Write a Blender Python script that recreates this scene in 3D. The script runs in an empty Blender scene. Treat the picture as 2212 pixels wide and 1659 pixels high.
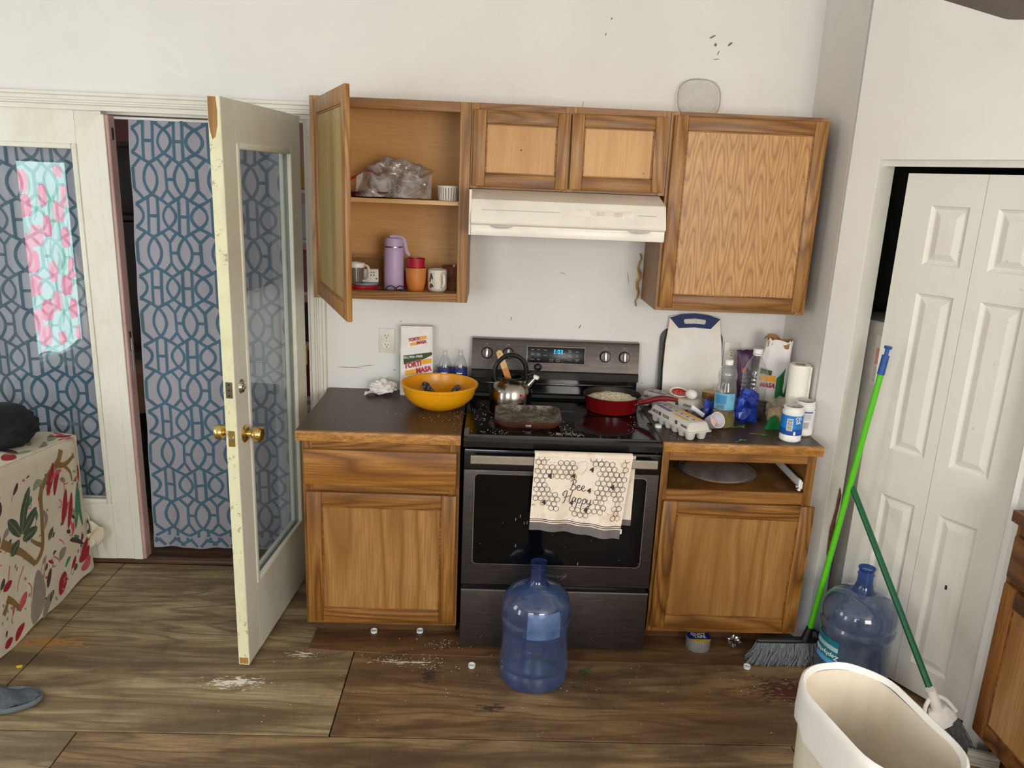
import bpy, bmesh, math, random
from mathutils import Vector, Matrix, noise as mnoise
random.seed(7)
SC = bpy.context.scene
COL = SC.collection
PI = math.pi

# ------------------------------------------------------------------ camera, world, light, exposure
def srgb(c, a=1.0):
    if isinstance(c, str):
        c = c.lstrip('#'); c = [int(c[i:i+2], 16) for i in (0, 2, 4)]
    f = lambda v: v/12.92 if v <= .04045 else ((v+.055)/1.055)**2.4
    return (f(c[0]/255), f(c[1]/255), f(c[2]/255), a)

cam_data = bpy.data.cameras.new('camera')
cam = bpy.data.objects.new('camera', cam_data); COL.objects.link(cam)
yaw, pitch, roll, fpx = -.0303, -.2581, .0416, 1673.0
fw = Vector((-math.sin(yaw)*math.cos(pitch), math.cos(yaw)*math.cos(pitch), math.sin(pitch)))
rt = Vector((math.cos(yaw), math.sin(yaw), 0)); up = rt.cross(fw)
r2 = rt*math.cos(roll)+up*math.sin(roll); u2 = up*math.cos(roll)-rt*math.sin(roll)
cam.matrix_world = Matrix(((r2.x, u2.x, -fw.x, .1022), (r2.y, u2.y, -fw.y, -3.4219), (r2.z, u2.z, -fw.z, 1.8614), (0, 0, 0, 1)))
cam_data.sensor_width = 36.0; cam_data.lens = fpx/2212*36.0; cam_data.clip_start = .05
SC.camera = cam

W = bpy.data.worlds.new('world'); SC.world = W; W.use_nodes = True
W.node_tree.nodes['Background'].inputs[0].default_value = (.75, .86, 1.0, 1)
W.node_tree.nodes['Background'].inputs[1].default_value = .35

def area(name, loc, target, sx, sy, power, color):
    d = bpy.data.lights.new(name, 'AREA'); d.shape = 'RECTANGLE'; d.size = sx; d.size_y = sy
    d.energy = power; d.color = color
    o = bpy.data.objects.new(name, d); COL.objects.link(o); o.location = loc
    o.rotation_euler = (Vector(target)-Vector(loc)).to_track_quat('-Z', 'Y').to_euler()
    return o
# daylight in the kitchen window openings; next room has an added lamp, no window
area('daylight_rear_right', (1.55, -5.52, 1.75), (1.45, 0, 1.45), 1.5, 1.4, 98, (1.0, .955, .90))
area('daylight_rear_left', (-1.55, -5.52, 1.75), (-1.0, 0, 1.3), 1.5, 1.4, 62, (.93, .98, 1.0))
area('daylight_left_wall', (-3.54, -1.55, 1.6), (0, -.6, 1.2), .8, 1.3, 18, (.90, .97, 1.0))
area('daylight_next_room', (-3.35, 1.75, 1.5), (-1.2, 1.0, 1.0), 1.2, 1.3, 34, (.85, .94, 1.0))

vs = SC.view_settings
vs.view_transform = 'Standard'; vs.look = 'None'; vs.gamma = 1.0; vs.use_curve_mapping = False
vs.exposure = -0.08

# ------------------------------------------------------------------ object helpers
def finish(bm, name, smooth=35):
    bmesh.ops.remove_doubles(bm, verts=bm.verts[:], dist=1e-6)
    bmesh.ops.recalc_face_normals(bm, faces=bm.faces[:])
    me = bpy.data.meshes.new(name); bm.to_mesh(me); bm.free()
    if smooth:
        for p in me.polygons: p.use_smooth = True
        me.set_sharp_from_angle(angle=math.radians(smooth))
    return me

def obj(name, bm, mat, parent=None, loc=None, rot=None, smooth=35):
    me = bm if isinstance(bm, bpy.types.Mesh) else finish(bm, name, smooth)
    if mat is not None and not me.materials: me.materials.append(mat)
    o = bpy.data.objects.new(name, me); COL.objects.link(o)
    if parent is not None: o.parent = parent
    if loc is not None: o.location = loc
    if rot is not None: o.rotation_euler = rot
    return o

def tag(o, label, cat=None, group=None, kind=None):
    if label: o['label'] = label
    if cat: o['category'] = cat
    if group: o['group'] = group
    if kind: o['kind'] = kind
    return o

def thing(name, label, cat, loc=(0, 0, 0), rotz=0, group=None):
    o = bpy.data.objects.new(name, None); COL.objects.link(o); o.empty_display_size = .05
    o.location = loc; o.rotation_euler = (0, 0, rotz)
    return tag(o, label, cat, group)

def struct(name, bm=None, mat=None, label=None, parent=None, loc=None, rot=None, smooth=35):
    if bm is None:
        o = bpy.data.objects.new(name, None); COL.objects.link(o); o.empty_display_size = .05
        if loc is not None: o.location = loc
        if rot is not None: o.rotation_euler = rot
    else: o = obj(name, bm, mat, parent, loc, rot, smooth)
    o['kind'] = 'structure'
    if label: o['label'] = label
    return o

def N(): return bmesh.new()

def box(bm, x0, x1, y0, y1, z0, z1, bev=0, seg=2):
    vs_ = [bm.verts.new((x, y, z)) for x in (x0, x1) for y in (y0, y1) for z in (z0, z1)]
    idx = ((0, 1, 3, 2), (4, 6, 7, 5), (0, 4, 5, 1), (2, 3, 7, 6), (0, 2, 6, 4), (1, 5, 7, 3))
    fs = [bm.faces.new([vs_[i] for i in f]) for f in idx]
    if bev:
        es = list({e for f in fs for e in f.edges})
        bmesh.ops.bevel(bm, geom=es, offset=bev, segments=seg, affect='EDGES', profile=.5)
    return bm

def bx(x0, x1, y0, y1, z0, z1, bev=0, seg=2):
    return box(N(), x0, x1, y0, y1, z0, z1, bev, seg)

def lathe(bm, prof, n=32, c=(0, 0, 0), ang=2*PI, M=None):
    rings = []
    full = abs(ang-2*PI) < 1e-6
    m = n if full else n+1
    for r, z in prof:
        if r < 1e-6:
            p = Vector((c[0], c[1], c[2]+z)); rings.append([bm.verts.new(M @ p if M else p)])
        else:
            ring = []
            for i in range(m):
                a = ang*i/n
                p = Vector((c[0]+r*math.cos(a), c[1]+r*math.sin(a), c[2]+z))
                ring.append(bm.verts.new(M @ p if M else p))
            rings.append(ring)
    for a, b in zip(rings, rings[1:]):
        for i in range(n):
            j = (i+1) % m if full else i+1
            if len(a) == 1 and len(b) == 1: continue
            if len(a) == 1: bm.faces.new((a[0], b[j], b[i]))
            elif len(b) == 1: bm.faces.new((a[i], a[j], b[0]))
            else: bm.faces.new((a[i], a[j], b[j], b[i]))
    return bm

def tube(bm, pts, r, n=8, caps=True, sq=1.0):
    pts = [Vector(p) for p in pts]
    rs = r if isinstance(r, (list, tuple)) else [r]*len(pts)
    rings = []; prev = None
    for i, p in enumerate(pts):
        t = (pts[min(i+1, len(pts)-1)]-pts[max(i-1, 0)]).normalized()
        if prev is None:
            ref = Vector((0, 0, 1)) if abs(t.z) < .9 else Vector((1, 0, 0))
            nrm = t.cross(ref).normalized()
        else:
            nrm = (prev-t*prev.dot(t)).normalized()
        prev = nrm; b = t.cross(nrm)
        rings.append([bm.verts.new(p+(nrm*math.cos(2*PI*k/n)*sq+b*math.sin(2*PI*k/n))*rs[i]) for k in range(n)])
    for a, b in zip(rings, rings[1:]):
        for k in range(n): bm.faces.new((a[k], a[(k+1) % n], b[(k+1) % n], b[k]))
    if caps:
        bm.faces.new(rings[0][::-1]); bm.faces.new(rings[-1])
    return bm

def prism(bm, poly, a, b, axis='z'):
    def P(u, v, w): return {'z': (u, v, w), 'y': (u, w, v), 'x': (w, u, v)}[axis]
    lo = [bm.verts.new(P(u, v, a)) for u, v in poly]; hi = [bm.verts.new(P(u, v, b)) for u, v in poly]
    n = len(poly)
    bm.faces.new(lo[::-1]); bm.faces.new(hi)
    for i in range(n): bm.faces.new((lo[i], lo[(i+1) % n], hi[(i+1) % n], hi[i]))
    return bm

def rrect(w, h, r, n=5, cx=0, cy=0):
    pts = []
    for sx, sy, a0 in ((1, 1, 0), (-1, 1, PI/2), (-1, -1, PI), (1, -1, 1.5*PI)):
        for i in range(n+1):
            a = a0+PI/2*i/n
            pts.append((cx+sx*(w/2-r)+r*math.cos(a), cy+sy*(h/2-r)+r*math.sin(a)))
    return pts

def loft(bm, rings, cap0=True, cap1=True, closed=True):
    vr = [[bm.verts.new(p) for p in ring] for ring in rings]
    n = len(vr[0])
    for a, b in zip(vr, vr[1:]):
        for i in range(n if closed else n-1): bm.faces.new((a[i], a[(i+1) % n], b[(i+1) % n], b[i]))
    if cap0: bm.faces.new(vr[0][::-1])
    if cap1: bm.faces.new(vr[-1])
    return bm

def grid(bm, nu, nv, fn):
    vv = [[bm.verts.new(fn(i/nu, j/nv)) for j in range(nv+1)] for i in range(nu+1)]
    for i in range(nu):
        for j in range(nv): bm.faces.new((vv[i][j], vv[i+1][j], vv[i+1][j+1], vv[i][j+1]))
    return bm

def catmull(pts, k=6, closed=False):
    P = [Vector(p) for p in pts]; out = []
    n = len(P)
    for i in range(n if closed else n-1):
        p0 = P[(i-1) % n] if closed or i > 0 else P[0]; p1 = P[i]; p2 = P[(i+1) % n]
        p3 = P[(i+2) % n] if closed or i+2 < n else P[-1]
        for j in range(k):
            t = j/k
            out.append(.5*((2*p1)+(p2-p0)*t+(2*p0-5*p1+4*p2-p3)*t*t+(3*p1-p0-3*p2+p3)*t**3))
    if not closed: out.append(P[-1])
    return out

def ribbon(bm, path, width, surf, off=.0008, closed=False, keep=None):
    """a flat printed stroke: path of (u, v), laid on the surface surf(u, v) -> (point, normal)"""
    P = [Vector((p[0], p[1])) for p in path]; n = len(P)
    L = []; Rr = []
    for i in range(n):
        if closed: t = P[(i+1) % n]-P[i-1]
        else: t = P[min(i+1, n-1)]-P[max(i-1, 0)]
        if t.length < 1e-9: t = Vector((1, 0))
        t.normalize(); q = Vector((-t.y, t.x))
        w = width(i/(n-1)) if callable(width) else width
        row = []
        for s in (1, -1):
            uv = P[i]+q*(w/2*s); p, nn = surf(uv.x, uv.y)
            row.append((uv, Vector(p)+Vector(nn)*off))
        L.append(row[0]); Rr.append(row[1])
    vl = [None]*n; vr = [None]*n
    rng = range(n) if closed else range(n-1)
    for i in rng:
        j = (i+1) % n
        if keep and not (keep(L[i][0]) and keep(Rr[i][0]) and keep(L[j][0]) and keep(Rr[j][0])): continue
        for k in (i, j):
            if vl[k] is None: vl[k] = bm.verts.new(L[k][1]); vr[k] = bm.verts.new(Rr[k][1])
        bm.faces.new((vl[i], vl[j], vr[j], vr[i]))
    return bm

def patch(bm, poly, surf, off=.0008, c=None):
    """a flat printed patch: fan of a polygon in (u, v) laid on surf"""
    if c is None: c = (sum(p[0] for p in poly)/len(poly), sum(p[1] for p in poly)/len(poly))
    def q(u, v):
        p, n = surf(u, v); return bm.verts.new(Vector(p)+Vector(n)*off)
    cv = q(*c); mid = [q((c[0]+p[0])/2, (c[1]+p[1])/2) for p in poly]; ov = [q(*p) for p in poly]
    n = len(poly)
    for i in range(n):
        j = (i+1) % n
        bm.faces.new((cv, mid[i], mid[j])); bm.faces.new((mid[i], ov[i], ov[j], mid[j]))
    return bm

def text_mesh(s, size, extrude=.0004, shear=0, spacing=1.0, width=1.0, bold=0):
    cu = bpy.data.curves.new('txt', 'FONT'); cu.body = s; cu.size = size; cu.extrude = extrude; cu.shear = shear
    cu.align_x = 'CENTER'; cu.align_y = 'CENTER'; cu.space_character = spacing; cu.resolution_u = 3; cu.offset = bold
    o = bpy.data.objects.new('txt', cu); COL.objects.link(o)
    bpy.context.view_layer.update()
    me = bpy.data.meshes.new_from_object(o.evaluated_get(bpy.context.evaluated_depsgraph_get()))
    bpy.data.objects.remove(o); bpy.data.curves.remove(cu)
    if width != 1.0: me.transform(Matrix.Diagonal((width, 1, 1, 1)))
    return me

def text(s, size, mat, parent, loc, rot=(PI/2, 0, 0), name='lettering', **k):
    me = text_mesh(s, size, **k); me.materials.clear(); me.materials.append(mat)
    return obj(name, me, None, parent, loc, rot)

def crumple(seed, r, amp, sub=3, freq=1.0, squash=(1, 1, 1), base=True):
    bm = N(); bmesh.ops.create_icosphere(bm, subdivisions=sub, radius=1.0)
    off = Vector((seed*3.17, seed*1.31, seed*7.7))
    for v in bm.verts:
        d = v.co.normalized()
        f = 1+amp*(mnoise.noise(d*freq*2+off)+.6*abs(mnoise.noise(d*freq*5+off))-.25)+amp*.5*mnoise.noise(d*freq*11+off)
        v.co = Vector((d.x*squash[0], d.y*squash[1], d.z*squash[2]))*r*f
    zmin = min(v.co.z for v in bm.verts)
    for v in bm.verts: v.co.z -= zmin
    return bm

# ------------------------------------------------------------------ material helpers
class NT:
    def __init__(s, name):
        s.m = bpy.data.materials.new(name); s.m.use_nodes = True; s.t = s.m.node_tree; s.t.nodes.clear()
        s.out = s.n('ShaderNodeOutputMaterial')
    def n(s, typ, **k):
        nd = s.t.nodes.new(typ)
        for a, b in k.items(): setattr(nd, a, b)
        return nd
    def l(s, a, b): s.t.links.new(a, b)
    def set(s, nd, **k):
        for a, b in k.items():
            nd.inputs[a.replace('_', ' ')].default_value = b
        return nd
    def obj_coord(s, rand=0):
        tc = s.n('ShaderNodeTexCoord')
        if not rand: return tc.outputs['Object']
        oi = s.n('ShaderNodeObjectInfo'); mu = s.math('MULTIPLY', oi.outputs['Random'], rand)
        ad = s.n('ShaderNodeVectorMath', operation='ADD'); s.l(tc.outputs['Object'], ad.inputs[0])
        cb = s.n('ShaderNodeCombineXYZ'); s.l(mu, cb.inputs[0]); s.l(mu, cb.inputs[1]); s.l(mu, cb.inputs[2])
        s.l(cb.outputs[0], ad.inputs[1]); return ad.outputs[0]
    def scale(s, vec, sc):
        m = s.n('ShaderNodeMapping'); s.l(vec, m.inputs[0]); m.inputs['Scale'].default_value = sc; return m.outputs[0]
    def noise(s, vec, scale=5, detail=4, rough=.55, dist=0):
        t = s.n('ShaderNodeTexNoise'); s.l(vec, t.inputs['Vector']); s.set(t, Scale=scale, Detail=detail, Roughness=rough, Distortion=dist)
        return t.outputs['Fac']
    def math(s, op, a, b=None, c=None, clamp=False):
        t = s.n('ShaderNodeMath', operation=op); t.use_clamp = clamp
        for i, v in enumerate((a, b, c)):
            if v is None: continue
            if isinstance(v, (int, float)): t.inputs[i].default_value = v
            else: s.l(v, t.inputs[i])
        return t.outputs[0]
    def ramp(s, fac, stops, interp='LINEAR'):
        r = s.n('ShaderNodeValToRGB'); s.l(fac, r.inputs[0]); e = r.color_ramp; e.interpolation = interp
        e.elements[0].position, e.elements[0].color = stops[0][0], stops[0][1]
        e.elements[1].position, e.elements[1].color = stops[-1][0], stops[-1][1]
        for p, c in stops[1:-1]:
            el = e.elements.new(p); el.color = c
        return r.outputs[0]
    def mix(s, fac, a, b, mode='MIX'):
        m = s.n('ShaderNodeMix', data_type='RGBA', blend_type=mode)
        for v, i in ((fac, 0), (a, 6), (b, 7)):
            if isinstance(v, (int, float)): m.inputs[i].default_value = v
            elif isinstance(v, tuple): m.inputs[i].default_value = v
            else: s.l(v, m.inputs[i])
        return m.outputs[2]
    def bsdf(s, color, rough=.5, metal=0, spec=.5, bump=None, bstr=.2, bdist=.002, **k):
        b = s.n('ShaderNodeBsdfPrincipled')
        if isinstance(color, tuple): b.inputs['Base Color'].default_value = color
        else: s.l(color, b.inputs['Base Color'])
        if isinstance(rough, (int, float)): b.inputs['Roughness'].default_value = rough
        else: s.l(rough, b.inputs['Roughness'])
        b.inputs['Metallic'].default_value = metal; b.inputs['Specular IOR Level'].default_value = spec
        for a, v in k.items(): b.inputs[a.replace('_', ' ')].default_value = v
        if bump is not None:
            bp = s.n('ShaderNodeBump'); bp.inputs['Strength'].default_value = bstr; bp.inputs['Distance'].default_value = bdist
            s.l(bump, bp.inputs['Height']); s.l(bp.outputs[0], b.inputs['Normal'])
        s.l(b.outputs[0], s.out.inputs[0]); return b

_cache = {}
def plain(name, color, rough=.5, metal=0, spec=.5, vary=.06, vscale=30, bump=0, **k):
    """a solid colour with a light mottle"""
    if name in _cache: return _cache[name]
    t = NT(name); c = srgb(color) if not isinstance(color, tuple) or len(color) == 3 else color
    v = t.obj_coord(); nz = t.noise(v, vscale, 3)
    d = tuple(x*(1-vary*2) for x in c[:3])+(1,); h = tuple(min(1, x*(1+vary)) for x in c[:3])+(1,)
    col = t.ramp(nz, [(.3, d), (.7, h)])
    t.bsdf(col, rough, metal, spec, bump=nz if bump else None, bstr=bump, **k)
    _cache[name] = t.m; return t.m

def clear(name, tint, rough=.02, ior=1.45, gloss=(1, 1, 1, 1), haze=0.0, hazecol=None, boost=1.0):
    """thin clear plastic or glass: tinted see-through with mirror reflection that follows Fresnel; haze adds a cloudy share"""
    if name in _cache: return _cache[name]
    t = NT(name); c = srgb(tint) if not (isinstance(tint, tuple) and len(tint) == 4) else tint
    tr = t.n('ShaderNodeBsdfTransparent'); tr.inputs[0].default_value = c
    gl = t.n('ShaderNodeBsdfGlossy'); gl.inputs['Color'].default_value = gloss; gl.inputs['Roughness'].default_value = rough
    fr = t.n('ShaderNodeFresnel'); ge = t.n('ShaderNodeNewGeometry')   # both faces of the thin wall reflect alike
    t.l(t.math('ADD', t.math('MULTIPLY', ge.outputs['Backfacing'], 1/ior-ior), ior), fr.inputs['IOR'])
    base = tr.outputs[0]
    if haze:
        df = t.n('ShaderNodeBsdfDiffuse'); df.inputs[0].default_value = srgb(hazecol or tint)
        tl = t.n('ShaderNodeBsdfTranslucent'); tl.inputs[0].default_value = srgb(hazecol or tint)
        m0 = t.n('ShaderNodeMixShader'); m0.inputs[0].default_value = .4; t.l(df.outputs[0], m0.inputs[1]); t.l(tl.outputs[0], m0.inputs[2])
        m1 = t.n('ShaderNodeMixShader'); nz = t.noise(t.obj_coord(), 14, 4)
        f = t.math('MULTIPLY', nz, haze*2, clamp=True); t.l(f, m1.inputs[0])
        t.l(tr.outputs[0], m1.inputs[1]); t.l(m0.outputs[0], m1.inputs[2]); base = m1.outputs[0]
    m = t.n('ShaderNodeMixShader'); t.l(t.math('MULTIPLY', fr.outputs[0], boost, clamp=True), m.inputs[0])
    t.l(base, m.inputs[1]); t.l(gl.outputs[0], m.inputs[2]); t.l(m.outputs[0], t.out.inputs[0])
    _cache[name] = t.m; return t.m

def emit(name, color, strength):
    if name in _cache: return _cache[name]
    t = NT(name); e = t.n('ShaderNodeEmission'); e.inputs[0].default_value = srgb(color); e.inputs[1].default_value = strength
    t.l(e.outputs[0], t.out.inputs[0]); _cache[name] = t.m; return t.m

def wood(name, dark, mid, light, axis='z', rings=9, fine=60, rough=.42, spec=.45, rand=7.0, low=2.2, contrast=1.0, wear=0):
    """oak: long growth-ring figure plus short pores along the grain axis"""
    if name in _cache: return _cache[name]
    t = NT(name); v = t.obj_coord(rand)
    st = {'z': (1, 1, .10), 'x': (.10, 1, 1), 'y': (1, .10, 1)}[axis]
    a = t.noise(t.scale(v, st), low*2, 2, .5)
    ring = t.math('FRACT', t.math('MULTIPLY', a, rings))
    ring = t.math('ABSOLUTE', t.math('SUBTRACT', t.math('MULTIPLY', ring, 2), 1))
    f2 = {'z': (1, 1, .03), 'x': (.03, 1, 1), 'y': (1, .03, 1)}[axis]
    pores = t.noise(t.scale(v, f2), fine*3, 3, .6)
    broad = t.noise(t.scale(v, st), 3.0, 3, .6)
    col = t.ramp(ring, [(0, srgb(dark)), (.35*contrast, srgb(mid)), (1, srgb(light))])
    col = t.mix(t.math('MULTIPLY', t.ramp(pores, [(.42, (1, 1, 1, 1)), (.56, (0, 0, 0, 1))]), .55), col, srgb(dark))
    col = t.mix(t.ramp(broad, [(.35, (0, 0, 0, 1)), (.7, (.45, .45, .45, 1))]), col, srgb(mid))
    if wear:
        g = t.noise(v, 6, 5, .65)
        col = t.mix(t.math('MULTIPLY', t.ramp(g, [(.5, (0, 0, 0, 1)), (.72, (1, 1, 1, 1))]), wear), col, srgb('#3a2210'))
    t.bsdf(col, rough, 0, spec, bump=pores, bstr=.08)
    _cache[name] = t.m; return t.m
# ------------------------------------------------------------------ shared materials
def m_wall(name, base, warm=0.0):
    t = NT(name); v = t.obj_coord(); n1 = t.noise(v, 1.3, 5, .6); n2 = t.noise(v, 9, 5, .65); n3 = t.noise(v, 55, 4, .6)
    b = srgb(base); d = tuple(x*.90 for x in b[:3])+(1,)
    col = t.ramp(n1, [(.3, d), (.62, b)])
    col = t.mix(t.math('MULTIPLY', t.ramp(n2, [(.56, (0, 0, 0, 1)), (.75, (1, 1, 1, 1))]), .07), col, srgb('#b8a690'))
    sp = t.ramp(n3, [(.74, (0, 0, 0, 1)), (.80, (1, 1, 1, 1))])
    col = t.mix(t.math('MULTIPLY', sp, .25), col, srgb('#8a7560'))
    t.bsdf(col, .6, 0, .3, bump=n3, bstr=.05); return t.m
M_WALL = m_wall('wall_paint', '#e6e5e0')
M_WALL2 = m_wall('wall_paint_warm', '#ebe9e3')
M_CEIL = plain('ceiling_paint', '#efeeec', .8, vary=.02)

def m_doorpaint(name, base, grime, amount=.35, chip=.68):
    t = NT(name); v = t.obj_coord(3); n1 = t.noise(t.scale(v, (1, 1, .5)), 5, 6, .7); n2 = t.noise(v, 34, 5, .7)
    g = t.math('MULTIPLY', t.ramp(n1, [(.48, (0, 0, 0, 1)), (.78, (1, 1, 1, 1))]), amount)
    col = t.mix(g, srgb(base), srgb(grime))
    col = t.mix(t.math('MULTIPLY', t.ramp(n2, [(chip, (0, 0, 0, 1)), (chip+.05, (1, 1, 1, 1))]), .5), col, srgb('#5a4a3a'))
    t.bsdf(col, .42, 0, .45, bump=n1, bstr=.06); return t.m
M_DOOR = m_doorpaint('french_door_paint', '#dfdfd0', '#a89a82', .38)
M_DOOR_EDGE = m_doorpaint('door_edge_paint', '#dad9b4', '#8f8a5c', .5, .60)
M_BIFOLD = m_doorpaint('bifold_paint', '#e2e0d6', '#c9b9a4', .25)
M_TRIM = m_doorpaint('trim_paint', '#e0dfd3', '#b5aa96', .3)
M_PINK = m_doorpaint('pink_edge_paint', '#c3a29b', '#7c5a50', .5, .63)
M_PANE = clear('window_glass', (.93, .95, .95, 1), 0.0, 1.5)
M_PANE_DIRTY = clear('dusty_glass', (.80, .83, .84, 1), 0.01, 1.5, haze=.10, hazecol='#a8adb2')
M_BRASS = plain('brass', '#dcc078', .2, 1.0, vary=.08)
M_STEEL = plain('steel', '#b9b8b4', .25, 1.0, vary=.08)
M_DARKSTEEL = plain('tarnished_steel', '#6d665c', .4, .9)
M_BLACK = plain('black_plastic', '#141415', .35)
M_WHITEPL = plain('white_plastic', '#e9e8e3', .35, vary=.03)
M_GREYBOX = plain('grey_shade', '#55504c', .7)

# ------------------------------------------------------------------ floor
def m_ply(name, c_dark, c_mid, c_light, seed, extra=None):
    t = NT(name); v = t.obj_coord()
    mp = t.n('ShaderNodeMapping'); t.l(v, mp.inputs[0]); mp.inputs['Location'].default_value = (seed, seed*2.3, 0); mp.inputs['Scale'].default_value = (.42, 3.0, 1)
    warp = t.noise(mp.outputs[0], 1.5, 3, .5, .3)
    ring = t.math('FRACT', t.math('MULTIPLY', warp, 11))
    ring = t.math('ABSOLUTE', t.math('SUBTRACT', t.math('MULTIPLY', ring, 2), 1))
    fine = t.noise(t.scale(v, (2.2, 60, 1)), 3, 4, .65)
    big = t.noise(v, 1.1, 4, .6); mid = t.noise(v, 4.5, 6, .7); spk = t.noise(v, 70, 4, .7)
    band_ = t.noise(mp.outputs[0], 2.2, 6, .66, .7)
    col = t.ramp(band_, [(.36, srgb(c_dark)), (.48, srgb(c_mid)), (.60, srgb(c_light))])
    col = t.mix(t.math('MULTIPLY', t.ramp(ring, [(0, (1, 1, 1, 1)), (.5, (0, 0, 0, 1))]), .7), col, srgb(c_dark))
    col = t.mix(t.math('MULTIPLY', t.ramp(fine, [(.4, (1, 1, 1, 1)), (.62, (0, 0, 0, 1))]), .42), col, srgb(c_dark))
    col = t.mix(t.math('MULTIPLY', t.ramp(mid, [(.5, (0, 0, 0, 1)), (.74, (1, 1, 1, 1))]), .5), col, srgb('#3a2a1d'))
    col = t.mix(t.math('MULTIPLY', t.ramp(big, [(.4, (0, 0, 0, 1)), (.7, (1, 1, 1, 1))]), .15), col, srgb(c_mid))
    col = t.mix(t.math('MULTIPLY', t.ramp(spk, [(.67, (0, 0, 0, 1)), (.72, (1, 1, 1, 1))]), .55), col, srgb('#2a1c12'))
    if extra:
        # worn flakes of white paint around a spot: a stain with a shape of its own
        for (cx, cy, rx, ry, colr, th) in extra:
            m2 = t.n('ShaderNodeMapping'); t.l(v, m2.inputs[0]); m2.vector_type = 'TEXTURE'
            m2.inputs['Location'].default_value = (cx, cy, 0); m2.inputs['Scale'].default_value = (rx, ry, 1)
            g = t.n('ShaderNodeTexGradient', gradient_type='SPHERICAL'); t.l(m2.outputs[0], g.inputs[0])
            fl = t.noise(t.scale(v, (16, 60, 1)), 1.6, 5, .7)
            mask = t.ramp(t.math('ADD', t.math('MULTIPLY', g.outputs['Fac'], .30), fl), [(th, (0, 0, 0, 1)), (th+.03, (1, 1, 1, 1))])
            gm = t.ramp(g.outputs['Fac'], [(0, (0, 0, 0, 1)), (.06, (1, 1, 1, 1))])
            col = t.mix(t.math('MULTIPLY', mask, gm), col, srgb(colr))
    t.bsdf(col, t.ramp(mid, [(.3, (.38, .38, .38, 1)), (.7, (.62, .62, .62, 1))]), 0, .4, bump=fine, bstr=.14); return t.m
PL_A = m_ply('plywood_olive', '#64533d', '#907c5c', '#b5a37d', 1.7, [(-.80, -.885, .26, .075, '#e6e1d4', .72), (-1.62, -.66, .26, .07, '#a67a45', .66), (-.60, -.70, .12, .06, '#d8d0bf', .73), (-.52, -.42, .1, .1, '#d8d0bf', .71)])
PL_B = m_ply('plywood_brown', '#503c2a', '#7a6042', '#9b7f59', 5.1, [(-.2, -.735, .3, .05, '#d9cfba', .76), (1.32, -.86, .30, .14, '#4a241d', .66), (-.09, -.81, .06, .10, '#40342a', .66), (.15, -1.0, .12, .05, '#43352a', .70)])
PL_C = m_ply('plywood_grey', '#655845', '#8b7b60', '#ab9a78', 9.4)
PL_D = m_ply('plywood_tan', '#584633', '#836b4e', '#a68c66', 12.6)
PL_U = m_ply('underlay_plywood', '#4c3422', '#6f4e30', '#84623f', 21.0)
M_SUB = plain('subfloor_dark', '#1d1510', .9)
floor = struct('floor', bx(-3.6, 2.5, -5.6, 3.2, -.06, -.016), M_SUB, 'worn plywood subfloor of the kitchen')
g = .0025
def sheet(x0, x1, y0, y1, mat, z=0.0, h=.014, name='plywood_sheet'):
    return obj(name, bx(x0, x1, y0, y1, z-h, z, .0012, 1), mat, floor)
sheet(-1.62, -.404-g, -1.163+g, -.0, PL_A); sheet(-3.6, -1.62-2*g, -1.163+g, -.0, PL_A)
sheet(-.404+g, 2.5, -1.163+g, -.0, PL_B)
sheet(-3.6, -1.25-g, -3.4, -1.163-g, PL_C); sheet(-1.25+g, 1.19, -2.38, -1.163-g, PL_D)
sheet(1.19+2*g, 2.5, -2.38, -1.163-g, PL_D); sheet(-1.25+g, 2.5, -5.6, -2.38-2*g, PL_D); sheet(-3.6, -1.25-g, -5.6, -3.4-2*g, PL_C)
sheet(-3.6, 1.0, .152, 3.2, PL_B)
# thin strip of plywood in front of the cabinets
ub = N(); prism(ub, [(-.585, -.50), (1.26, -.50), (1.26, -.712), (.45, -.706), (.2, -.692), (-.25, -.684), (-.59, -.664)], .0, .0045)
obj('underlayment_strip', ub, PL_U, floor)
th = N(); box(th, -2.29, -.695, .0, .15, 0, .022, .006); obj('threshold', th, wood('threshold_wood', '#2f2119', '#56402f', '#71573f', 'x', 5), floor)
# ------------------------------------------------------------------ walls
CEIL = 2.78
wb = N(); box(wb, -3.6, -2.29, 0, .12, 0, CEIL); box(wb, -2.29, -.695, 0, .12, 2.072, CEIL); box(wb, -.695, 2.5, 0, .12, 0, CEIL)
struct('wall_back', wb, M_WALL, 'white painted wall behind the stove and french doors', smooth=0)
struct('wall_return', bx(1.4243, 1.475, -.4332+.02, 0, 0, CEIL), M_WALL, 'short white wall beside the right upper cabinet', smooth=0)
PHI = 1.0193
wd = N(); box(wd, 0, .116, 0, .10, 0, CEIL); box(wd, .116, .775, 0, .10, 1.984, CEIL); box(wd, .775, .87, 0, .10, 0, CEIL)
wall_d = struct('wall_diagonal', wd, M_WALL2, 'angled white wall around the bifold closet', loc=(1.4243, -.4332, 0), rot=(0, 0, -PHI), smooth=0)
struct('wall_end', bx(1.84, 2.5, -1.174, -1.08, 0, CEIL), M_WALL2, 'white wall behind the counter at the right edge', smooth=0)
struct('wall_right', bx(2.44, 2.56, -5.6, 0, 0, CEIL), M_WALL2, smooth=0)
wl = N()
box(wl, -3.72, -3.6, -5.6, -3.58, 0, CEIL); box(wl, -3.72, -3.6, -3.58, -2.76, 0, .26); box(wl, -3.72, -3.6, -3.58, -2.76, 1.87, CEIL)
box(wl, -3.72, -3.6, -2.76, -1.96, 0, CEIL); box(wl, -3.72, -3.6, -1.96, -1.14, 0, .93); box(wl, -3.72, -3.6, -1.96, -1.14, 2.27, CEIL); box(wl, -3.72, -3.6, -1.14, 3.2, 0, CEIL)
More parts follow.
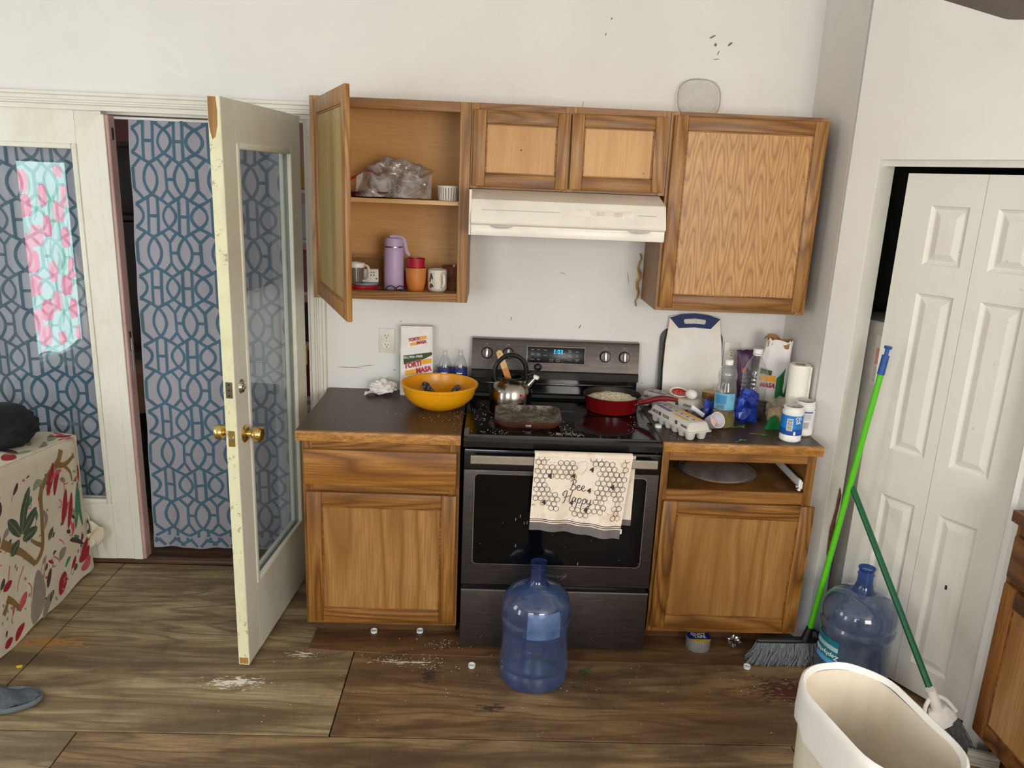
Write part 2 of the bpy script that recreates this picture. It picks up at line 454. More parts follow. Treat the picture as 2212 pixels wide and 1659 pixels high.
struct('wall_left', wl, M_WALL, smooth=0)
wr = N()
for x0, x1 in ((-3.6, -2.33), (-.77, .77), (2.33, 2.56)): box(wr, x0, x1, -5.72, -5.6, 0, CEIL)
for x0, x1 in ((-2.33, -.77), (.77, 2.33)): box(wr, x0, x1, -5.72, -5.6, 0, 1.02); box(wr, x0, x1, -5.72, -5.6, 2.48, CEIL)
struct('wall_rear', wr, M_WALL, smooth=0)
struct('ceiling', bx(-3.72, 2.56, -5.72, 3.3, CEIL, CEIL+.08), M_CEIL, smooth=0)
M_FARWALL = plain('far_room_paint', '#9c6a66', .7)
wf = N(); box(wf, -3.6, 1.0, 3.2, 3.3, 0, CEIL); box(wf, .5, .6, .12, 3.2, 0, CEIL)
struct('wall_far', wf, M_FARWALL, 'dusky pink wall of the next room', smooth=0)
def wframe(n, c, w, h, axis):
    r = struct('window_%d' % n, None, loc=c)
    if axis == 'x': r.rotation_euler = (0, 0, PI/2)
    b = N()
    for x0, x1, z0, z1 in ((-w/2-.07, -w/2, -h/2-.07, h/2+.07), (w/2, w/2+.07, -h/2-.07, h/2+.07), (-w/2, w/2, h/2, h/2+.07), (-w/2-.02, w/2+.02, -h/2-.07, -h/2), (-w/2, w/2, -.02, .02)):
        box(b, x0, x1, -.03, .04, z0, z1, .004)
    obj('window_frame', b, M_TRIM, r)
    return r
wframe(1, (1.55, -5.6, 1.75), 1.56, 1.46, 'y'); wframe(2, (-1.55, -5.6, 1.75), 1.56, 1.46, 'y'); wframe(3, (-3.6, -1.55, 1.6), .82, 1.34, 'x')
# ------------------------------------------------------------------ casing around the french doors
def casing(name, label, x0, x1, z0, z1, horiz):
    r = struct(name, None, label=label)
    steps = ((0, .30, .012), (.30, .42, .022), (.42, .56, .016), (.56, .80, .019), (.80, 1, .027))
    for a, b, d in steps:
        bmm = N()
        if horiz: box(bmm, x0, x1, -d, .0, z0+(z1-z0)*a, z0+(z1-z0)*b, .002, 1)
        else: box(bmm, x0+(x1-x0)*a, x0+(x1-x0)*b, -d, .0, z0, z1, .002, 1)
        obj('moulding', bmm, M_TRIM, r)
casing('trim_1', 'white moulded casing above the french doors', -3.0, -.64, 2.066, 2.136, True)
casing('trim_2', 'white moulded casing between open door and wall', -.70, -.632, 0, 2.066, False)
jb = N(); box(jb, -.712, -.695, .0, .12, 0.0, 2.06); box(jb, -2.29, -.695, .05, .12, 2.058, 2.075)
struct('trim_3', jb, M_TRIM, 'door jamb lining of the french door opening')
# ------------------------------------------------------------------ french doors
def french_door(n, label, w, h, loc, rotz, hinge_left, t=.042, pane=M_PANE):
    """local x from hinge to latch, y from -t to 0, z up"""
    r = struct('door_%d' % n, None, label=label, loc=loc, rot=(0, 0, rotz))
    st, tr, br = .112, .135, .285
    obj('stile', bx(0, st, -t, 0, 0, h, .002, 1), M_DOOR, r); obj('stile', bx(w-st, w, -t, 0, 0, h, .002, 1), M_DOOR, r)
    obj('rail', bx(st, w-st, -t, 0, h-tr, h), M_DOOR, r); obj('rail', bx(st, w-st, -t, 0, 0, br), M_DOOR, r)
    for side in (0, 1):
        y0, y1 = ((-.013, .005), (-t-.005, -t+.013))[side]
        for x0, x1, z0, z1 in ((st, st+.022, br, h-tr), (w-st-.022, w-st, br, h-tr), (st+.022, w-st-.022, br, br+.022), (st+.022, w-st-.022, h-tr-.022, h-tr)):
            obj('glazing_bead', bx(x0, x1, y0, y1, z0, z1, .005, 2), M_DOOR, r)
    obj('glass_pane', bx(st+.004, w-st-.004, -t/2-.002, -t/2+.002, br+.004, h-tr-.004), pane, r, smooth=0)
    return r
# closed leaf: hinge on the left, latch edge at x=-1.535
d1 = french_door(1, 'closed white french door with curtained glass beside the sofa', .755, 2.043, (-2.30, .0, .024), 0, True)
d1.rotation_euler = (0, 0, 0)
for ch in d1.children: ch.location.y += .042
obj('astragal', bx(.728, .768, -.004, .0, 0, 2.03, .002, 1), M_DOOR, d1, (0, 0, 0))
obj('door_edge', bx(.755, .782, .002, .060, 0, 2.03, .003, 1), M_PINK, d1)
for z, hh in ((1.93, .05), (1.02, .09)):
    obj('flush_bolt', bx(.780, .785, .02, .04, z, z+hh, .002, 1), M_DARKSTEEL, d1)
obj('bolt_rod', tube(N(), [(.786, .03, .93), (.786, .03, 1.08)], .004, 8), M_STEEL, d1)
stk = N(); box(stk, .60, .645, -.001, 0, 1.925, 1.955)
obj('tape_patch', stk, M_TRIM, d1)
# open leaf: hinge at the right jamb, swung into the kitchen
ANG = math.atan2(-.99691, -.0786)
d2 = french_door(2, 'open white french door with brass knob swung into the kitchen', .779, 2.065, (-.722, -.02, .015), ANG, True, pane=M_PANE_DIRTY)
obj('latch_edge', bx(.779, .7796, -.041, -.001, 0, 2.065), M_DOOR_EDGE, d2)
obj('bare_wood_chip', prism(N(), [(-.036, 1.955), (-.030, 1.932), (-.020, 1.940), (-.012, 1.975), (-.010, 2.02), (-.014, 2.063), (-.040, 2.063), (-.040, 1.99)], .7796, .7802, 'x'), wood('bare_pine', '#7d5526', '#a0743a', '#b0884e', 'z', 4), d2)
obj('bare_wood_foot', bx(.7796, .7802, -.038, -.004, .004, .03), wood('bare_pine', '', '', ''), d2)
# knobs, latch and deadbolt
def knob(side):
    M = Matrix.Translation((.715, 0 if side > 0 else -.042, .917)) @ Matrix.Rotation(-PI/2*side, 4, 'X')
    k = obj('knob', lathe(N(), [(0, .0), (.032, .0), (.033, .004), (.026, .010), (.012, .012), (.011, .026), (.019, .030), (.026, .036), (.0285, .048), (.0265, .060), (.021, .066), (.010, .0665), (0, .064)], 28, M=M), M_BRASS, d2)
    return k
knob(1); knob(-1)
pl = N(); box(pl, .7796, .7812, -.033, -.009, .887, .946, .0005, 1); lp = obj('latch_plate', pl, M_BRASS, d2)
obj('latch_bolt', lathe(N(), [(0, .007), (.006, .007), (.008, .003), (.008, 0)], 14, M=Matrix.Translation((.781, -.021, .917)) @ Matrix.Rotation(PI/2, 4, 'Y')), M_STEEL, lp)
dp = obj('deadbolt_plate', bx(.7796, .7812, -.033, -.009, 1.066, 1.124, .0005, 1), M_DARKSTEEL, d2)
for z in (1.075, 1.095, 1.115): obj('screw_hole', lathe(N(), [(0, .0006), (.0038, .0006), (.0038, 0)], 12, M=Matrix.Translation((.7812, -.021, z)) @ Matrix.Rotation(PI/2, 4, 'Y')), M_BLACK, dp)
M_FOIL = plain('crumpled_foil', '#cfcfca', .2, 1.0)
fo = N(); lathe(fo, [(0, .010), (.012, .011), (.020, .008), (.027, .0)], 20)
for v in fo.verts: v.co.z += .004*mnoise.noise(v.co*180)
obj('foil_cover', fo, M_FOIL, d2, (.722, .0, 1.096), (-PI/2, 0, 0), smooth=0)
for z in (.25, 1.05, 1.85):
    hg = N(); tube(hg, [(-.004, -.002, z-.045), (-.004, -.002, z+.045)], .006, 10); obj('hinge', hg, M_BRASS, d2)
# ------------------------------------------------------------------ closet behind the angled wall
M_CLOSET = plain('closet_shade', '#3a3733', .9)  # shade of the unlit closet put into the wall colour
d3 = struct('door_3', None, label='white six-panel bifold closet door in the angled wall', loc=(1.4243, -.4332, 0), rot=(0, 0, -PHI))
for (t0, t1, p0, p1) in ((.195, .4742, .299, .433), (.4758, .760, .525, .661)):
    lf = N(); box(lf, t0, t1, .078, .102, .016, 1.94)
    zs = ((1.626, 1.832), (.926, 1.524), (.132, .742))
    box(lf, t0, p0, .068, .079, .016, 1.94); box(lf, p1, t1, .068, .079, .016, 1.94)
    cuts = [.016]+[z for a in reversed(zs) for z in a]+[1.94]
    for i in range(0, len(cuts), 2): box(lf, p0, p1, .068, .079, cuts[i], cuts[i+1])
    leaf = obj('door_leaf', lf, M_BIFOLD, d3, smooth=0)
    for z0, z1 in zs:
        b = N()
        def rr(i, y): return [(p0+i, y, z0+i), (p1-i, y, z0+i), (p1-i, y, z1-i), (p0+i, y, z1-i)]
        loft(b, [rr(0, .0685), rr(.004, .073), rr(.012, .0775), rr(.017, .0775), rr(.038, .0695), rr(.040, .0690)], False, True)
        obj('raised_panel', b, M_BIFOLD, leaf, smooth=0)
obj('track', bx(.116, .775, .03, .07, 1.962, 1.984), M_TRIM, d3)
obj('pull_hole', bx(.594, .602, .0665, .0685, .475, .492, .001, 1), M_BLACK, d3)
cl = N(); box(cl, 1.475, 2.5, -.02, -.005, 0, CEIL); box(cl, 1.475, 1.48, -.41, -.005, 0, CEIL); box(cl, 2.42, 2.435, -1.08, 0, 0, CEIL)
struct('wall_closet', cl, M_CLOSET, 'inside of the closet with its shade painted dark', smooth=0)
jm = N(); box(jm, .116, .1175, .002, .10, 0, 1.984); struct('trim_4', jm, M_TRIM, 'white reveal of the closet opening', loc=(1.4243, -.4332, 0), rot=(0, 0, -PHI))
# broken drywall at the foot of the closet opening
hl = N(); prism(hl, [(.0, .40), (.03, .47), (.022, .55), (.035, .66), (.018, .70), (.012, .6), (-.006, .52)], .0005, .003, 'y')
obj('torn_drywall', hl, plain('torn_paper', '#6a4326', .9, vary=.3), wall_d, (.125, .05, 0), (0, 0, PI/2-.02))
# ------------------------------------------------------------------ marks on the back wall
mk = N()
def smear(bm, x, z, l, w, a):
    c, s = math.cos(a), math.sin(a); pts = [(-l/2, 0), (-l/4, w/2), (l/4, w/2), (l/2, 0), (l/4, -w/2), (-l/4, -w/2)]
    prism(bm, [(x+p*c-q*s, z+p*s+q*c) for p, q in pts], -.0012, -.0004, 'y')
for x, z, l, w, a in ((.97, 2.46, .03, .006, .5), (.985, 2.43, .012, .012, 0), (1.0, 2.40, .02, .004, 1.2), (.995, 2.375, .03, .003, .1), (1.045, 2.435, .025, .008, .7), (.55, 2.51, .012, .004, 1.2), (.53, 2.45, .012, .004, 1.4), (.50, 1.235, .022, .004, 1.1), (.19, 1.26, .02, .003, 1.4), (.41, 1.47, .03, .002, -.2), (.70, 1.46, .06, .002, -1.4), (.35, 1.13, .012, .003, .3), (-.53, 1.01, .12, .0025, 0), (-.46, 1.02, .08, .002, .1), (-.33, 1.005, .015, .003, 0), (-.27, .965, .03, .003, -.2), (-.30, .985, .012, .002, 0), (-.3, 1.23, .01, .003, 0), (.78, 1.0, .008, .003, 0), (.80, .985, .006, .004, 0)):
    smear(mk, x, z, l, w, a)
struct('trim_5', mk, plain('wall_marks', '#86796a', .8, vary=.2), 'small dark scuffs on the white wall', smooth=0)

# ------------------------------------------------------------------ cabinets
OAK = ('#54330f', '#85571f', '#9d6f35')
W_Z = wood('oak_upright', *OAK, 'z', 17, low=2.8); W_X = wood('oak_level', *OAK, 'x', 17, low=2.8)
W_PAN = wood('oak_panel', '#7c531f', '#966a33', '#ab8048', 'z', 9, rough=.5)
W_PAN_L = wood('oak_panel_pale', '#b98850', '#c99a60', '#d1a46b', 'z', 4, rough=.5)
W_UZ = wood('oak_upper_upright', '#70481a', '#98682d', '#b08248', 'z', 18, low=2.8); W_UX = wood('oak_upper_level', '#613c14', '#8a5a22', '#a37436', 'x', 18, low=2.8)
W_INT = wood('maple_ply_inside', '#cb9450', '#d8a360', '#deae6e', 'x', 3, rough=.5, low=1.2)
W_SIDE = wood('cabinet_side_ply', '#6d4a22', '#8f642f', '#9f733c', 'z', 4)
W_GREEN = wood('oak_door_inside', '#8d7038', '#a58a50', '#b09760', 'z', 4, rough=.5)
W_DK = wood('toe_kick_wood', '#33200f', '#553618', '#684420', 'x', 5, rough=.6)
W_SHELF = wood('shelf_edge_maple', '#c79c62', '#dcb27a', '#e3be8a', 'x', 3)
def m_cathedral():
    t = NT('oak_cathedral'); v = t.obj_coord(); sx = t.n('ShaderNodeSeparateXYZ'); t.l(v, sx.inputs[0])
    wob = t.noise(t.scale(v, (6, 1, 2)), 2.2, 3, .6)
    xx = t.math('ADD', t.math('MULTIPLY', sx.outputs[0], 2*PI/.082), t.math('MULTIPLY', wob, 2.0))
    cosx = t.math('COSINE', xx)
    ph = t.math('ADD', t.math('MULTIPLY', sx.outputs[2], 8.5), t.math('MULTIPLY', cosx, 1.1))
    ph = t.math('ADD', ph, t.math('MULTIPLY', t.noise(t.scale(v, (4, 1, 1.2)), 3, 3, .6), 2.4))
    fr = t.math('FRACT', ph); tri = t.math('ABSOLUTE', t.math('SUBTRACT', t.math('MULTIPLY', fr, 2), 1))
    pores = t.noise(t.scale(v, (1, 1, .04)), 170, 3, .6)
    col = t.ramp(tri, [(0, srgb('#8f6128')), (.28, srgb('#b28142')), (1, srgb('#c59450'))])
    col = t.mix(t.math('MULTIPLY', t.ramp(pores, [(.42, (1, 1, 1, 1)), (.55, (0, 0, 0, 1))]), .4), col, srgb('#8f5c28'))
    t.bsdf(col, .38, 0, .45, bump=pores, bstr=.08); return t.m
W_CATH = m_cathedral()
M_LAM = None
def m_laminate():
    t = NT('dark_laminate'); v = t.obj_coord(); a = t.noise(t.scale(v, (1, 9, 1)), 6, 5, .65); b = t.noise(v, 40, 4, .6)
    col = t.ramp(a, [(.3, srgb('#37291f')), (.7, srgb('#4d3c31'))]); col = t.mix(t.math('MULTIPLY', b, .15), col, srgb('#6b5544'))
    t.bsdf(col, .36, 0, .35, bump=b, bstr=.05); return t.m
M_LAM = m_laminate()
def m_edge():
    t = NT('worn_oak_edge'); v = t.obj_coord(2); a = t.noise(t.scale(v, (.25, 1, 1)), 90, 4, .7); b = t.noise(t.scale(v, (.3, 1, 1)), 12, 5, .7)
    col = t.ramp(b, [(.35, srgb('#9a6528')), (.6, srgb('#c08d4a')), (.8, srgb('#cfa264'))])
    col = t.mix(t.math('MULTIPLY', t.ramp(a, [(.46, (0, 0, 0, 1)), (.56, (1, 1, 1, 1))]), t.math('MULTIPLY', b, .9)), col, srgb('#5a3113'))
    t.bsdf(col, .45, 0, .4, bump=a, bstr=.15); return t.m
M_EDGE = m_edge()

def framed_door(parent, w, h, t, stile, mats, name='door', loc=(0, 0, 0), rot=None, groove=.006, back=None, bead=None):
    """door part = centre panel; sub-parts stile, rail. local x 0..w, y 0 (front) .. t (back), z 0..h"""
    mp, mz, mx = mats
    d = obj(name, bx(stile-.004, w-stile+.004, groove, t-.003, stile-.004, h-stile+.004), mp, parent, loc, rot, smooth=0)
    for x0, x1 in ((0, stile), (w-stile, w)): obj('stile', bx(x0, x1, 0, t, 0, h, .003, 2), mz, d)
    for z0, z1 in ((0, stile), (h-stile, h)): obj('rail', bx(stile, w-stile, 0, t, z0, z1, .003, 2), mx, d)
    for x0, x1, z0, z1 in ((stile, stile+.005, stile, h-stile), (w-stile-.005, w-stile, stile, h-stile)):
        obj('bead', bx(x0, x1, groove*.45, groove+.002, z0, z1, .001, 1), mx if bead is None else bead, d)
    for z0, z1 in ((stile, stile+.005), (h-stile-.005, h-stile)):
        obj('bead', bx(stile, w-stile, groove*.45, groove+.002, z0, z1, .001, 1), mx if bead is None else bead, d)
    return d
DMAT = (W_PAN, W_Z, W_X)
# ---- lower left
c = thing('base_cabinet', 'oak base cabinet with drawer and slightly crooked door, left of the stove', 'cabinet', (-.60, 0, 0), group='oak base cabinets')
b = N(); box(b, 0, .016, -.61, -.004, .10, .876); box(b, .584, .600, -.61, -.004, .10, .876); box(b, .016, .584, -.61, -.004, .10, .116); box(b, .016, .584, -.02, -.004, .116, .876); obj('body', b, W_SIDE, c, smooth=0)
for x0, x1 in ((0, .038), (.562, .600)): obj('face_frame_stile', bx(x0, x1, -.628, -.609, .10, .876, .001, 1), W_Z, c)
for z0, z1 in ((.10, .14), (.672, .705), (.838, .876)): obj('face_frame_rail', bx(.038, .562, -.628, -.609, z0, z1, .001, 1), W_X, c)
dr = N(); box(dr, .008, .588, -.648, -.629, .703, .847, .004, 2); obj('drawer_front', dr, wood('oak_drawer', '#633c12', '#925f22', '#ab7837', 'x', 15), c)
dd = framed_door(c, .575, .556, .019, .058, DMAT, loc=(.012, -.6485, .120)); dd.rotation_euler = (0, math.radians(.35), 0)
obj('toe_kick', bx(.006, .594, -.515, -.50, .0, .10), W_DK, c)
# ---- lower right: drawer missing
c = thing('base_cabinet', 'oak base cabinet with an empty drawer opening, right of the stove', 'cabinet', (.776, 0, 0), group='oak base cabinets')
b = N(); box(b, 0, .016, -.61, -.004, .10, .876); box(b, .584, .600, -.61, -.004, .10, .876); box(b, .016, .584, -.61, -.004, .10, .116); box(b, .016, .584, -.02, -.004, .116, .876); obj('body', b, W_SIDE, c, smooth=0)
for x0, x1 in ((0, .028), (.566, .600)): obj('face_frame_stile', bx(x0, x1, -.628, -.609, .10, .876, .001, 1), W_Z, c)
for z0, z1 in ((.10, .14), (.672, .722), (.842, .876)): obj('face_frame_rail', bx(.028, .566, -.628, -.609, z0, z1, .001, 1), W_X, c)
dd = framed_door(c, .598, .552, .019, .058, DMAT, loc=(.008, -.6485, .128)); dd.rotation_euler = (0, math.radians(.9), 0)
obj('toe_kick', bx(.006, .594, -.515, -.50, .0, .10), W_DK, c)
sl = N(); box(sl, .556, .564, -.62, -.10, .735, .765, .001, 1); box(sl, .545, .556, -.626, -.60, .728, .775, .002, 1); s_ = obj('drawer_slide', sl, M_WHITEPL, c)
s_['label'] = 'white metal drawer slide left inside the opening'
obj('slide_roller', lathe(N(), [(0, -.006), (.010, -.006), (.010, .006), (0, .006)], 16, M=Matrix.Translation((.540, -.618, .745)) @ Matrix.Rotation(PI/2, 4, 'Y')), plain('steel', '', ), s_)
# pans stored inside the opening
pl_ = obj('plate', lathe(N(), [(0, .003), (.09, .003), (.13, .018), (.135, .022), (.13, .012), (.09, 0), (0, 0)], 40), plain('orange_plate', '#c8843e', .4)); pl_.location = (1.06, -.42, .71)
tag(pl_, 'orange plate lying inside the empty drawer opening', 'plate')
ld = obj('plastic_cover', lathe(N(), [(0, .034), (.10, .032), (.15, .012), (.158, .0), (.150, .0)], 40), clear('lid_plastic', '#c2c6c8', .1, 1.45, haze=.25)); ld.location = (1.06, -.42, .7335)
tag(ld, 'clear plastic cover over the orange plate in the drawer opening', 'cover')
st_ = obj('storage_shelf', bx(.795, 1.358, -.60, -.03, .690, .708), W_SIDE); tag(st_, 'plywood shelf board inside the right base cabinet', 'shelf')
# ---- countertops
def counter(label, x0, x1, y0=-.635, tex=None):
    c = thing('countertop', label, 'countertop', (x0, 0, .876), group='dark laminate countertops'); w = x1-x0
    obj('laminate_top', bx(0, w, y0+.019, -.003, .022, .038, .001, 1), M_LAM, c)
    obj('substrate', bx(.002, w-.002, y0+.02, -.004, .0, .0219), W_SIDE, c)
    obj('edge_strip', bx(0, w, y0, y0+.0188, 0, .0385, .0025, 2), M_EDGE, c)
    return c
counter('dark brown laminate countertop holding the yellow bowl', -.624, .002)
cr = counter('dark brown laminate countertop crowded with bottles and egg cartons', .774, 1.398)
# ---- upper cabinets
ZB, ZT, YF = 1.372, 2.137, -.293
def case(c, w, z0, z1, side=W_SIDE, inside=W_INT):
    obj('side_panel', bx(0, .014, YF, -.002, z0, z1), side, c, smooth=0); obj('side_panel', bx(w-.014, w, YF, -.002, z0, z1), side, c, smooth=0)
    obj('top_panel', bx(.014, w-.014, YF, -.002, z1-.014, z1), inside, c, smooth=0); obj('bottom_panel', bx(.014, w-.014, YF, -.002, z0+.012, z0+.026), inside, c, smooth=0)
    obj('back_panel', bx(.014, w-.014, -.010, -.002, z0, z1), inside, c, smooth=0)
c = thing('wall_cabinet', 'open oak wall cabinet with cups and a plastic bag on its shelves', 'cabinet', (-.613, 0, 0), group='oak wall cabinets')
case(c, .613, ZB, ZT, W_SIDE, W_INT)
for x0, x1 in ((0, .040), (.571, .613)): obj('face_frame_stile', bx(x0, x1, -.312, YF, ZB, ZT, .001, 1), W_UZ, c)
for z0, z1 in ((ZB, ZB+.036), (ZT-.038, ZT)): obj('face_frame_rail', bx(.040, .571, -.312, YF, z0, z1, .001, 1), W_UX, c)
sh = obj('shelf', bx(.0145, .5985, -.285, -.012, 1.752, 1.768), W_INT, c); obj('shelf_edge', bx(.0145, .5985, -.2855, -.284, 1.752, 1.768), W_SHELF, sh)
dh, dw_ = .738, .575
vx, vy = (-.375+.600), (-.90+.315); dl = math.hypot(vx, vy)
od = framed_door(c, dl, dh, .019, .055, (W_GREEN, W_UZ, W_UZ), loc=(.016, -.316, 1.386), rot=(0, 0, math.atan2(vy, vx)), groove=.007)
for z in (.1, .62): obj('hinge', bx(-.004, .03, .019, .023, z, z+.05, .001, 1), M_BRASS, od)
c = thing('wall_cabinet', 'short two-door oak wall cabinet above the range hood', 'cabinet', (.001, 0, 0), group='oak wall cabinets')
case(c, .761, 1.822, ZT)
for x0, x1 in ((0, .03), (.358, .402), (.731, .761)): obj('face_frame_stile', bx(x0, x1, -.312, YF, 1.822, ZT, .001, 1), W_UZ, c)
for z0, z1 in ((1.822, 1.850), (ZT-.03, ZT)):
    for x0, x1 in ((.03, .358), (.402, .731)): obj('face_frame_rail', bx(x0, x1, -.312, YF, z0, z1, .001, 1), W_UX, c)
for x0, a, w in ((.008, .35, .368), (.384, -.25, .366)):
    d_ = framed_door(c, w, .280, .019, .048, (W_PAN_L, W_UZ, W_UX), loc=(x0, -.3325, 1.832), groove=.009); d_.rotation_euler = (0, math.radians(a), 0)
    kx = w/2 if x0 < .1 else w*.78
    obj('screw_hole', lathe(N(), [(0, .001), (.003, .001), (.003, 0)], 10, M=Matrix.Translation((kx, .008, .14 if x0 < .1 else .07)) @ Matrix.Rotation(PI/2, 4, 'X')), M_BLACK, d_)
obj('wood_splinter', tube(N(), [(.42, -.30, 2.137), (.424, -.29, 2.160)], .002, 5), W_SHELF, c)
c = thing('wall_cabinet', 'tall oak wall cabinet with flame grained door beside the corner', 'cabinet', (.763, 0, 0), group='oak wall cabinets')
case(c, .611, ZB, ZT)
for x0, x1 in ((0, .034), (.577, .611)): obj('face_frame_stile', bx(x0, x1, -.312, YF, ZB, ZT, .001, 1), W_UZ, c)
for z0, z1 in ((ZB, ZB+.034), (ZT-.034, ZT)): obj('face_frame_rail', bx(.034, .577, -.312, YF, z0, z1, .001, 1), W_UX, c)
framed_door(c, .593, .736, .019, .052, (W_CATH, W_UZ, W_UX), loc=(.012, -.3325, 1.386), groove=.004)
# expanding foam squeezed out beside it
fm = N()
pts = [(.744+.006*math.sin(i*1.7), -.012, 1.57-i*.021) for i in range(12)]
tube(fm, pts, [.003+.006*abs(mnoise.noise(Vector((i*.9, 1, 2)))) for i in range(12)], 7)
fo_ = obj('foam_bead', fm, plain('old_foam', '#b98a45', .7, vary=.25)); tag(fo_, 'dried yellow foam bead dripping down the wall by the cabinet', 'foam bead')

# ------------------------------------------------------------------ range hood
M_HOOD = plain('hood_enamel', '#eee8da', .32, vary=.05, vscale=6)
h = thing('range_hood', 'cream white range hood with two switches under the short cabinet', 'range hood', (.002, 0, 0))
b = N()
prof = [(-.003, 1.660), (-.485, 1.660), (-.490, 1.664), (-.490, 1.692), (-.505, 1.700), (-.507, 1.706), (-.478, 1.778), (-.470, 1.786), (-.335, 1.8205), (-.003, 1.8205)]
prism(b, prof, .012, .736, 'x')
obj('canopy', b, M_HOOD, h, smooth=28)
M_HOODG = plain('hood_grey', '#bcb8ae', .35); M_LINE = plain('hood_line', '#a9a294', .5)
obj('side_plate', bx(.003, .012, -.486, -.003, 1.655, 1.8205, .002, 1), M_HOOD, h)
obj('lower_lip', bx(.012, .736, -.4915, -.470, 1.655, 1.690, .003, 2), M_HOOD, h)
n_ = Vector((0, -.9286, -.3711))
def hs(u, v):  # sloping control face of the hood
    p = Vector((u, -.507+.029*v, 1.706+.072*v)); return p, Vector((0, -.9276, .3736))
for a_, b_ in ((.05, .34), (.63, .70)):
    b = N(); ribbon(b, [(a_, .60), (b_, .60)], .024, hs, .0006); obj('groove', b, M_LINE, h)
def on_slope(name, x0, x1, v0, v1, th, mat, bev=.001):
    L = .0776
    o = obj(name, bx(x0, x1, -th, 0, 0, (v1-v0)*L, bev, 2), mat, h, hs(0, v0)[0]+hs(0, 0)[1]*.0002, (math.atan2(.0776*0+.029, .072)*-1, 0, 0)); return o
pn = on_slope('control_plate', .375, .615, .42, .80, .0014, plain('hood_plate', '#eae3d4', .3), .0006)
for x in (.478, .542):
    sw = on_slope('switch', x, x+.030, .50, .70, .005, plain('hood_switch', '#d9d1c0', .3), .002)
for x0 in (.085, .60):
    sc = N(); lathe(sc, [(0, .004), (.035, .003), (.042, 0)], 24)
    for v in sc.verts: v.co.y *= .28
    obj('lamp_lens', sc, M_HOODG, h, (x0+.04, -.498, 1.6945), (math.radians(62), 0, 0))
obj('grease_filter', bx(.10, .64, -.42, -.08, 1.652, 1.6598), M_DARKSTEEL, h)
# ------------------------------------------------------------------ electric range
def m_blacksteel():
    t = NT('black_stainless'); v = t.obj_coord(); a = t.noise(t.scale(v, (.05, 1, 1)), 220, 2, .5); b = t.noise(v, 5, 4, .6)
    col = t.ramp(a, [(.3, srgb('#413b38')), (.7, srgb('#504945'))]); t.bsdf(col, t.ramp(b, [(.3, (.34, .34, .34, 1)), (.7, (.46, .46, .46, 1))]), .7, .35); return t.m
M_BS = m_blacksteel()
M_GLASSTOP = plain('black_glass', '#060607', .09, 0, .22, vary=.3, vscale=60)
M_GLOSSBLACK = plain('gloss_black', '#0f0f11', .14, 0, .6)
M_SATIN = plain('satin_handle', '#bdb6ab', .3, .9, vary=.06)
M_SILVERLINE = plain('silver_line', '#9b948d', .3, .9)
M_PRINT = plain('panel_print', '#b6b4b0', .5)
SX = .0124; RW = .756
r = thing('electric_range', 'black stainless electric range with glass cooktop between the cabinets', 'stove', (SX, 0, 0))
b = N(); box(b, .004, RW-.004, -.615, -.03, .03, .904, .002, 1); obj('body', b, M_GLOSSBLACK, r)
for x in (.04, RW-.04):
    for y in (-.57, -.08): obj('foot', lathe(N(), [(0, 0), (.018, 0), (.018, .006), (.010, .010), (.010, .031), (0, .031)], 14, c=(x, y, 0)), M_BLACK, r)
ct = N(); prism(ct, [(-.655, .880), (-.655, .902), (-.648, .914), (-.630, .918), (-.095, .918), (-.095, .904), (-.640, .904), (-.640, .880)], 0, RW, 'x')
cook = obj('cooktop', ct, M_GLOSSBLACK, r, smooth=25)
obj('cooktop_glass', bx(.018, RW-.018, -.618, -.115, .9182, .9190, .0003, 1), M_GLASSTOP, cook)
M_BURN = plain('burner_zone', '#24100f', .12, 0, .6, vary=.15, vscale=90); M_RING = plain('burner_ring', '#4b4442', .4)
for x, y, rad in ((.20, -.475, .105), (.555, -.475, .115), (.19, -.23, .085), (.555, -.24, .08)):
    obj('burner_zone', lathe(N(), [(0, .9194), (rad, .9194), (rad, .9191)], 44, c=(x, y, 0)), M_BURN, cook)
    obj('burner_ring', lathe(N(), [(rad, .9195), (rad+.002, .9195)], 44, c=(x, y, 0)), M_RING, cook)
# riser with vent, then the console
rs = N(); prism(rs, [(-.115, .918), (-.098, .925), (-.090, .936), (-.074, .940), (-.072, 1.005), (-.03, 1.012), (-.03, .90), (-.115, .90)], .006, RW-.006, 'x'); obj('riser', rs, M_GLOSSBLACK, r, smooth=25)
obj('riser_rib', bx(.02, RW-.02, -.0775, -.072, .975, .985, .002, 2), M_GLOSSBLACK, r)
bg = N(); prism(bg, [(-.072, 1.003), (-.072, 1.035), (-.062, 1.040), (-.040, 1.160), (-.034, 1.172), (-.004, 1.172), (-.004, 1.003)], .008, RW+.0, 'x'); con = obj('console', bg, M_BS, r, smooth=25)
obj('console_band', bx(.008, RW, -.0735, -.070, 1.003, 1.034, .001, 1), plain('console_band', '#33302e', .35, .7), con)
obj('console_cap', bx(.008, RW, -.035, -.004, 1.1722, 1.1750, .001, 1), plain('console_cap', '#8b8782', .35, .8), con)
tilt = math.atan2(.022, .12)
def cs(u, w, off=0):   # sloping console face: w = height above 1.04 along the face
    return Vector((u, -.062+w*math.sin(tilt)-off*math.cos(tilt), 1.040+w*math.cos(tilt)+off*math.sin(tilt)*0))
def face(name, me, mat, u, w, off=.0005, parent=con):
    o = obj(name, me, mat, parent, cs(u, w, off), (-tilt, 0, 0)); return o
obj('display_frame', bx(-.131, .131, -.0010, .0, -.038, .038, .002, 2), M_SILVERLINE, con, cs(.383, .071, 0), (-tilt, 0, 0))
obj('display_panel', bx(-.1285, .1285, -.0016, .0, -.0355, .0355, .002, 2), plain('display_black', '#101114', .25, 0, .25), con, cs(.383, .071, 0), (-tilt, 0, 0))
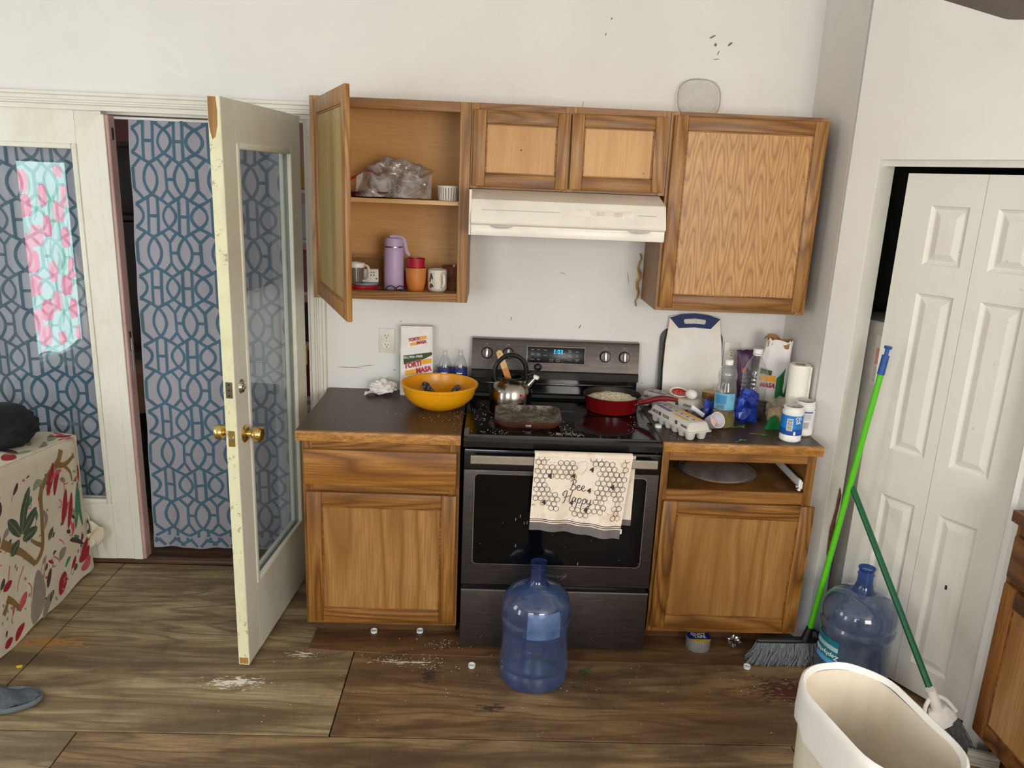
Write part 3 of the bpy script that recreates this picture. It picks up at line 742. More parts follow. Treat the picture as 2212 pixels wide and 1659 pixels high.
M_LED = emit('clock_blue', '#3fb4ff', 2.2)
def seg(bm, x, z, on):
    w, hh, q = .0085, .016, .0022
    S = {'a': (0, hh, w, q), 'g': (0, hh/2, w, q), 'd': (0, 0, w, q), 'f': (0, hh/2, q, hh/2), 'b': (w-q, hh/2, q, hh/2), 'e': (0, 0, q, hh/2), 'c': (w-q, 0, q, hh/2)}
    for k in on:
        ox, oz, sw, sh = S[k]; box(bm, x+ox, x+ox+sw, -.0004, 0, z+oz, z+oz+sh)
lb = N(); seg(lb, 0, 0, 'aefgd'); seg(lb, .0165, 0, 'abcdefg'[:4]+'ef'); seg(lb, .029, 0, 'abgcd')
for z in (.004, .012): box(lb, .0115, .0137, -.0004, 0, z, z+.0022)
o = obj('clock_digits', lb, M_LED, con, cs(.374, .078, .0018), (-tilt, 0, 0), smooth=0); o['kind'] = 'stuff'
for u, w, s in ((-.105, .094, 'Bake'), (-.078, .094, 'Broil'), (-.048, .093, 'Timer'), (-.105, .073, 'Keep\nWarm'), (-.078, .073, 'Steam\nClean'), (-.048, .070, 'Clock'), (-.105, .051, 'Frozen'), (-.078, .051, 'Pizza'), (.028, .090, 'A'), (.030, .080, 'Temp/Time'), (.030, .070, 'V'), (.062, .090, 'Delay\nStart'), (.095, .090, 'Light'), (.062, .072, 'Cook\nTime'), (.095, .072, 'Set\nStart'), (.062, .052, 'Start'), (.095, .052, 'Control\nLock')):
    text(s, .0062, M_PRINT, con, cs(.383+u, w, .0019), (PI/2-tilt, 0, 0), extrude=.0001)
for u in (-.020, .010):
    fr_ = N()
    for x0, x1, z0, z1 in ((-.007, .007, .0040, .0048), (-.007, .007, -.0048, -.0040), (-.007, -.0062, -.0048, .0048), (.0062, .007, -.0048, .0048)): box(fr_, x0, x1, -.0003, 0, z0, z1)
    o = obj('key_outline', fr_, M_PRINT, con, cs(.383+u, .049, .0018), (-tilt, 0, 0), smooth=0); o['kind'] = 'stuff'
# knobs with their dial marks
for i, u in enumerate((.075, .170, .604, .690)):
    k = obj('knob', lathe(N(), [(.024, 0), (.0235, .010), (.021, .014), (0, .014)], 30), M_BS, con, cs(u, .072, .0006), (PI/2-tilt, 0, 0))
    obj('knob_grip', bx(-.007, .007, -.022, .022, .013, .026, .004, 3), plain('knob_silver', '#a8a6a2', .25, .9), k, None, (0, 0, (-.03, .02, .02, .01)[i]))
    obj('knob_rim', lathe(N(), [(.0245, 0), (.0258, .001), (.0245, .004)], 30), M_SILVERLINE, k)
    for a in (35, 75, 105, 145, 200, 240, 300, 340):
        aa = math.radians(a); obj('dial_mark', bx(-.002, .002, -.0002, 0, -.0006, .0006), M_PRINT, con, cs(u+.036*math.cos(aa), .072+.034*math.sin(aa), .0006), (-tilt, 0, 0))
    text('OFF', .0062, M_PRINT, con, cs(u, .1115, .0006), (PI/2-tilt, 0, 0), extrude=.0001)
    text('LO', .006, M_PRINT, con, cs(u, .0300, .0006), (PI/2-tilt, 0, 0), extrude=.0001)
# oven door
YD = -.658
od_ = obj('oven_door', bx(.004, RW-.004, YD, -.616, .306, .790, .004, 2), M_BS, r)
obj('door_header', bx(.004, RW-.004, YD, -.616, .7905, .872, .004, 2), M_GLOSSBLACK, od_)
wn = N(); prism(wn, rrect(.664, .380, .018, 5, .376, .586), YD-.0012, YD+.004, 'y'); obj('window_frame', wn, M_SILVERLINE, od_)
wn = N(); prism(wn, rrect(.658, .374, .016, 5, .376, .586), YD-.002, YD+.004, 'y'); obj('oven_window', wn, M_GLASSTOP, od_)
hb = N(); prism(hb, [(-.700, .828), (-.703, .832), (-.703, .858), (-.700, .862), (-.690, .862), (-.690, .828)], .030, .732, 'x'); hd = obj('door_handle', hb, M_SATIN, od_)
for x in (.034, .716): obj('handle_post', bx(x, x+.014, -.694, YD, .834, .856, .003, 2), M_BLACK, hd)
obj('storage_drawer', bx(.004, RW-.004, YD, -.616, .028, .284, .004, 2), M_BS, r)
obj('drawer_lip', bx(.004, RW-.004, YD-.0012, YD+.004, .278, .2845, .001, 1), M_SILVERLINE, r)
text('Whirlpool', .021, plain('badge', '#9d9893', .3, .9), od_, (.378, YD-.0006, .352), extrude=.0005, width=.92)
sw_ = N(); tube(sw_, catmull([(.398, YD-.001, .338), (.410, YD-.001, .344), (.420, YD-.001, .358), (.416, YD-.001, .362)], 4), .0007, 5); obj('badge_swoosh', sw_, plain('badge', ''), od_)
dr_ = N()
random.seed(3)
for i in range(26):
    x, z = random.uniform(.06, .70), random.uniform(.40, .60) if random.random() < .6 else random.uniform(.06, .30)
    hgt = random.choice((.002, .002, .003, .012)); box(dr_, x, x+.0022, YD-.0026, YD-.001, z, z+hgt)
o = obj('splash_spots', dr_, plain('dried_splash', '#8e8983', .7), r, smooth=0); o['kind'] = 'stuff'

# ------------------------------------------------------------------ towel over the oven handle
def m_towel():
    t = NT('towel_cotton'); v = t.obj_coord(); a = t.noise(v, 9, 5, .65); b = t.noise(v, 400, 2, .5)
    col = t.ramp(a, [(.35, srgb('#e3d3bd')), (.55, srgb('#eadfd0')), (.75, srgb('#d8bd9e'))]); s = t.noise(v, 17, 5, .7)
    col = t.mix(t.math('MULTIPLY', t.ramp(s, [(.58, (0, 0, 0, 1)), (.78, (1, 1, 1, 1))]), .35), col, srgb('#7d6a58'))
    t.bsdf(col, .95, 0, .1, bump=b, bstr=.3); return t.m
M_TOWEL = m_towel(); M_TBAND = plain('towel_grey_band', '#6f6866', .95, vary=.1, vscale=200); M_TINK = plain('towel_ink', '#3a3432', .95, vary=.1)
M_TINK2 = plain('towel_ink_tan', '#8a6f55', .95)
tw = thing('dish_towel', 'cream honeycomb dish towel hanging on the oven handle', 'towel', (SX, 0, 0))
XT0, XT1 = .268, .634
def towel_front(u, v):
    """u 0..1 left-right, v 0..1 top-bottom"""
    x = XT0+(XT1-XT0)*u+v*(-.010*(1-u)-.030*u); zb = .592-.034*u
    z = .872+(zb-.872)*v
    y = -.716-.008*math.sin(u*9+.6)*v-.006*math.sin(u*23+v*2)*v-.004*v-.010*(v**2)
    if v < .03: y += (.03-v)/.03*.004
    return Vector((x, y, z))
def t_surf(u, v):
    p = towel_front(u, v); a = towel_front(u+.01, v)-towel_front(u-.01, v); b_ = towel_front(u, min(v+.01, 1.02))-towel_front(u, v-.01)
    n = a.cross(b_); n.normalize()
    if n.y > 0: n = -n
    return p, n
b = N(); grid(b, 40, 40, towel_front); top = [(towel_front(i/40, 0)) for i in range(41)]
ft = obj('front_drop', b, M_TOWEL, tw)
b = N(); grid(b, 40, 8, lambda u, v: Vector((XT0+(XT1-XT0)*u, -.698-.018*math.cos(v*PI), .872+.016*math.sin(v*PI)))); obj('fold_over_handle', b, M_TOWEL, tw)
b = N(); grid(b, 30, 20, lambda u, v: Vector((XT0+.008+(XT1-XT0+.010)*u, -.6795+.003*math.sin(u*11)*v, .872+(.612-.872+.02*(1-u))*v-.0))); obj('back_drop', b, M_TOWEL, tw)
b = N(); grid(b, 30, 3, lambda u, v: Vector((XT0+.008+(XT1-XT0+.010)*u, -.6805+.003*math.sin(u*11), .6125+.02*(1-u)-.024*v))); obj('back_band', b, M_TBAND, tw)
b = N(); grid(b, 40, 6, lambda u, v: t_surf(u, .905+.11*v)[0]+t_surf(u, .905)[1]*.0008); obj('hem_band', b, M_TBAND, ft)
for vv in (.862, .885):
    b = N(); ribbon(b, [(i/40, vv) for i in range(41)], .010, t_surf, .0008); obj('stripe', b, M_TINK, ft)
# honeycomb print, bees, dotted flight lines and lettering
TW, TH = .36, .30
def hexa(bm, cx, cy, rr_):
    pts = [((cx+rr_*math.cos(PI/3*k+.5))/TW, (cy+rr_*math.sin(PI/3*k+.5))/TH) for k in range(6)]
    P = []
    for k in range(6):
        a_, c_ = pts[k], pts[(k+1) % 6]
        for q in range(3): P.append((a_[0]+(c_[0]-a_[0])*q/3, a_[1]+(c_[1]-a_[1])*q/3))
    n = len(P)
    w = .0009
    for i in range(n):
        p, q = P[i], P[(i+1) % n]
        dx, dy = (q[0]-p[0])*TW, (q[1]-p[1])*TH; L = math.hypot(dx, dy); ox, oy = -dy/L*w/TW, dx/L*w/TH
        vs_ = []
        for (uu, vv2) in ((p[0]-ox, p[1]-oy), (q[0]-ox, q[1]-oy), (q[0]+ox, q[1]+oy), (p[0]+ox, p[1]+oy)):
            if not (0 < uu < 1 and 0 < vv2 < .85): return
            pt, nn = t_surf(uu, vv2); vs_.append(bm.verts.new(pt+nn*.0009))
        bm.faces.new(vs_)
random.seed(11)
hx = N(); hx2 = N(); R6 = .0115
for row in range(14):
    for col_ in range(19):
        x = col_*R6*1.83+(row % 2)*R6*.92+.004; y = row*R6*1.62+.004
        d = mnoise.noise(Vector((x*16, y*16, 3.3)))
        if d < -.16 or (.105 < x < .245 and .085 < y < .205): continue
        hexa(hx if random.random() < .8 else hx2, x+random.uniform(-.001, .001), y, R6*.92)
o = obj('honeycomb_print', hx, M_TINK, ft, smooth=0); o['kind'] = 'stuff'
o = obj('honeycomb_print_tan', hx2, M_TINK2, ft, smooth=0); o['kind'] = 'stuff'
for (x, y) in ((.062, .078), (.150, .075), (.215, .045), (.215, .128), (.155, .185), (.300, .108), (.048, .188), (.212, .207)):
    bb = N()
    ribbon(bb, [((x-.008+.0016*k)/TW, (y+.002*math.sin(k))/TH) for k in range(11)], lambda q: .026*math.sin(PI*q)+.003, t_surf, .0011)
    for a in (-1, 1):
        ribbon(bb, [((x+.001*k)/TW, (y-a*.0022*k)/TH) for k in range(6)], lambda q: .018*math.sin(PI*q)+.002, t_surf, .0012)
    o = obj('bee_print', bb, M_TINK, ft, smooth=0); o['kind'] = 'stuff'
dl_ = N()
for path in ([(.02, .02), (.07, .022), (.12, .025), (.16, .02), (.19, .015), (.195, .04), (.18, .07)], [(.23, .04), (.27, .02), (.29, .045), (.31, .07), (.34, .05)], [(.22, .12), (.25, .15), (.22, .19), (.16, .185), (.13, .17), (.125, .14), (.15, .12)], [(.305, .11), (.275, .15), (.265, .18), (.29, .205), (.32, .22)], [(.05, .18), (.07, .15), (.06, .12), (.02, .125)]):
    C_ = catmull([(p[0], p[1], 0) for p in path], 8)
    for i in range(0, len(C_)-1, 2):
        ribbon(dl_, [(C_[i].x/TW, C_[i].y/TH), (C_[i+1].x/TW, C_[i+1].y/TH)], .0022/TH*.5, t_surf, .0010)
o = obj('flight_line_print', dl_, M_TINK, ft, smooth=0); o['kind'] = 'stuff'
def script(strokes, ox, oy, sc, wd):
    bm = N()
    for s in strokes:
        C_ = catmull([(p[0], p[1], 0) for p in s], 5)
        ribbon(bm, [((ox+p.x*sc)/TW, (oy-p.y*sc)/TH) for p in C_], wd/TH, t_surf, .0013)
    return bm
BEE = [[(.18, 0), (.30, .5), (.36, .98)], [(.10, .82), (.30, 1.02), (.55, .98), (.58, .75), (.34, .55), (.60, .45), (.62, .12), (.35, -.02), (.12, .06)], [(.72, .22), (.95, .34), (.95, .50), (.80, .45), (.76, .16), (.92, .0), (1.12, .12)], [(1.12, .12), (1.36, .34), (1.36, .5), (1.20, .45), (1.16, .16), (1.34, 0), (1.55, .15)]]
HAP = [[(.05, .55), (.0, .8), (.2, 1.0), (.34, .9), (.26, .4), (.16, 0), (.02, -.04)], [(.80, 1.05), (.66, .5), (.60, .04)], [(.10, .42), (.45, .52), (.72, .56)], [(1.12, .42), (.95, .45), (.84, .2), (.92, .0), (1.06, .15), (1.14, .42), (1.12, .1), (1.22, .02)], [(1.34, .42), (1.28, .0), (1.18, -.5)], [(1.30, .25), (1.46, .46), (1.58, .3), (1.48, .02), (1.32, .04)], [(1.74, .42), (1.68, .0), (1.58, -.5)], [(1.70, .25), (1.86, .46), (1.98, .3), (1.88, .02), (1.72, .04)], [(2.08, .42), (2.06, .1), (2.2, .02), (2.34, .2), (2.38, .42), (2.3, -.1), (2.15, -.5), (1.95, -.45), (2.2, -.15), (2.5, .05)]]
o = obj('lettering', script(BEE, .138, .132, .042, .0026), M_TINK, ft, smooth=0); o['label'] = 'script lettering reading Bee'
o = obj('lettering', script(HAP, .118, .182, .046, .0026), M_TINK, ft, smooth=0); o['label'] = 'script lettering reading Happy'
obj('care_tag', bx(.602, .612, -.7245, -.7238, .572, .592), M_WHITEPL, tw)

# ------------------------------------------------------------------ on the cooktop
Z0 = .9196
kt = thing('tea_kettle', 'brushed steel tea kettle with black loop handle on the cooktop', 'kettle', (.197, -.215, Z0))
kt.scale = (1.08, 1.08, 1.10)
def m_brushed():
    t = NT('kettle_steel'); v = t.obj_coord(); a = t.noise(v, 8, 4, .6); col = t.ramp(a, [(.3, srgb('#8e8a80')), (.7, srgb('#b4afa5'))]); t.bsdf(col, .17, 1.0, .5); return t.m
M_KET = m_brushed()
obj('body', lathe(N(), [(0, 0), (.078, 0), (.084, .006), (.085, .030), (.083, .060), (.074, .088), (.058, .106), (.045, .112), (.045, .106), (.055, .098), (.07, .06), (.07, .01), (0, .006)], 48), M_KET, kt)
obj('rim', lathe(N(), [(.041, .1125), (.047, .1125), (.047, .118), (.041, .118), (.041, .1125)], 40), M_BLACK, kt)
sp = N(); tube(sp, [(.058, -.012, .075), (.080, -.017, .102), (.092, -.020, .118)], [.020, .015, .012], 16); obj('spout', sp, M_KET, kt)
hk = N(); hp = catmull([(-.062, .0, .095), (-.068, .0, .125), (-.060, .0, .165), (-.025, .0, .198), (.015, .0, .200), (.045, .0, .178), (.056, .0, .145), (.060, .0, .100)], 6); tube(hk, hp, .0095, 12, sq=1.3); obj('handle', hk, M_BLACK, kt)
for x in (-.064, .060): obj('handle_bracket', bx(x-.006, x+.006, -.009, .009, .075, .108, .002, 2), M_BLACK, kt)
wv = N(); tube(wv, [(.062, -.014, .128), (.090, -.019, .140), (.098, -.021, .150)], [.007, .007, .006], 10); sph = obj('whistle_lever', wv, M_BLACK, kt)
kb = N(); bmesh.ops.create_uvsphere(kb, u_segments=18, v_segments=12, radius=.016); obj('whistle_knob', kb, M_BLACK, kt, (.100, -.021, .163))
obj('whistle_cap', lathe(N(), [(0, 0), (.012, 0), (.012, .012), (0, .014)], 18), M_WHITEPL, kt, (.093, -.0205, .117), (0, math.radians(25), 0))
obj('red_sticker', bx(.035, .046, -.0805, -.0775, .055, .066, .001, 1), plain('red_dot', '#c8102e', .4), kt)
spt = N(); prism(spt, [(-.012, 0), (.012, 0), (.0125, .12), (.0135, .20), (.011, .212), (0, .217), (-.011, .212), (-.0135, .20), (-.0125, .12)], -.003, .003, 'y')
spo = thing('wooden_spatula', 'pale wooden spatula standing in the kettle opening', 'spatula', (.2140, -.215, Z0+.038)); spo.rotation_euler = (0, math.radians(-21), 0)
obj('blade', spt, wood('spatula_wood', '#b98d55', '#d6b27c', '#e0c18f', 'z', 3), spo)
obj('dipped_band', bx(-.0130, .0130, -.0034, .0034, .03, .135), plain('orange_lacquer', '#c07a3f', .35), spo)
obj('hang_hole', lathe(N(), [(0, .0001), (.0026, .0001), (.0026, -.0001), (0, -.0001)], 10, M=Matrix.Translation((0, -.0032, .200)) @ Matrix.Rotation(PI/2, 4, 'X')), M_BLACK, spo)

# burnt rectangular griddle
def m_burnt():
    t = NT('burnt_griddle'); v = t.obj_coord(); a = t.noise(v, 26, 6, .75); b = t.noise(v, 90, 5, .7)
    col = t.ramp(a, [(.34, srgb('#2b241f')), (.5, srgb('#6d655b')), (.66, srgb('#a39b90'))]); col = t.mix(t.math('MULTIPLY', t.ramp(b, [(.5, (0, 0, 0, 1)), (.6, (1, 1, 1, 1))]), .6), col, srgb('#2b231d'))
    t.bsdf(col, .6, .3, .4, bump=b, bstr=.5); return t.m
gr = thing('griddle_pan', 'burnt rectangular griddle pan with warped copper side on the cooktop', 'griddle', (.262, -.425, Z0), math.radians(-1))
def gring(w, h, z, k=0, rr_=.045):
    out = []
    for (x, y) in rrect(w, h, rr_, 6):
        dz = 0
        if k and y < -h*.3: dz = -k*math.exp(-((x+.0)/.055)**2)
        out.append((x, y, z+dz))
    return out
b = N(); loft(b, [gring(.235, .205, 0), gring(.262, .232, .016, .0), gring(.268, .238, .030, .010), gring(.262, .232, .030, .010), gring(.248, .218, .018, .0), gring(.232, .202, .012)], True, False); obj('shell', b, plain('copper_side', '#6b4434', .4, .5, vary=.2, vscale=12), gr)
b = N(); loft(b, [gring(.2625, .2325, .0305, .010), gring(.248, .218, .0185, 0), gring(.228, .198, .0128), gring(.12, .1, .0128), gring(.02, .02, .0128, 0, .008)], False, True); obj('burnt_surface', b, m_burnt(), gr)
rv = N()
for x in (-.007, .003): pass
obj('rivet_plate', bx(-.012, .012, -.1205, -.115, .006, .019, .002, 2), M_DARKSTEEL, gr)

# red skillet with rice
pan = thing('skillet', 'red skillet with rice on the back right burner', 'pan', (.632, -.225, Z0))
M_RED = plain('red_enamel', '#6e0a0e', .2, 0, .6, vary=.12, vscale=8, Coat_Weight=.5)
M_NONSTICK = plain('nonstick_dark', '#26211d', .35)
obj('outer_wall', lathe(N(), [(0, 0), (.100, 0), (.108, .004), (.122, .066), (.124, .069), (.1215, .0695)], 56), M_RED, pan)
obj('inner_wall', lathe(N(), [(.1215, .0695), (.119, .066), (.106, .008), (0, .006)], 56), M_NONSTICK, pan)
obj('rim', lathe(N(), [(.1205, .0690), (.1225, .0712), (.1245, .0690)], 56), M_NONSTICK, pan)
hp = catmull([(.098, -.075, .056), (.130, -.088, .066), (.17, -.100, .082), (.21, -.104, .086), (.245, -.106, .082), (.256, -.106, .080)], 6)
hb = N(); n_ = len(hp); tube(hb, hp, [.009+.004*math.sin(PI*min(1, i/(n_*.8))) for i in range(n_)], 14, sq=1.45); obj('handle', hb, M_RED, pan)
for a in (-.70, -.55): obj('rivet', lathe(N(), [(0, .003), (.004, .002), (.005, 0)], 12), M_STEEL, pan, (.1165*math.cos(a), .1165*math.sin(a), .045), (0, PI/2, a))
b = N(); lathe(b, [(0, .058), (.05, .060), (.09, .055), (.110, .044)], 48)
for v in b.verts: v.co.z += .006*mnoise.noise(v.co*38)
rc = obj('rice', b, plain('cooked_rice', '#e6d8b4', .6, vary=.15, vscale=90)); tag(rc, 'cooked rice filling the red skillet', 'rice', kind='stuff'); rc.location = (.632, -.225, Z0)
gm = N(); random.seed(5)
def grain(bm, p, l, w, a, tilt_=0):
    d = Vector((math.cos(a)*math.cos(tilt_), math.sin(a)*math.cos(tilt_), math.sin(tilt_))); s = Vector((-math.sin(a), math.cos(a), 0)); t_ = d.cross(s)
    P = [p-d*l/2, p+s*w/2, p+t_*w/2, p-s*w/2, p-t_*w/2, p+d*l/2]; V_ = [bm.verts.new(x) for x in P]
    for i in range(4):
        bm.faces.new((V_[0], V_[1+(i+1) % 4], V_[1+i])); bm.faces.new((V_[5], V_[1+i], V_[1+(i+1) % 4]))
for i in range(1500):
    rr_ = .108*math.sqrt(random.random()); a = random.uniform(0, 2*PI); p = Vector((rr_*math.cos(a), rr_*math.sin(a), 0)); zz = .0605-.015*(rr_/.108)**2.4+.006*mnoise.noise(Vector((p.x, p.y, .058))*38)
    grain(gm, Vector((p.x, p.y, zz+.001)), random.uniform(.008, .012), .0034, random.uniform(0, 2*PI), random.uniform(-.8, .8))
o = obj('rice_grains', gm, plain('rice_grain', '#f2ead4', .5, vary=.1, vscale=200), rc, smooth=0); o['kind'] = 'stuff'
# spilled rice and crumbs
def crumbs(name, label, spots, mat, z, size=(.004, .008), w=.0022):
    bm = N()
    for (cx, cy, rx, ry, n) in spots:
        for i in range(n): grain(bm, Vector((random.gauss(cx, rx), random.gauss(cy, ry), z+w/2)), random.uniform(*size), w, random.uniform(0, 2*PI))
    o = obj(name, bm, mat, smooth=0); tag(o, label, 'crumbs', kind='stuff'); return o
M_CRUMB = plain('crumb', '#cfc3ac', .7, vary=.12, vscale=200)
crumbs('rice_crumbs', 'spilled rice grains on the black cooktop', [(.425, -.585, .025, .012, 60), (.36, -.59, .02, .008, 18), (.12, -.585, .06, .015, 24), (.07, -.45, .02, .08, 14), (.40, -.50, .02, .03, 14), (.70, -.47, .02, .08, 16), (.08, -.28, .025, .05, 14), (.14, -.36, .06, .05, 12)], M_CRUMB, .9193, (.003, .008))
# ------------------------------------------------------------------ left counter
ZC = .9147
def wrap(me, R, a0, z, flip=False, off=.0006):
    """bend flat lettering round an upright cylinder; a0 is the angle it faces"""
    for v in me.vertices:
        x, y, d = v.co
        if flip: x, y = -x, -y
        a = a0+x/R; rr_ = R+off+d
        v.co = (rr_*math.cos(a), rr_*math.sin(a), z+y)
    return me
def band(R, a0, a1, z0, z1, off=.0005, n=24, nz=1, rf=None):
    bm = N()
    def f(u, v):
        z = z0+(z1-z0)*v; a = a0+(a1-a0)*u; q = (rf(z) if rf else R)+off
        return Vector((q*math.cos(a), q*math.sin(a), z))
    return grid(bm, n, nz, f)
CAMA = lambda x, y: math.atan2(-3.42-y, .10-x)   # direction of the viewer from a spot on the counter

bw = obj('mixing_bowl', lathe(N(), [(0, 0), (.075, 0), (.080, .003), (.115, .020), (.143, .048), (.153, .078), (.156, .094), (.163, .097), (.164, .105), (.158, .107), (.152, .103), (.149, .080), (.138, .050), (.110, .026), (.075, .010), (0, .008)], 64), plain('yellow_plastic', '#e8a010', .28, 0, .5, vary=.03))
bw.location = (-.108, -.250, ZC); tag(bw, 'large yellow plastic mixing bowl on the left counter', 'bowl')
M_SPK = None
def m_speck():
    t = NT('flour_specked_black'); v = t.obj_coord(); a = t.noise(v, 90, 3, .7); col = t.ramp(a, [(.5, srgb('#1c2224')), (.6, srgb('#8d9290'))]); t.bsdf(col, .5); return t.m
M_SPK = m_speck()
for nm, p0, p1, rr_, lab in (('tongs', (-.130, -.285, ZC+.024), (-.176, -.190, ZC+.086), .012, 'dark floury tongs handle leaning in the yellow bowl'), ('whisk', (-.085, -.260, ZC+.022), (-.030, -.165, ZC+.070), .010, 'short dark floury whisk handle at the right of the yellow bowl')):
    o = thing(nm, lab, 'utensil', p0); a, b_ = Vector((0, 0, 0)), Vector(p1)-Vector(p0)
    tb = N(); tube(tb, [a, a.lerp(b_, .5), b_*.9, b_], [rr_*.7, rr_, rr_*1.05, rr_*.6], 12, sq=1.4); obj('handle', tb, M_SPK, o)
    if nm == 'tongs':
        tb = N(); tube(tb, [a+Vector((.02, 0, 0)), b_*.55+Vector((.018, 0, .0)), b_*.92+Vector((.006, 0, .004))], [.005, .008, .006], 8); obj('arm', tb, M_SPK, o)
    else:
        for k in range(4):
            tb = N(); tube(tb, catmull([a, a+Vector((-.02+.013*k, -.02, .004)), a+Vector((-.01+.006*k, -.045, -.002))], 4), .0015, 6); obj('wire', tb, M_STEEL, o)

# corn flour bag
M_PAPER = plain('white_paper_bag', '#e9e6e2', .6, vary=.04, vscale=20, bump=.25)
M_KRAFT = plain('kraft_inside', '#9c7358', .8); M_GRN = plain('print_green', '#2f4a1c', .6); M_REDP = plain('print_red', '#b3122c', .6); M_ORG = plain('print_orange', '#f0ab2a', .6); M_FPR = plain('print_grey', '#9aa39c', .7); M_WPR = plain('print_white', '#f2f0ea', .6)
def bag_body(w, d, h, top_d, seed, amp=.004, lean=0):
    bm = N(); rings = []
    for k in range(17):
        f = k/16; z = h*f
        dd_ = d+(top_d-d)*max(0, (f-.62)/.38)**1.0; ww = w*(1-.02*f)
        ring = []
        for (x, y) in rrect(ww, dd_, min(.006, dd_*.4), 2):
            ring.append((x, y, z))
        # subdivide long sides
        R2 = []
        n = len(ring)
        for i in range(n):
            a, c_ = Vector(ring[i]), Vector(ring[(i+1) % n]); m = max(1, int((c_-a).length/.016))
            for q in range(m): R2.append(a.lerp(c_, q/m))
        rings.append(R2)
    m = min(len(q) for q in rings)
    out = []
    for R2 in rings:
        # resample to the same count by arc length
        L = [0]
        for i in range(len(R2)): L.append(L[-1]+(R2[(i+1) % len(R2)]-R2[i]).length)
        T = L[-1]; q = []
        for j in range(64):
            s = T*j/64; i = 0
            while L[i+1] < s: i += 1
            q.append(R2[i].lerp(R2[(i+1) % len(R2)], (s-L[i])/max(1e-9, L[i+1]-L[i])))
        out.append(q)
    for k, q in enumerate(out):
        f = k/16
        for p in q:
            nrm = Vector((p.x, p.y*2, 0)).normalized(); a_ = amp*(.35+1.2*max(0, f-.55))
            p += nrm*a_*mnoise.noise(Vector((p.x*30, p.y*30, p.z*22+seed))); p.y += lean*f*f
    loft(bm, out, True, False); return bm, out[-1]
def flour_bag(label, loc, rotz, w, d, h, top_d):
    t = thing('flour_bag', label, 'flour bag', loc, rotz, group='corn flour bags')
    bm, top = bag_body(w, d, h, top_d, 3.3); body = obj('paper_body', bm, M_PAPER, t, smooth=50)
    bm = N(); vv = [bm.verts.new(p+Vector((0, 0, -.004))) for p in top]; bm.faces.new(vv); obj('open_mouth', bm, M_KRAFT, t)
    return t, body
fb, body = flour_bag('upright white corn flour bag behind the yellow bowl', (-.224, -.052, ZC), math.radians(5), .146, .075, .308, .030)
yf = -.0415
def fprint(nm, poly, mat, z=0, y=None): obj(nm, prism(N(), poly, (yf if y is None else y)-.0012, (yf if y is None else y)+.003, 'y'), mat, body)
fprint('green_band', [(-.058, .180), (.066, .198), (.067, .186), (.030, .166), (-.056, .146)], M_GRN)
fprint('orange_block', [(.016, .160), (.064, .170), (.064, .150), (.016, .141)], M_ORG)
fprint('orange_block', [(-.050, .112), (-.003, .121), (-.003, .100), (-.048, .092)], M_ORG)
text('GLUTEN FREE', .0135, M_WPR, body, (-.016, yf-.0016, .176), (PI/2, -.10, 0), bold=.0003)
text('TORTI', .033, M_REDP, body, (-.018, yf-.0016, .140), (PI/2, -.20, 0), shear=.15, bold=.0012, width=.80)
text('MASA', .033, M_REDP, body, (.030, yf-.0016, .118), (PI/2, -.20, 0), shear=.15, bold=.0012, width=.80)
yt = -.0300
for nm, poly, mat in (('orange_block', [(-.002+.010, .262), (.040, .270), (.040, .256), (.008, .249)], M_ORG), ('orange_block', [(-.030, .235), (.002, .241), (.002, .229), (-.029, .223)], M_ORG)): obj(nm, prism(N(), poly, yt-.003, yt-.0015, 'y'), mat, body, None, None)
text('TORTI', .0195, M_REDP, body, (-.014, yt-.0042, .252), (PI/2-.15, -.18, 0), shear=.15, bold=.0007, width=.85)
text('MASA', .0195, M_REDP, body, (.020, yt-.0042, .240), (PI/2-.15, -.18, 0), shear=.15, bold=.0007, width=.85)
for z in [.06+.0095*i for i in range(13)]:
    o = obj('fine_print', bx(-.0762, -.0752, -.034, .020, z, z+.0035), M_FPR, body)
obj('corn_picture', prism(N(), [(.000, .080), (.016, .088), (.022, .082), (.016, .062), (.002, .060)], yf-.0012, yf+.002, 'y'), plain('print_peach', '#e8b58a', .6), body)
obj('corn_picture', prism(N(), [(.024, .086), (.040, .090), (.036, .082), (.030, .058), (.024, .060)], yf-.0012, yf+.002, 'y'), M_GRN, body)

# two small water bottles
M_PET = clear('clear_bottle', (.93, .94, .945, 1), .03, 1.45, haze=.08, hazecol='#c9cdd0', boost=1.8)
def small_bottle(label, loc):
    t = thing('water_bottle', label, 'bottle', loc, group='small water bottles')
    obj('body', lathe(N(), [(0, .002), (.026, 0), (.031, .006), (.0315, .10), (.0315, .128), (.028, .148), (.016, .178), (.0105, .186), (.0105, .197), (.0125, .1975), (.0125, .200), (.0105, .2005), (.0105, .207)], 32), M_PET, t)
    a = CAMA(loc[0], loc[1])
    obj('label', band(.0315, 0, 2*PI, .066, .126, .0006, 32), plain('bottle_label_navy', '#26377e', .4, vary=.15, vscale=40), t)
    obj('label_mark', band(.0315, a-.5, a+.3, .104, .109, .0012, 8), M_WPR, t)
    return t
small_bottle('empty clear water bottle with navy label beside the flour bag', (-.098, -.062, ZC)); small_bottle('empty clear water bottle with navy label next to the stove console', (-.030, -.058, ZC))
pt = obj('paper_towel_wad', crumple(4.4, .048, .5, 4, 1.4, (1.15, .8, .62)), plain('crumpled_tissue', '#efe9e4', .9, vary=.03)); pt.location = (-.370, -.085, ZC); tag(pt, 'crumpled white paper towel on the left counter', 'paper towel')
tl = N(); grid(tl, 14, 8, lambda u, v: Vector((-.075+.10*u, -.03+.05*v-.02*(1-u), .004+.012*abs(math.sin(u*5+v*3))+.01*u*v))); tlo = obj('loose_corner', tl, plain('crumpled_tissue', ''), pt)
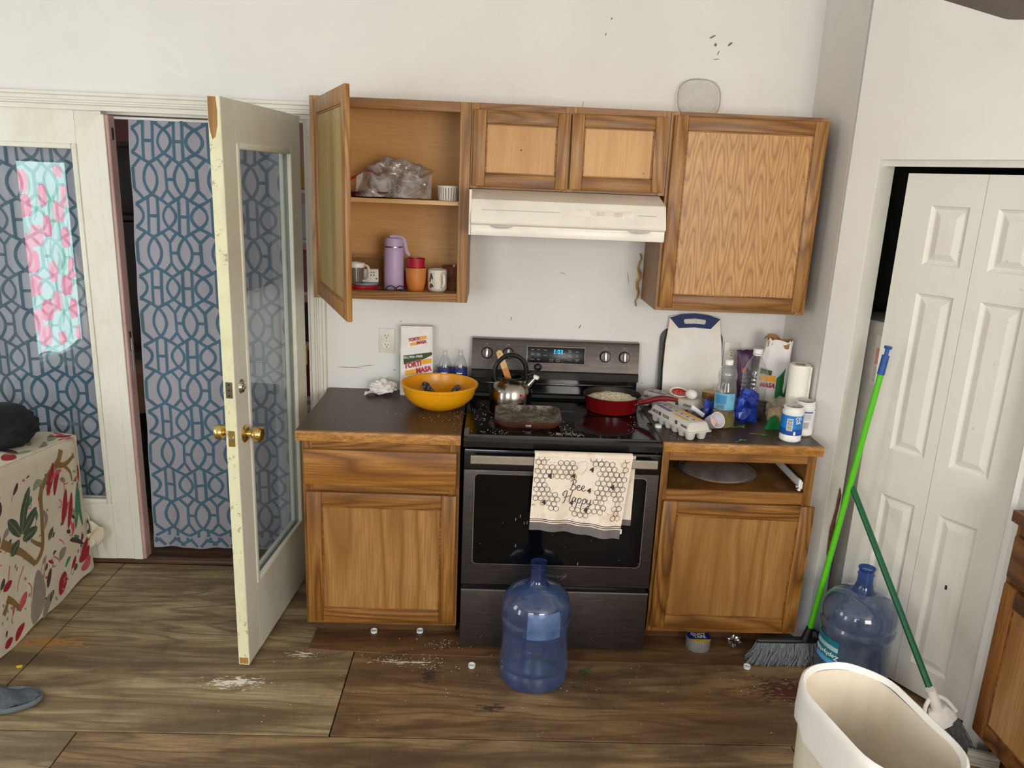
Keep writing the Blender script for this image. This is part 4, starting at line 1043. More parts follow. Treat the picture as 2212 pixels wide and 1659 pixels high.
crumbs('counter_crumbs', 'pale crumbs scattered on the left countertop', [(-.27, -.36, .04, .03, 12), (-.02, -.42, .02, .06, 26), (-.12, -.42, .06, .03, 16), (-.45, -.30, .08, .12, 10)], M_CRUMB, ZC, (.003, .006))

# ------------------------------------------------------------------ outlets
def outlet(label, x, z, w, h):
    o = thing('wall_outlet', label, 'outlet', (x, 0, z), group='wall outlets')
    obj('cover_plate', bx(-w/2, w/2, -.006, -.0005, -h/2, h/2, .002, 2), plain('outlet_ivory', '#dcd8c8', .35), o)
    for dz in (-.020, .020):
        f = N(); prism(f, rrect(.032, .028, .010, 4, 0, dz), -.0085, -.005, 'y'); rc_ = obj('receptacle', f, plain('outlet_ivory2', '#e3dfd2', .35), o)
        for sx, hh in ((-.0065, .009), (.0065, .007)): obj('slot', bx(sx-.0012, sx+.0012, -.0088, -.0083, dz, dz+hh), M_BLACK, rc_)
        obj('ground_hole', lathe(N(), [(0, .0003), (.0026, .0003), (.0026, 0)], 10, M=Matrix.Translation((0, -.0085, dz-.007)) @ Matrix.Rotation(PI/2, 4, 'X')), M_BLACK, rc_)
    obj('screw', lathe(N(), [(0, .001), (.003, .0008), (.003, 0)], 10, M=Matrix.Translation((0, -.006, 0)) @ Matrix.Rotation(PI/2, 4, 'X')), M_STEEL, o)
outlet('ivory wall outlet above the left counter', -.364, 1.140, .070, .112); outlet('ivory wall outlet behind the bottles on the right', 1.196, 1.128, .072, .122)

# ------------------------------------------------------------------ right counter
# cutting boards leaning on the wall
def lean(nm, label, cat, loc, tilt_): o = thing(nm, label, cat, loc); o.rotation_euler = (-tilt_, 0, 0); return o
cb = lean('cutting_board', 'large white cutting board with blue handle leaning on the wall', 'cutting board', (1.010, -.092, ZC+.001), .185)
def m_board():
    t = NT('worn_white_board'); v = t.obj_coord(); a = t.noise(v, 6, 4, .6); col = t.ramp(a, [(.45, srgb('#eae8e2')), (.75, srgb('#e2d8c2'))]); b = t.noise(t.scale(v, (1, 1, .2)), 60, 4, .7)
    t.bsdf(col, .6, 0, .3, bump=b, bstr=.1); return t.m
prof = [(-.112, 0), (-.125, .008), (-.131, .03), (-.132, .15), (-.126, .27), (-.116, .345), (-.112, .392), (-.05, .402), (.05, .402), (.112, .392), (.116, .345), (.126, .27), (.132, .15), (.131, .03), (.125, .008), (.112, 0)]
b = N(); prism(b, prof, 0, .010, 'y'); obj('board', b, m_board(), cb)
outer = [(-.114, .386), (-.06, .402), (0, .407), (.06, .402), (.114, .386), (.072, .340), (0, .345), (-.072, .340)]
inner = [(-.050, .371), (-.048, .380), (0, .385), (.048, .380), (.050, .371), (.045, .360), (0, .362), (-.045, .360)]
b = N()
for y0, y1, flip in ((-.003, .013, 0),):
    lo = [b.verts.new((x, y0, z)) for x, z in outer]; li = [b.verts.new((x, y0, z)) for x, z in inner]; ho = [b.verts.new((x, y1, z)) for x, z in outer]; hi_ = [b.verts.new((x, y1, z)) for x, z in inner]
    n = 8
    for i in range(n):
        j = (i+1) % n
        b.faces.new((lo[i], lo[j], li[j], li[i])); b.faces.new((ho[i], hi_[i], hi_[j], ho[j])); b.faces.new((lo[i], ho[i], ho[j], lo[j])); b.faces.new((li[i], li[j], hi_[j], hi_[i]))
obj('handle', b, plain('navy_grip', '#122a58', .5, 0, .25), cb)
obj('handle_slot', prism(N(), [(x*.99, z) for x, z in inner], -.0005, .0103, 'y'), plain('slot_pale', '#cfccc4', .6), cb)
db = lean('cutting_board', 'dark board mostly hidden behind the white cutting board', 'cutting board', (1.006, -.062, ZC+.001), .150)
b = N(); prism(b, rrect(.284, .335, .05, 6, 0, .1675), .006, .014, 'y'); obj('board', b, plain('dark_board', '#2a2724', .5), db)

# egg cartons
M_PULP = plain('egg_carton_pulp', '#cfcbc2', .85, vary=.06, vscale=120, bump=.3)
def carton(label, loc, rotz):
    """local y is the long axis"""
    t = thing('egg_carton', label, 'egg carton', loc, rotz, group='egg cartons')
    L, Wd = .292, .100
    for i in range(6):
        for j in range(2):
            cx, cy = (-.025 if j == 0 else .025), -L/2+.0245+i*.0486
            b = N(); lathe(b, [(0, 0), (.0125, 0), (.0165, .004), (.0225, .034)], 10, c=(cx, cy, 0)); obj('egg_cup', b, M_PULP, t)
    b = N(); prism(b, rrect(Wd+.012, L+.012, .012, 3), .033, .0375); obj('flange', b, M_PULP, t)
    b = N(); rg = lambda w, l, z, r_=.012: [(x, y, z) for x, y in rrect(w, l, r_, 3)]
    loft(b, [rg(Wd+.002, L+.002, .0376), rg(Wd-.012, L-.012, .060), rg(Wd-.022, L-.022, .068), rg(Wd-.03, L-.03, .070)], True, True); lid = obj('lid', b, M_PULP, t)
    for i in range(6): obj('lid_slot', bx(-.006, .006, -L/2+.042+i*.0415, -L/2+.050+i*.0415, .0698, .0706), M_BLACK, lid)
    M_PUR = plain('print_lilac', '#6e6a9a', .7); M_YEL = plain('print_yellow', '#e8b04a', .7); M_INK = plain('print_ink', '#4b4a52', .7)
    obj('lilac_stripe', bx(-.034, -.016, .02, .12, .0698, .0704), M_PUR, lid); obj('yellow_stripe', bx(-.034, -.020, -.10, -.01, .0698, .0704), M_YEL, lid); obj('yellow_stripe', bx(.014, .032, -.12, .02, .0698, .0704), M_YEL, lid)
    xs = -.0478
    text('LARGE', .018, M_INK, lid, (xs-.0012, .105, .049), (PI/2+.0, 0, -PI/2), bold=.0002); text('EGGS', .018, M_INK, lid, (xs-.0012, .02, .049), (PI/2, 0, -PI/2), bold=.0002)
    for y in (.065, -.055): obj('emblem', bx(xs-.0018, xs-.0004, y-.008, y+.008, .042, .057), M_INK, lid)
    for k in range(12): obj('bar_line', bx(xs-.0014, xs-.0006, -.128+k*.0034, -.1265+k*.0034-(k % 3)*.0004, .042, .055), M_INK, lid)
    return t
carton('grey egg carton lying at the front of the right counter', (.868, -.462, ZC+.0005), math.radians(20))
c2 = carton('grey egg carton at the back with an egg on its lid', (.897, -.197, ZC+.0045), math.radians(48))
c2.scale = (.9, .9, .95)
eg = N(); bmesh.ops.create_uvsphere(eg, u_segments=24, v_segments=16, radius=.0205)
for v in eg.verts: v.co.y *= 1.25+(.12 if v.co.y > 0 else 0)
eo = obj('egg', eg, plain('egg_shell', '#f0eee9', .5, vary=.02)); eo.location = (.965, -.258, ZC+.0715+.0205); eo.rotation_euler = (0, 0, .8); tag(eo, 'white egg resting on the back egg carton', 'egg')
sr = thing('spoon_rest', 'red strawberry spoon rest with white rim beside the egg', 'spoon rest', (.922, -.205, ZC+.0745), .4); sr.rotation_euler = (.35, 0, .3)
b = N(); lathe(b, [(0, .006), (.022, .008), (.030, .014), (.034, .017), (.036, .014), (.026, .002), (0, 0)], 32)
for v in b.verts: v.co.x *= 1.25
obj('dish', b, M_WHITEPL, sr)
b = N(); lathe(b, [(0, .0125), (.018, .0125), (.027, .0145)], 28)
for v in b.verts: v.co.x *= 1.25
rd = obj('strawberry_glaze', b, plain('strawberry_red', '#c01c22', .2), sr)
for (x, y) in ((-.015, .005), (.004, -.008), (.014, .008), (-.003, .012), (-.02, -.006), (.02, -.004)): obj('seed_dot', lathe(N(), [(0, .002), (.0016, .001), (.0018, 0)], 8, c=(x, y, .0132)), M_WHITEPL, rd)

# oil bottle
M_OILB = clear('oil_bottle_plastic', (.93, .94, .93, 1), .03, 1.42, haze=.06, hazecol='#cfd4d2', boost=1.4)
M_OIL = clear('cooking_oil', '#d6c04a', .02, 1.3, haze=.45, hazecol='#bfae3a')
ob = thing('oil_bottle', 'waisted clear oil bottle with white cap and blue label', 'bottle', (1.064, -.405, ZC))
pr = [(0, .003), (.034, 0), (.041, .006), (.043, .02), (.0435, .07), (.042, .075), (.0435, .082), (.0435, .150), (.041, .168), (.034, .188), (.0335, .198), (.038, .215), (.0375, .228), (.030, .245), (.018, .258), (.0145, .262), (.0145, .270)]
obj('bottle_body', lathe(N(), pr, 40), M_OILB, ob)
obj('oil', lathe(N(), [(0, .004), (.033, .002), (.040, .008), (.0418, .02), (.0422, .066), (0, .066)], 40), M_OIL, ob)
for k in range(20):
    a = 2*PI*k/20; b = N(); tube(b, [(.0432*math.cos(a), .0432*math.sin(a), .010), (.0440*math.cos(a), .0440*math.sin(a), .035), (.0436*math.cos(a), .0436*math.sin(a), .062)], .0016, 5); obj('flute', b, M_OILB, ob)
for z in (.203, .208, .214, .221): obj('grip_ring', lathe(N(), [(.0372, z), (.0388, z+.0012), (.0372, z+.0024)], 32), M_OILB, ob)
obj('cap', lathe(N(), [(.0165, .262), (.0165, .280), (.015, .282), (0, .282)], 28), plain('cap_white', '#f1f1ee', .4), ob)
a = CAMA(1.064, -.405)
lb_ = obj('label', band(.0435, a-1.15, a+1.0, .082, .150, .0007, 24), plain('label_sky_blue', '#6fb1cf', .4, vary=.12, vscale=30), ob)
obj('label_panel', band(.0435, a-.9, a+.15, .105, .142, .0011, 14), plain('label_mid_blue', '#3f86b5', .4), lb_)
for k in range(9): obj('bar_line', band(.0435, a-.75+k*.085, a-.71+k*.085, .084, .102, .0013, 1), plain('print_ink', ''), lb_)

# tall square clear bottle
tb_ = thing('juice_bottle', 'tall square clear bottle with white cap and a little red liquid', 'bottle', (1.226, -.262, ZC), .35)
def sq(w, z, r_=.018): return [(x, y, z) for x, y in rrect(w, w, min(r_, w*.49), 4)]
b = N(); rings = [sq(.076, 0), sq(.084, .006)]
for k in range(9): z = .03+k*.018; rings += [sq(.085, z), sq(.082, z+.007), sq(.082, z+.010), sq(.085, z+.016)]
rings += [sq(.085, .20), sq(.072, .235, .03), sq(.045, .262, .022), sq(.034, .272, .0166), sq(.034, .284, .0166)]
loft(b, rings, True, False); obj('bottle_body', b, M_PET, tb_, smooth=40)
b = N(); loft(b, [sq(.075, .003), sq(.080, .008), sq(.080, .028)], True, True); obj('red_juice', b, clear('red_juice', '#8c2a1e', .03, 1.3, haze=.3, hazecol='#7d2a1e'), tb_)
obj('cap', lathe(N(), [(.0195, .282), (.0195, .300), (.018, .302), (0, .302)], 28), plain('cap_white', ''), tb_)
obj('cap_ring', lathe(N(), [(.0185, .274), (.0195, .275), (.0195, .279), (.0185, .280)], 28), plain('cap_white', ''), tb_)
# purple pouch behind it
def pouch(nm, label, loc, rot, w, h, d, mat, seed, amp=.10):
    bm = N()
    def f(s):
        def g_(u, v):
            x = (u-.5)*w; z = v*h; bul = math.sin(PI*u)**.6*math.sin(PI*min(1, v*1.0+.001))**.5
            n_ = mnoise.noise(Vector((u*4+seed, v*5, s*3)))*amp
            return Vector((x*(1-.06*math.sin(PI*v)), s*d/2*bul*(1+n_*3), z+.004*mnoise.noise(Vector((u*6, v*6, seed)))))
        return g_
    grid(bm, 16, 18, f(1)); grid(bm, 16, 18, f(-1))
    o = obj(nm, bm, mat); o.location = loc; o.rotation_euler = rot; tag(o, label, 'bag'); return o
pp = pouch('chip_bag', 'dark purple snack pouch behind the clear bottles', (1.268, -.090, ZC+.001), (-.10, -.05, 0), .11, .255, .045, plain('purple_foil', '#43204a', .35, .1, vary=.2, vscale=10), 2.2)
obj('rose_mark', bx(-.040, -.018, -.0250, -.0235, .160, .180), plain('print_rose', '#c0465a', .5), pp)
# second corn flour bag, slumped and open
t2 = thing('flour_bag', 'slumped open corn flour bag with brown mouth by the paper towels', 'flour bag', (1.338, -.165, ZC), math.radians(-14), group='corn flour bags')
bm = N(); rings = []
for k in range(15):
    f = k/14; z = .06+.265*f; w = .118+.012*math.sin(f*4); d = .075*(1-.25*f)
    ring = []
    for j in range(36):
        a = 2*PI*j/36; ca, sa = math.cos(a), math.sin(a); rx = w/2*(abs(ca)**.5)*(1 if ca > 0 else -1); ry = d/2*(abs(sa)**.6)*(1 if sa > 0 else -1)
        nz = mnoise.noise(Vector((ca*2.2, sa*2.2, f*5+9)))
        ring.append((rx*(1+.10*nz)+.02*(f-.5), ry*(1+.20*nz)-.012*math.sin(f*6), z+(.016*mnoise.noise(Vector((ca*2.5, sa*2.5, 4))) if f > .9 else 0)))
    rings.append(ring)
loft(bm, rings, True, False); b2 = obj('paper_body', bm, M_PAPER, t2, smooth=60)
bm = N(); loft(bm, [[(x*.97, y*.95, z+.0) for x, y, z in rings[-1]], [(x*.95, y*.8, z-.03) for x, y, z in rings[-1]]], False, True); obj('kraft_lining', bm, plain('kraft_tan', '#a97a47', .8), t2)
bm = N(); grid(bm, 10, 5, lambda u, v: Vector((-.055+.07*u, .030-.01*v, .318+.032*v*math.sin(PI*u)+.004*math.sin(u*9)))); obj('kraft_flap', bm, plain('kraft_tan', ''), t2)
def b2s(u, v): return Vector((u, -.0375-.008*math.cos(u*18), v)), Vector((0, -1, 0))
bm = N(); patch(bm, [(-.058, .205), (-.01, .195), (-.012, .176), (-.058, .180)], b2s, .006); obj('green_band', bm, M_GRN, b2)
bm = N(); patch(bm, [(-.058, .178), (.004, .174), (.010, .146), (-.058, .148)], b2s, .006); obj('orange_block', bm, M_ORG, b2)
text('MASA', .030, M_REDP, b2, (-.024, -.0560, .132), (PI/2, .02, 0), shear=.15, bold=.001, width=.8)
M_BAGG = plain('green_plastic', '#1b7a3c', .35, vary=.15, vscale=14)
bm = N(); grid(bm, 12, 12, lambda u, v: Vector((.012+.056*u*(1-.3*v)+.0*v, -.048-.016*math.sin(PI*u)+.03*u, .035+.13*v+.05*u-.06*(1-u)*(1-v)*0))); gp = obj('green_wrap', bm, M_BAGG, t2)
gb = obj('rice_bag', crumple(8.1, .054, .30, 4, 1.0, (.80, .72, 1.10)), clear('clear_bag', (.93, .92, .88, 1), .15, 1.4, haze=.30, hazecol='#dccbb0', boost=1.6)); gb.location = (1.292, -.372, ZC); tag(gb, 'clear bag of tan grains slumped before the open flour bag', 'bag')
gf = obj('grain_fill', crumple(8.1, .046, .25, 3, 1.0, (.80, .72, .85)), plain('tan_grain', '#d3ba90', .8, vary=.2, vscale=120), gb)
gt = N(); prism(gt, [(-.062, 0), (.016, 0), (-.018, .062), (-.040, .05)], -.056, -.050, 'y'); obj('green_corner', gt, M_BAGG, gb)
# blue bags
def m_foilblue():
    t = NT('blue_foil'); v = t.obj_coord(); a = t.noise(v, 14, 4, .6); col = t.ramp(a, [(.35, srgb('#12246e')), (.6, srgb('#1f45b0')), (.75, srgb('#3a66c8'))]); t.bsdf(col, .22, .1, .6, bump=a, bstr=.4); return t.m
M_FB = m_foilblue()
bb = obj('bread_bag', crumple(5.5, .066, .60, 3, .7, (.85, .58, 1.05)), M_FB, smooth=15); bb.location = (1.168, -.368, ZC); bb.rotation_euler = (0, 0, .3); tag(bb, 'crumpled shiny blue bread bag in the middle of the right counter', 'bag')
bm = N(); grid(bm, 8, 10, lambda u, v: Vector((-.035+.05*u-.02*v, -.01+.01*math.sin(u*7), .075+.05*v*(1-abs(u-.5))))); obj('twisted_end', bm, M_FB, bb)
b3 = pouch('snack_bag', 'folded blue snack bag between the jar and the oil bottle', (1.012, -.352, ZC+.014), (-.25, .30, .25), .055, .082, .03, M_FB, 6.1)
# jar, sugar bowl, scoop, wrapper
jr = thing('glass_jar', 'glass jar with gold lid behind the egg cartons', 'jar', (1.058, -.226, ZC))
obj('jar_body', lathe(N(), [(0, .002), (.034, 0), (.038, .006), (.038, .058), (.034, .068), (.034, .074)], 36), clear('jar_glass', (.86, .88, .80, 1), .02, 1.5, haze=.12, hazecol='#8f8f6a'), jr)
obj('jar_lid', lathe(N(), [(.0375, .070), (.0385, .072), (.0385, .098), (.036, .101), (.020, .100), (0, .0985)], 40), plain('gold_lid', '#a9854f', .35, .8), jr)
sb = thing('sugar_bowl', 'small white ceramic sugar bowl with lid before the cutting board', 'bowl', (1.112, -.145, ZC))
obj('bowl', lathe(N(), [(0, 0), (.022, 0), (.025, .004), (.041, .035), (.043, .072), (.040, .072), (.038, .036), (0, .01)], 36), plain('ceramic_white', '#e6e3dc', .25), sb)
sl_ = obj('lid', lathe(N(), [(.044, .0725), (.0445, .076), (.030, .084), (.010, .089), (.006, .093), (.008, .100), (.006, .106), (0, .1065)], 36), plain('ceramic_white', ''), sb)
obj('lid_band', lathe(N(), [(.0448, .0735), (.0440, .0775), (.0395, .0802)], 36), plain('grey_glaze', '#8e8c86', .3), sl_)
sc_ = thing('measuring_scoop', 'white plastic measuring scoop tipped over beside the oil bottle', 'scoop', (.985, -.432, ZC+.010), .0)
sc_.rotation_euler = (0, 0, .35)
b = N(); lathe(b, [(0, 0), (.022, 0), (.026, .004), (.033, .060), (.031, .060), (.024, .006), (0, .004)], 32, M=Matrix.Translation((.004, -.022, .018)) @ Matrix.Rotation(math.radians(62), 4, 'X')); obj('cup', b, plain('scoop_white', '#e8e6ee', .35), sc_)
b = N(); lathe(b, [(0, .010), (.022, .010), (.0235, .014)], 28, M=Matrix.Translation((.004, -.022, .018)) @ Matrix.Rotation(math.radians(62), 4, 'X')); obj('powder', b, plain('pink_powder', '#e0bfae', .9), sc_)
b = N(); tube(b, [(-.002, .01, .038), (-.02, .045, .055), (-.028, .062, .060)], [.010, .009, .012], 12, sq=.35); obj('grip', b, plain('scoop_white', ''), sc_)
wp = obj('plastic_wrapper', crumple(12.2, .026, .4, 3, 1.2, (1.3, .8, .6)), clear('lilac_film', '#a79fb4', .15, 1.4, haze=.5, hazecol='#8d859c')); wp.location = (.972, -.338, ZC); tag(wp, 'crumpled lilac wrapper between the egg cartons and the jar', 'wrapper')
# canisters and roll
def canister(label, loc, lab_mat, R=.041, h=.140):
    t = thing('wipes_canister', label, 'canister', loc, group='white canisters')
    obj('tub', lathe(N(), [(0, 0), (R-.006, 0), (R, .006), (R, .026), (R-.001, .028), (R-.001, h-.030), (R, h-.028), (R-.001, h-.018), (R-.004, h-.016), (R-.004, h-.006), (R-.002, h-.004), (R-.005, h)], 44), plain('canister_white', '#eeeeea', .35), t)
    obj('open_top', lathe(N(), [(R-.005, h), (R-.012, h-.004), (R-.013, h-.04), (0, h-.04)], 40), clear('tub_film', (.92, .93, .93, 1), .1, 1.4, haze=.5, hazecol='#dcdcd8'), t)
    a = CAMA(loc[0], loc[1])
    obj('label', band(R, a-1.9, a+1.9, .030, h-.032, .0006, 40), lab_mat, t); return t, a
M_LBLUE = plain('label_bright_blue', '#1a7fd0', .35, vary=.12, vscale=25); M_LNAVY = plain('label_navy', '#174f9c', .35); M_BAR = plain('print_ink', '')
cn, a = canister('white canister with bright blue label at the counter corner', (1.290, -.553, ZC), M_LBLUE)
obj('label_lower', band(.041, a-1.9, a+1.9, .0301, .055, .0009, 40), M_LNAVY, cn)
obj('barcode', band(.041, a-.42, a+.12, .048, .096, .0011, 10), M_WPR, cn)
for k in range(9): obj('bar_line', band(.041, a-.38, a+.08, .050+k*.005, .0523+k*.005+(k % 3)*.0004, .0014, 8), M_BAR, cn)
for s, z, sz in (('CO', .098, .016), ('SA', .083, .018)):
    me = wrap(text_mesh(s, sz, extrude=.0001, bold=.0004 if sz > .01 else 0), .041, a+.62, z, off=.0012); me.materials.append(M_WPR); obj('lettering', me, None, cn)
obj('emblem', band(.041, a+.26, a+.44, .032, .046, .0012, 4), M_WPR, cn)
cn2, a = canister('white canister with pale label behind the blue one', (1.368, -.470, ZC), plain('label_pale', '#e4e3e6', .4))
obj('barcode', band(.041, a+.1, a+.62, .035, .062, .0011, 8), M_WPR, cn2)
for k in range(9): obj('bar_line', band(.041, a+.12+k*.055, a+.145+k*.055, .036, .061, .0014, 2), M_BAR, cn2)
obj('label_stripe', band(.041, a+.05, a+.9, .098, .104, .0012, 8), plain('print_indigo', '#4b4f96', .5), cn2)
for k in range(6): obj('fine_print', band(.041, a+.1, a+.75, .070+k*.0042, .0715+k*.0042, .0012, 6), M_FPR, cn2)
ro = thing('paper_towel_roll', 'white paper towel roll standing in the corner of the counter', 'paper towel', (1.370, -.365, ZC))
def m_roll():
    t = NT('paper_towel_sheet'); v = t.obj_coord(); vo = t.n('ShaderNodeTexVoronoi'); t.l(v, vo.inputs['Vector']); vo.inputs['Scale'].default_value = 130
    t.bsdf(srgb('#efece0'), .9, 0, .15, bump=vo.outputs['Distance'], bstr=.35); return t.m
obj('sheets', lathe(N(), [(.020, 0), (.0415, 0), (.042, .004), (.042, .262), (.041, .264), (.021, .264)], 44), m_roll(), ro)
obj('core', lathe(N(), [(.021, .262), (.0195, .262), (.0195, .01)], 28), plain('cardboard_core', '#a89a84', .9), ro)
fl_ = N(); grid(fl_, 6, 8, lambda u, v: Vector((.042*math.cos(-.55+.12*u)+.004*u, .042*math.sin(-.55+.12*u)-.006*u, .004+.254*v))); obj('loose_edge', fl_, plain('paper_plain', '#ece7da', .9), ro)
# herb sprigs and a cap
M_LEAF = plain('herb_green', '#5f8a3a', .6, vary=.2, vscale=60)
def sprig(label, loc, rotz, leaves):
    t = thing('herb_sprig', label, 'herb', loc, rotz, group='herb scraps')
    st = N(); tube(st, catmull([(-.03, 0, .002), (0, .003, .003), (.03, -.002, .002)], 4), .0012, 6); obj('stem', st, M_LEAF, t)
    for (x, y, a, l) in leaves:
        lf = N(); ribbon(lf, [(x+math.cos(a)*l*k/8, y+math.sin(a)*l*k/8) for k in range(9)], lambda q: l*.42*math.sin(PI*min(1, q*1.02))+.0006, lambda u, v: (Vector((u, v, .002+.004*math.sin((u-x)*90))), Vector((0, 0, 1)))); obj('leaf', lf, M_LEAF, t)
sprig('single green herb leaf near the front edge of the right counter', (1.085, -.592, ZC), .6, [(-.01, 0, .3, .03)])
sprig('green herb stalk between the oil bottle and the blue canister', (1.180, -.500, ZC), -.3, [(.01, 0, .4, .022), (.025, 0, -.6, .018)])
sprig('bunch of green herb stalks at the foot of the blue bag', (1.125, -.415, ZC), .1, [(-.03, 0, 2.5, .03), (0, .0, .3, .03), (-.01, 0, -.5, .025), (.02, 0, .8, .03)])
def cap(label, loc, up_=True):
    o = obj('bottle_cap', lathe(N(), [(0, .012), (.0125, .012), (.0140, .0105), (.0145, 0), (.0130, 0), (.0128, .0095), (0, .0105)], 28) if not up_ else lathe(N(), [(0, 0), (.0125, 0), (.0140, .0015), (.0145, .012), (.0130, .012), (.0122, .003), (0, .0025)], 28), plain('cap_milky', '#dfe3e2', .4), None, loc)
    tag(o, label, 'bottle cap', 'white bottle caps'); return o
cap('white bottle cap on the counter beside the skillet', (.792, -.445, ZC), False)
crumbs('counter_crumbs', 'pale crumbs on the right countertop by the stove', [(.83, -.58, .02, .02, 10), (1.0, -.55, .05, .03, 8)], M_CRUMB, ZC, (.002, .004))
# ------------------------------------------------------------------ inside the open wall cabinet
ZS = ZB+.0265
t = thing('travel_bottle', 'tall lilac steel water bottle with strap on the lower cabinet shelf', 'bottle', (-.309, -.185, ZS))
M_LIL = plain('lilac_powder_coat', '#c3add0', .45, vary=.03)
obj('body', lathe(N(), [(0, 0), (.036, 0), (.040, .003), (.0415, .010), (.0415, .160), (.039, .170), (.036, .174)], 40), M_LIL, t)
obj('steel_ring', lathe(N(), [(.0365, .173), (.038, .174), (.038, .178), (.0365, .179)], 36), M_STEEL, t)
obj('lid', lathe(N(), [(.0395, .179), (.0400, .182), (.0395, .206), (.036, .212), (.0, .213)], 40), M_LIL, t)
st = N(); P_ = catmull([(-.015, -.006, .216), (.015, -.006, .217), (.038, -.008, .210), (.047, -.010, .190), (.052, -.012, .165), (.060, -.014, .150), (.068, -.014, .146)], 6)
tube(st, P_, .007, 8, sq=.45); obj('carry_strap', st, M_LIL, t)
obj('straw_tip', tube(N(), [(-.008, 0, .212), (-.003, -.002, .226)], .003, 8), plain('straw_white', '#ece8ee', .5), t)
t = thing('tumbler', 'orange plastic tumbler with a red one stacked inside it', 'cup', (-.216, -.205, ZS), group='plastic tumblers')
obj('cup_wall', lathe(N(), [(0, 0), (.030, 0), (.033, .003), (.040, .040), (.0425, .082), (.0435, .096), (.0415, .096), (.038, .04), (.031, .006), (0, .005)], 36), plain('orange_translucent', '#d98a45', .35, Subsurface_Weight=.3, Subsurface_Radius=(.02, .01, .005)), t)
t = thing('tumbler', 'red plastic tumbler standing inside the orange one', 'cup', (-.216, -.205, ZS+.032), group='plastic tumblers')
obj('cup_wall', lathe(N(), [(0, 0), (.026, 0), (.029, .003), (.034, .055), (.0375, .102), (.0360, .102), (.0325, .055), (.027, .006), (0, .005)], 36), plain('red_translucent', '#b51f33', .35), t)
rb = obj('tumbler', lathe(N(), [(0, 0), (.024, 0), (.028, .070), (.0265, .070), (.0225, .004), (0, .004)], 28), plain('red_cup_dark', '#a3141a', .35)); rb.location = (-.258, -.140, ZS); tag(rb, 'small dark red cup hidden between lilac bottle and orange tumbler', 'cup', 'plastic tumblers')
t = thing('coffee_mug', 'white coffee mug with black print on the lower cabinet shelf', 'mug', (-.128, -.195, ZS))
M_MUG = plain('mug_glaze', '#e9e3d3', .2)
obj('mug_wall', lathe(N(), [(0, 0), (.030, 0), (.035, .004), (.0395, .014), (.0395, .090), (.0365, .091), (.0355, .015), (0, .008)], 40), M_MUG, t)
a = -1.05; hp = catmull([(.038, .070), (.052, .076), (.062, .064), (.062, .038), (.052, .024), (.038, .026)], 6)
hb = N(); tube(hb, [(p.x*math.cos(a), p.x*math.sin(a), p.y) for p in [Vector((q.x, q.y)) for q in [Vector((h_.x, h_.y, 0)) for h_ in catmull([(x, y, 0) for x, y in ((.038, .070), (.052, .076), (.062, .064), (.062, .038), (.052, .024), (.038, .026))], 6)]]], .0065, 10); obj('handle', hb, M_MUG, t)
vm = CAMA(-.128, -.195); pm = vm-.85
for z0, z1, a0, a1 in ((.022, .0232, -.1, .52), (.076, .0772, -.1, .52), (.022, .077, .505, .52)): obj('print_frame', band(.0395, pm+a0, pm+a1, z0, z1, .0004, 8), M_BAR, t)
mb = N(); patch(mb, [(pm-.1, .040), (pm+.02, .074), (pm+.2, .078), (pm+.36, .066), (pm+.40, .050), (pm+.3, .054), (pm+.2, .060), (pm+.1, .052), (pm+.06, .040)], lambda u, v: (Vector((.0395*math.cos(u), .0395*math.sin(u), v)), Vector((math.cos(u), math.sin(u), 0))), .0006); obj('black_print', mb, M_BAR, t)
mb = N(); patch(mb, [(pm-.05, .020), (pm+.05, .034), (pm+.2, .036), (pm+.4, .030), (pm+.46, .018), (pm+.3, .022), (pm+.1, .014)], lambda u, v: (Vector((.0395*math.cos(u), .0395*math.sin(u), v)), Vector((math.cos(u), math.sin(u), 0))), .0006); obj('black_print', mb, M_BAR, t)
bt = obj('plastic_tub', lathe(N(), [(0, 0), (.034, 0), (.042, .085), (.045, .100), (.0435, .100), (.033, .004), (0, .004)], 32), clear('brown_tub', '#dcbba0', .12, 1.4, haze=.4, hazecol='#c48e6c')); bt.location = (-.070, -.130, ZS); tag(bt, 'translucent brown plastic tub at the right end of the shelf', 'tub')
rl = obj('jar_lid', lathe(N(), [(0, 0), (.062, 0), (.064, .003), (.064, .016), (.061, .018), (0, .018)], 48), plain('red_lid', '#c0161c', .3)); rl.location = (-.440, -.200, ZS); tag(rl, 'flat red plastic lid at the bottom of the stack on the shelf', 'lid')
tr_ = N(); lathe(tr_, [(0, 0), (.050, 0), (.054, .004), (.054, .009), (.050, .010), (0, .009)], 40); te = obj('tub_lid', tr_, plain('teal_lid', '#7c9aa4', .35)); te.location = (-.425, -.198, ZS+.0185); tag(te, 'grey teal lid lying on the red lid', 'lid')
wc = obj('pill_box', bx(-.030, .030, -.016, .016, 0, .055, .004, 2), plain('white_card', '#d9d5cf', .5)); wc.location = (-.400, -.205, ZS+.0290); wc.rotation_euler = (0, 0, .15); tag(wc, 'small white printed card box standing on the lids', 'box')
for x, z in ((-.004, .040), (.008, .040), (-.004, .028), (.008, .028), (.018, .014)): obj('print_mark', bx(x, x+.006, -.0165, -.0158, z, z+.005), M_BAR, wc)
gm_ = thing('glass_mug', 'glass beer mug with white handle half hidden by the open door', 'mug', (-.452, -.240, ZS+.0290))
obj('glass_wall', lathe(N(), [(0, 0), (.026, 0), (.029, .004), (.030, .070), (.028, .070), (.026, .008), (0, .007)], 32), clear('mug_glass', (.93, .94, .94, 1), .02, 1.5, haze=.06, hazecol='#cfd2d2'), gm_)
obj('white_rim', lathe(N(), [(.0300, .064), (.0315, .064), (.0315, .082), (.0285, .082), (.0285, .064)], 32), M_WHITEPL, gm_)
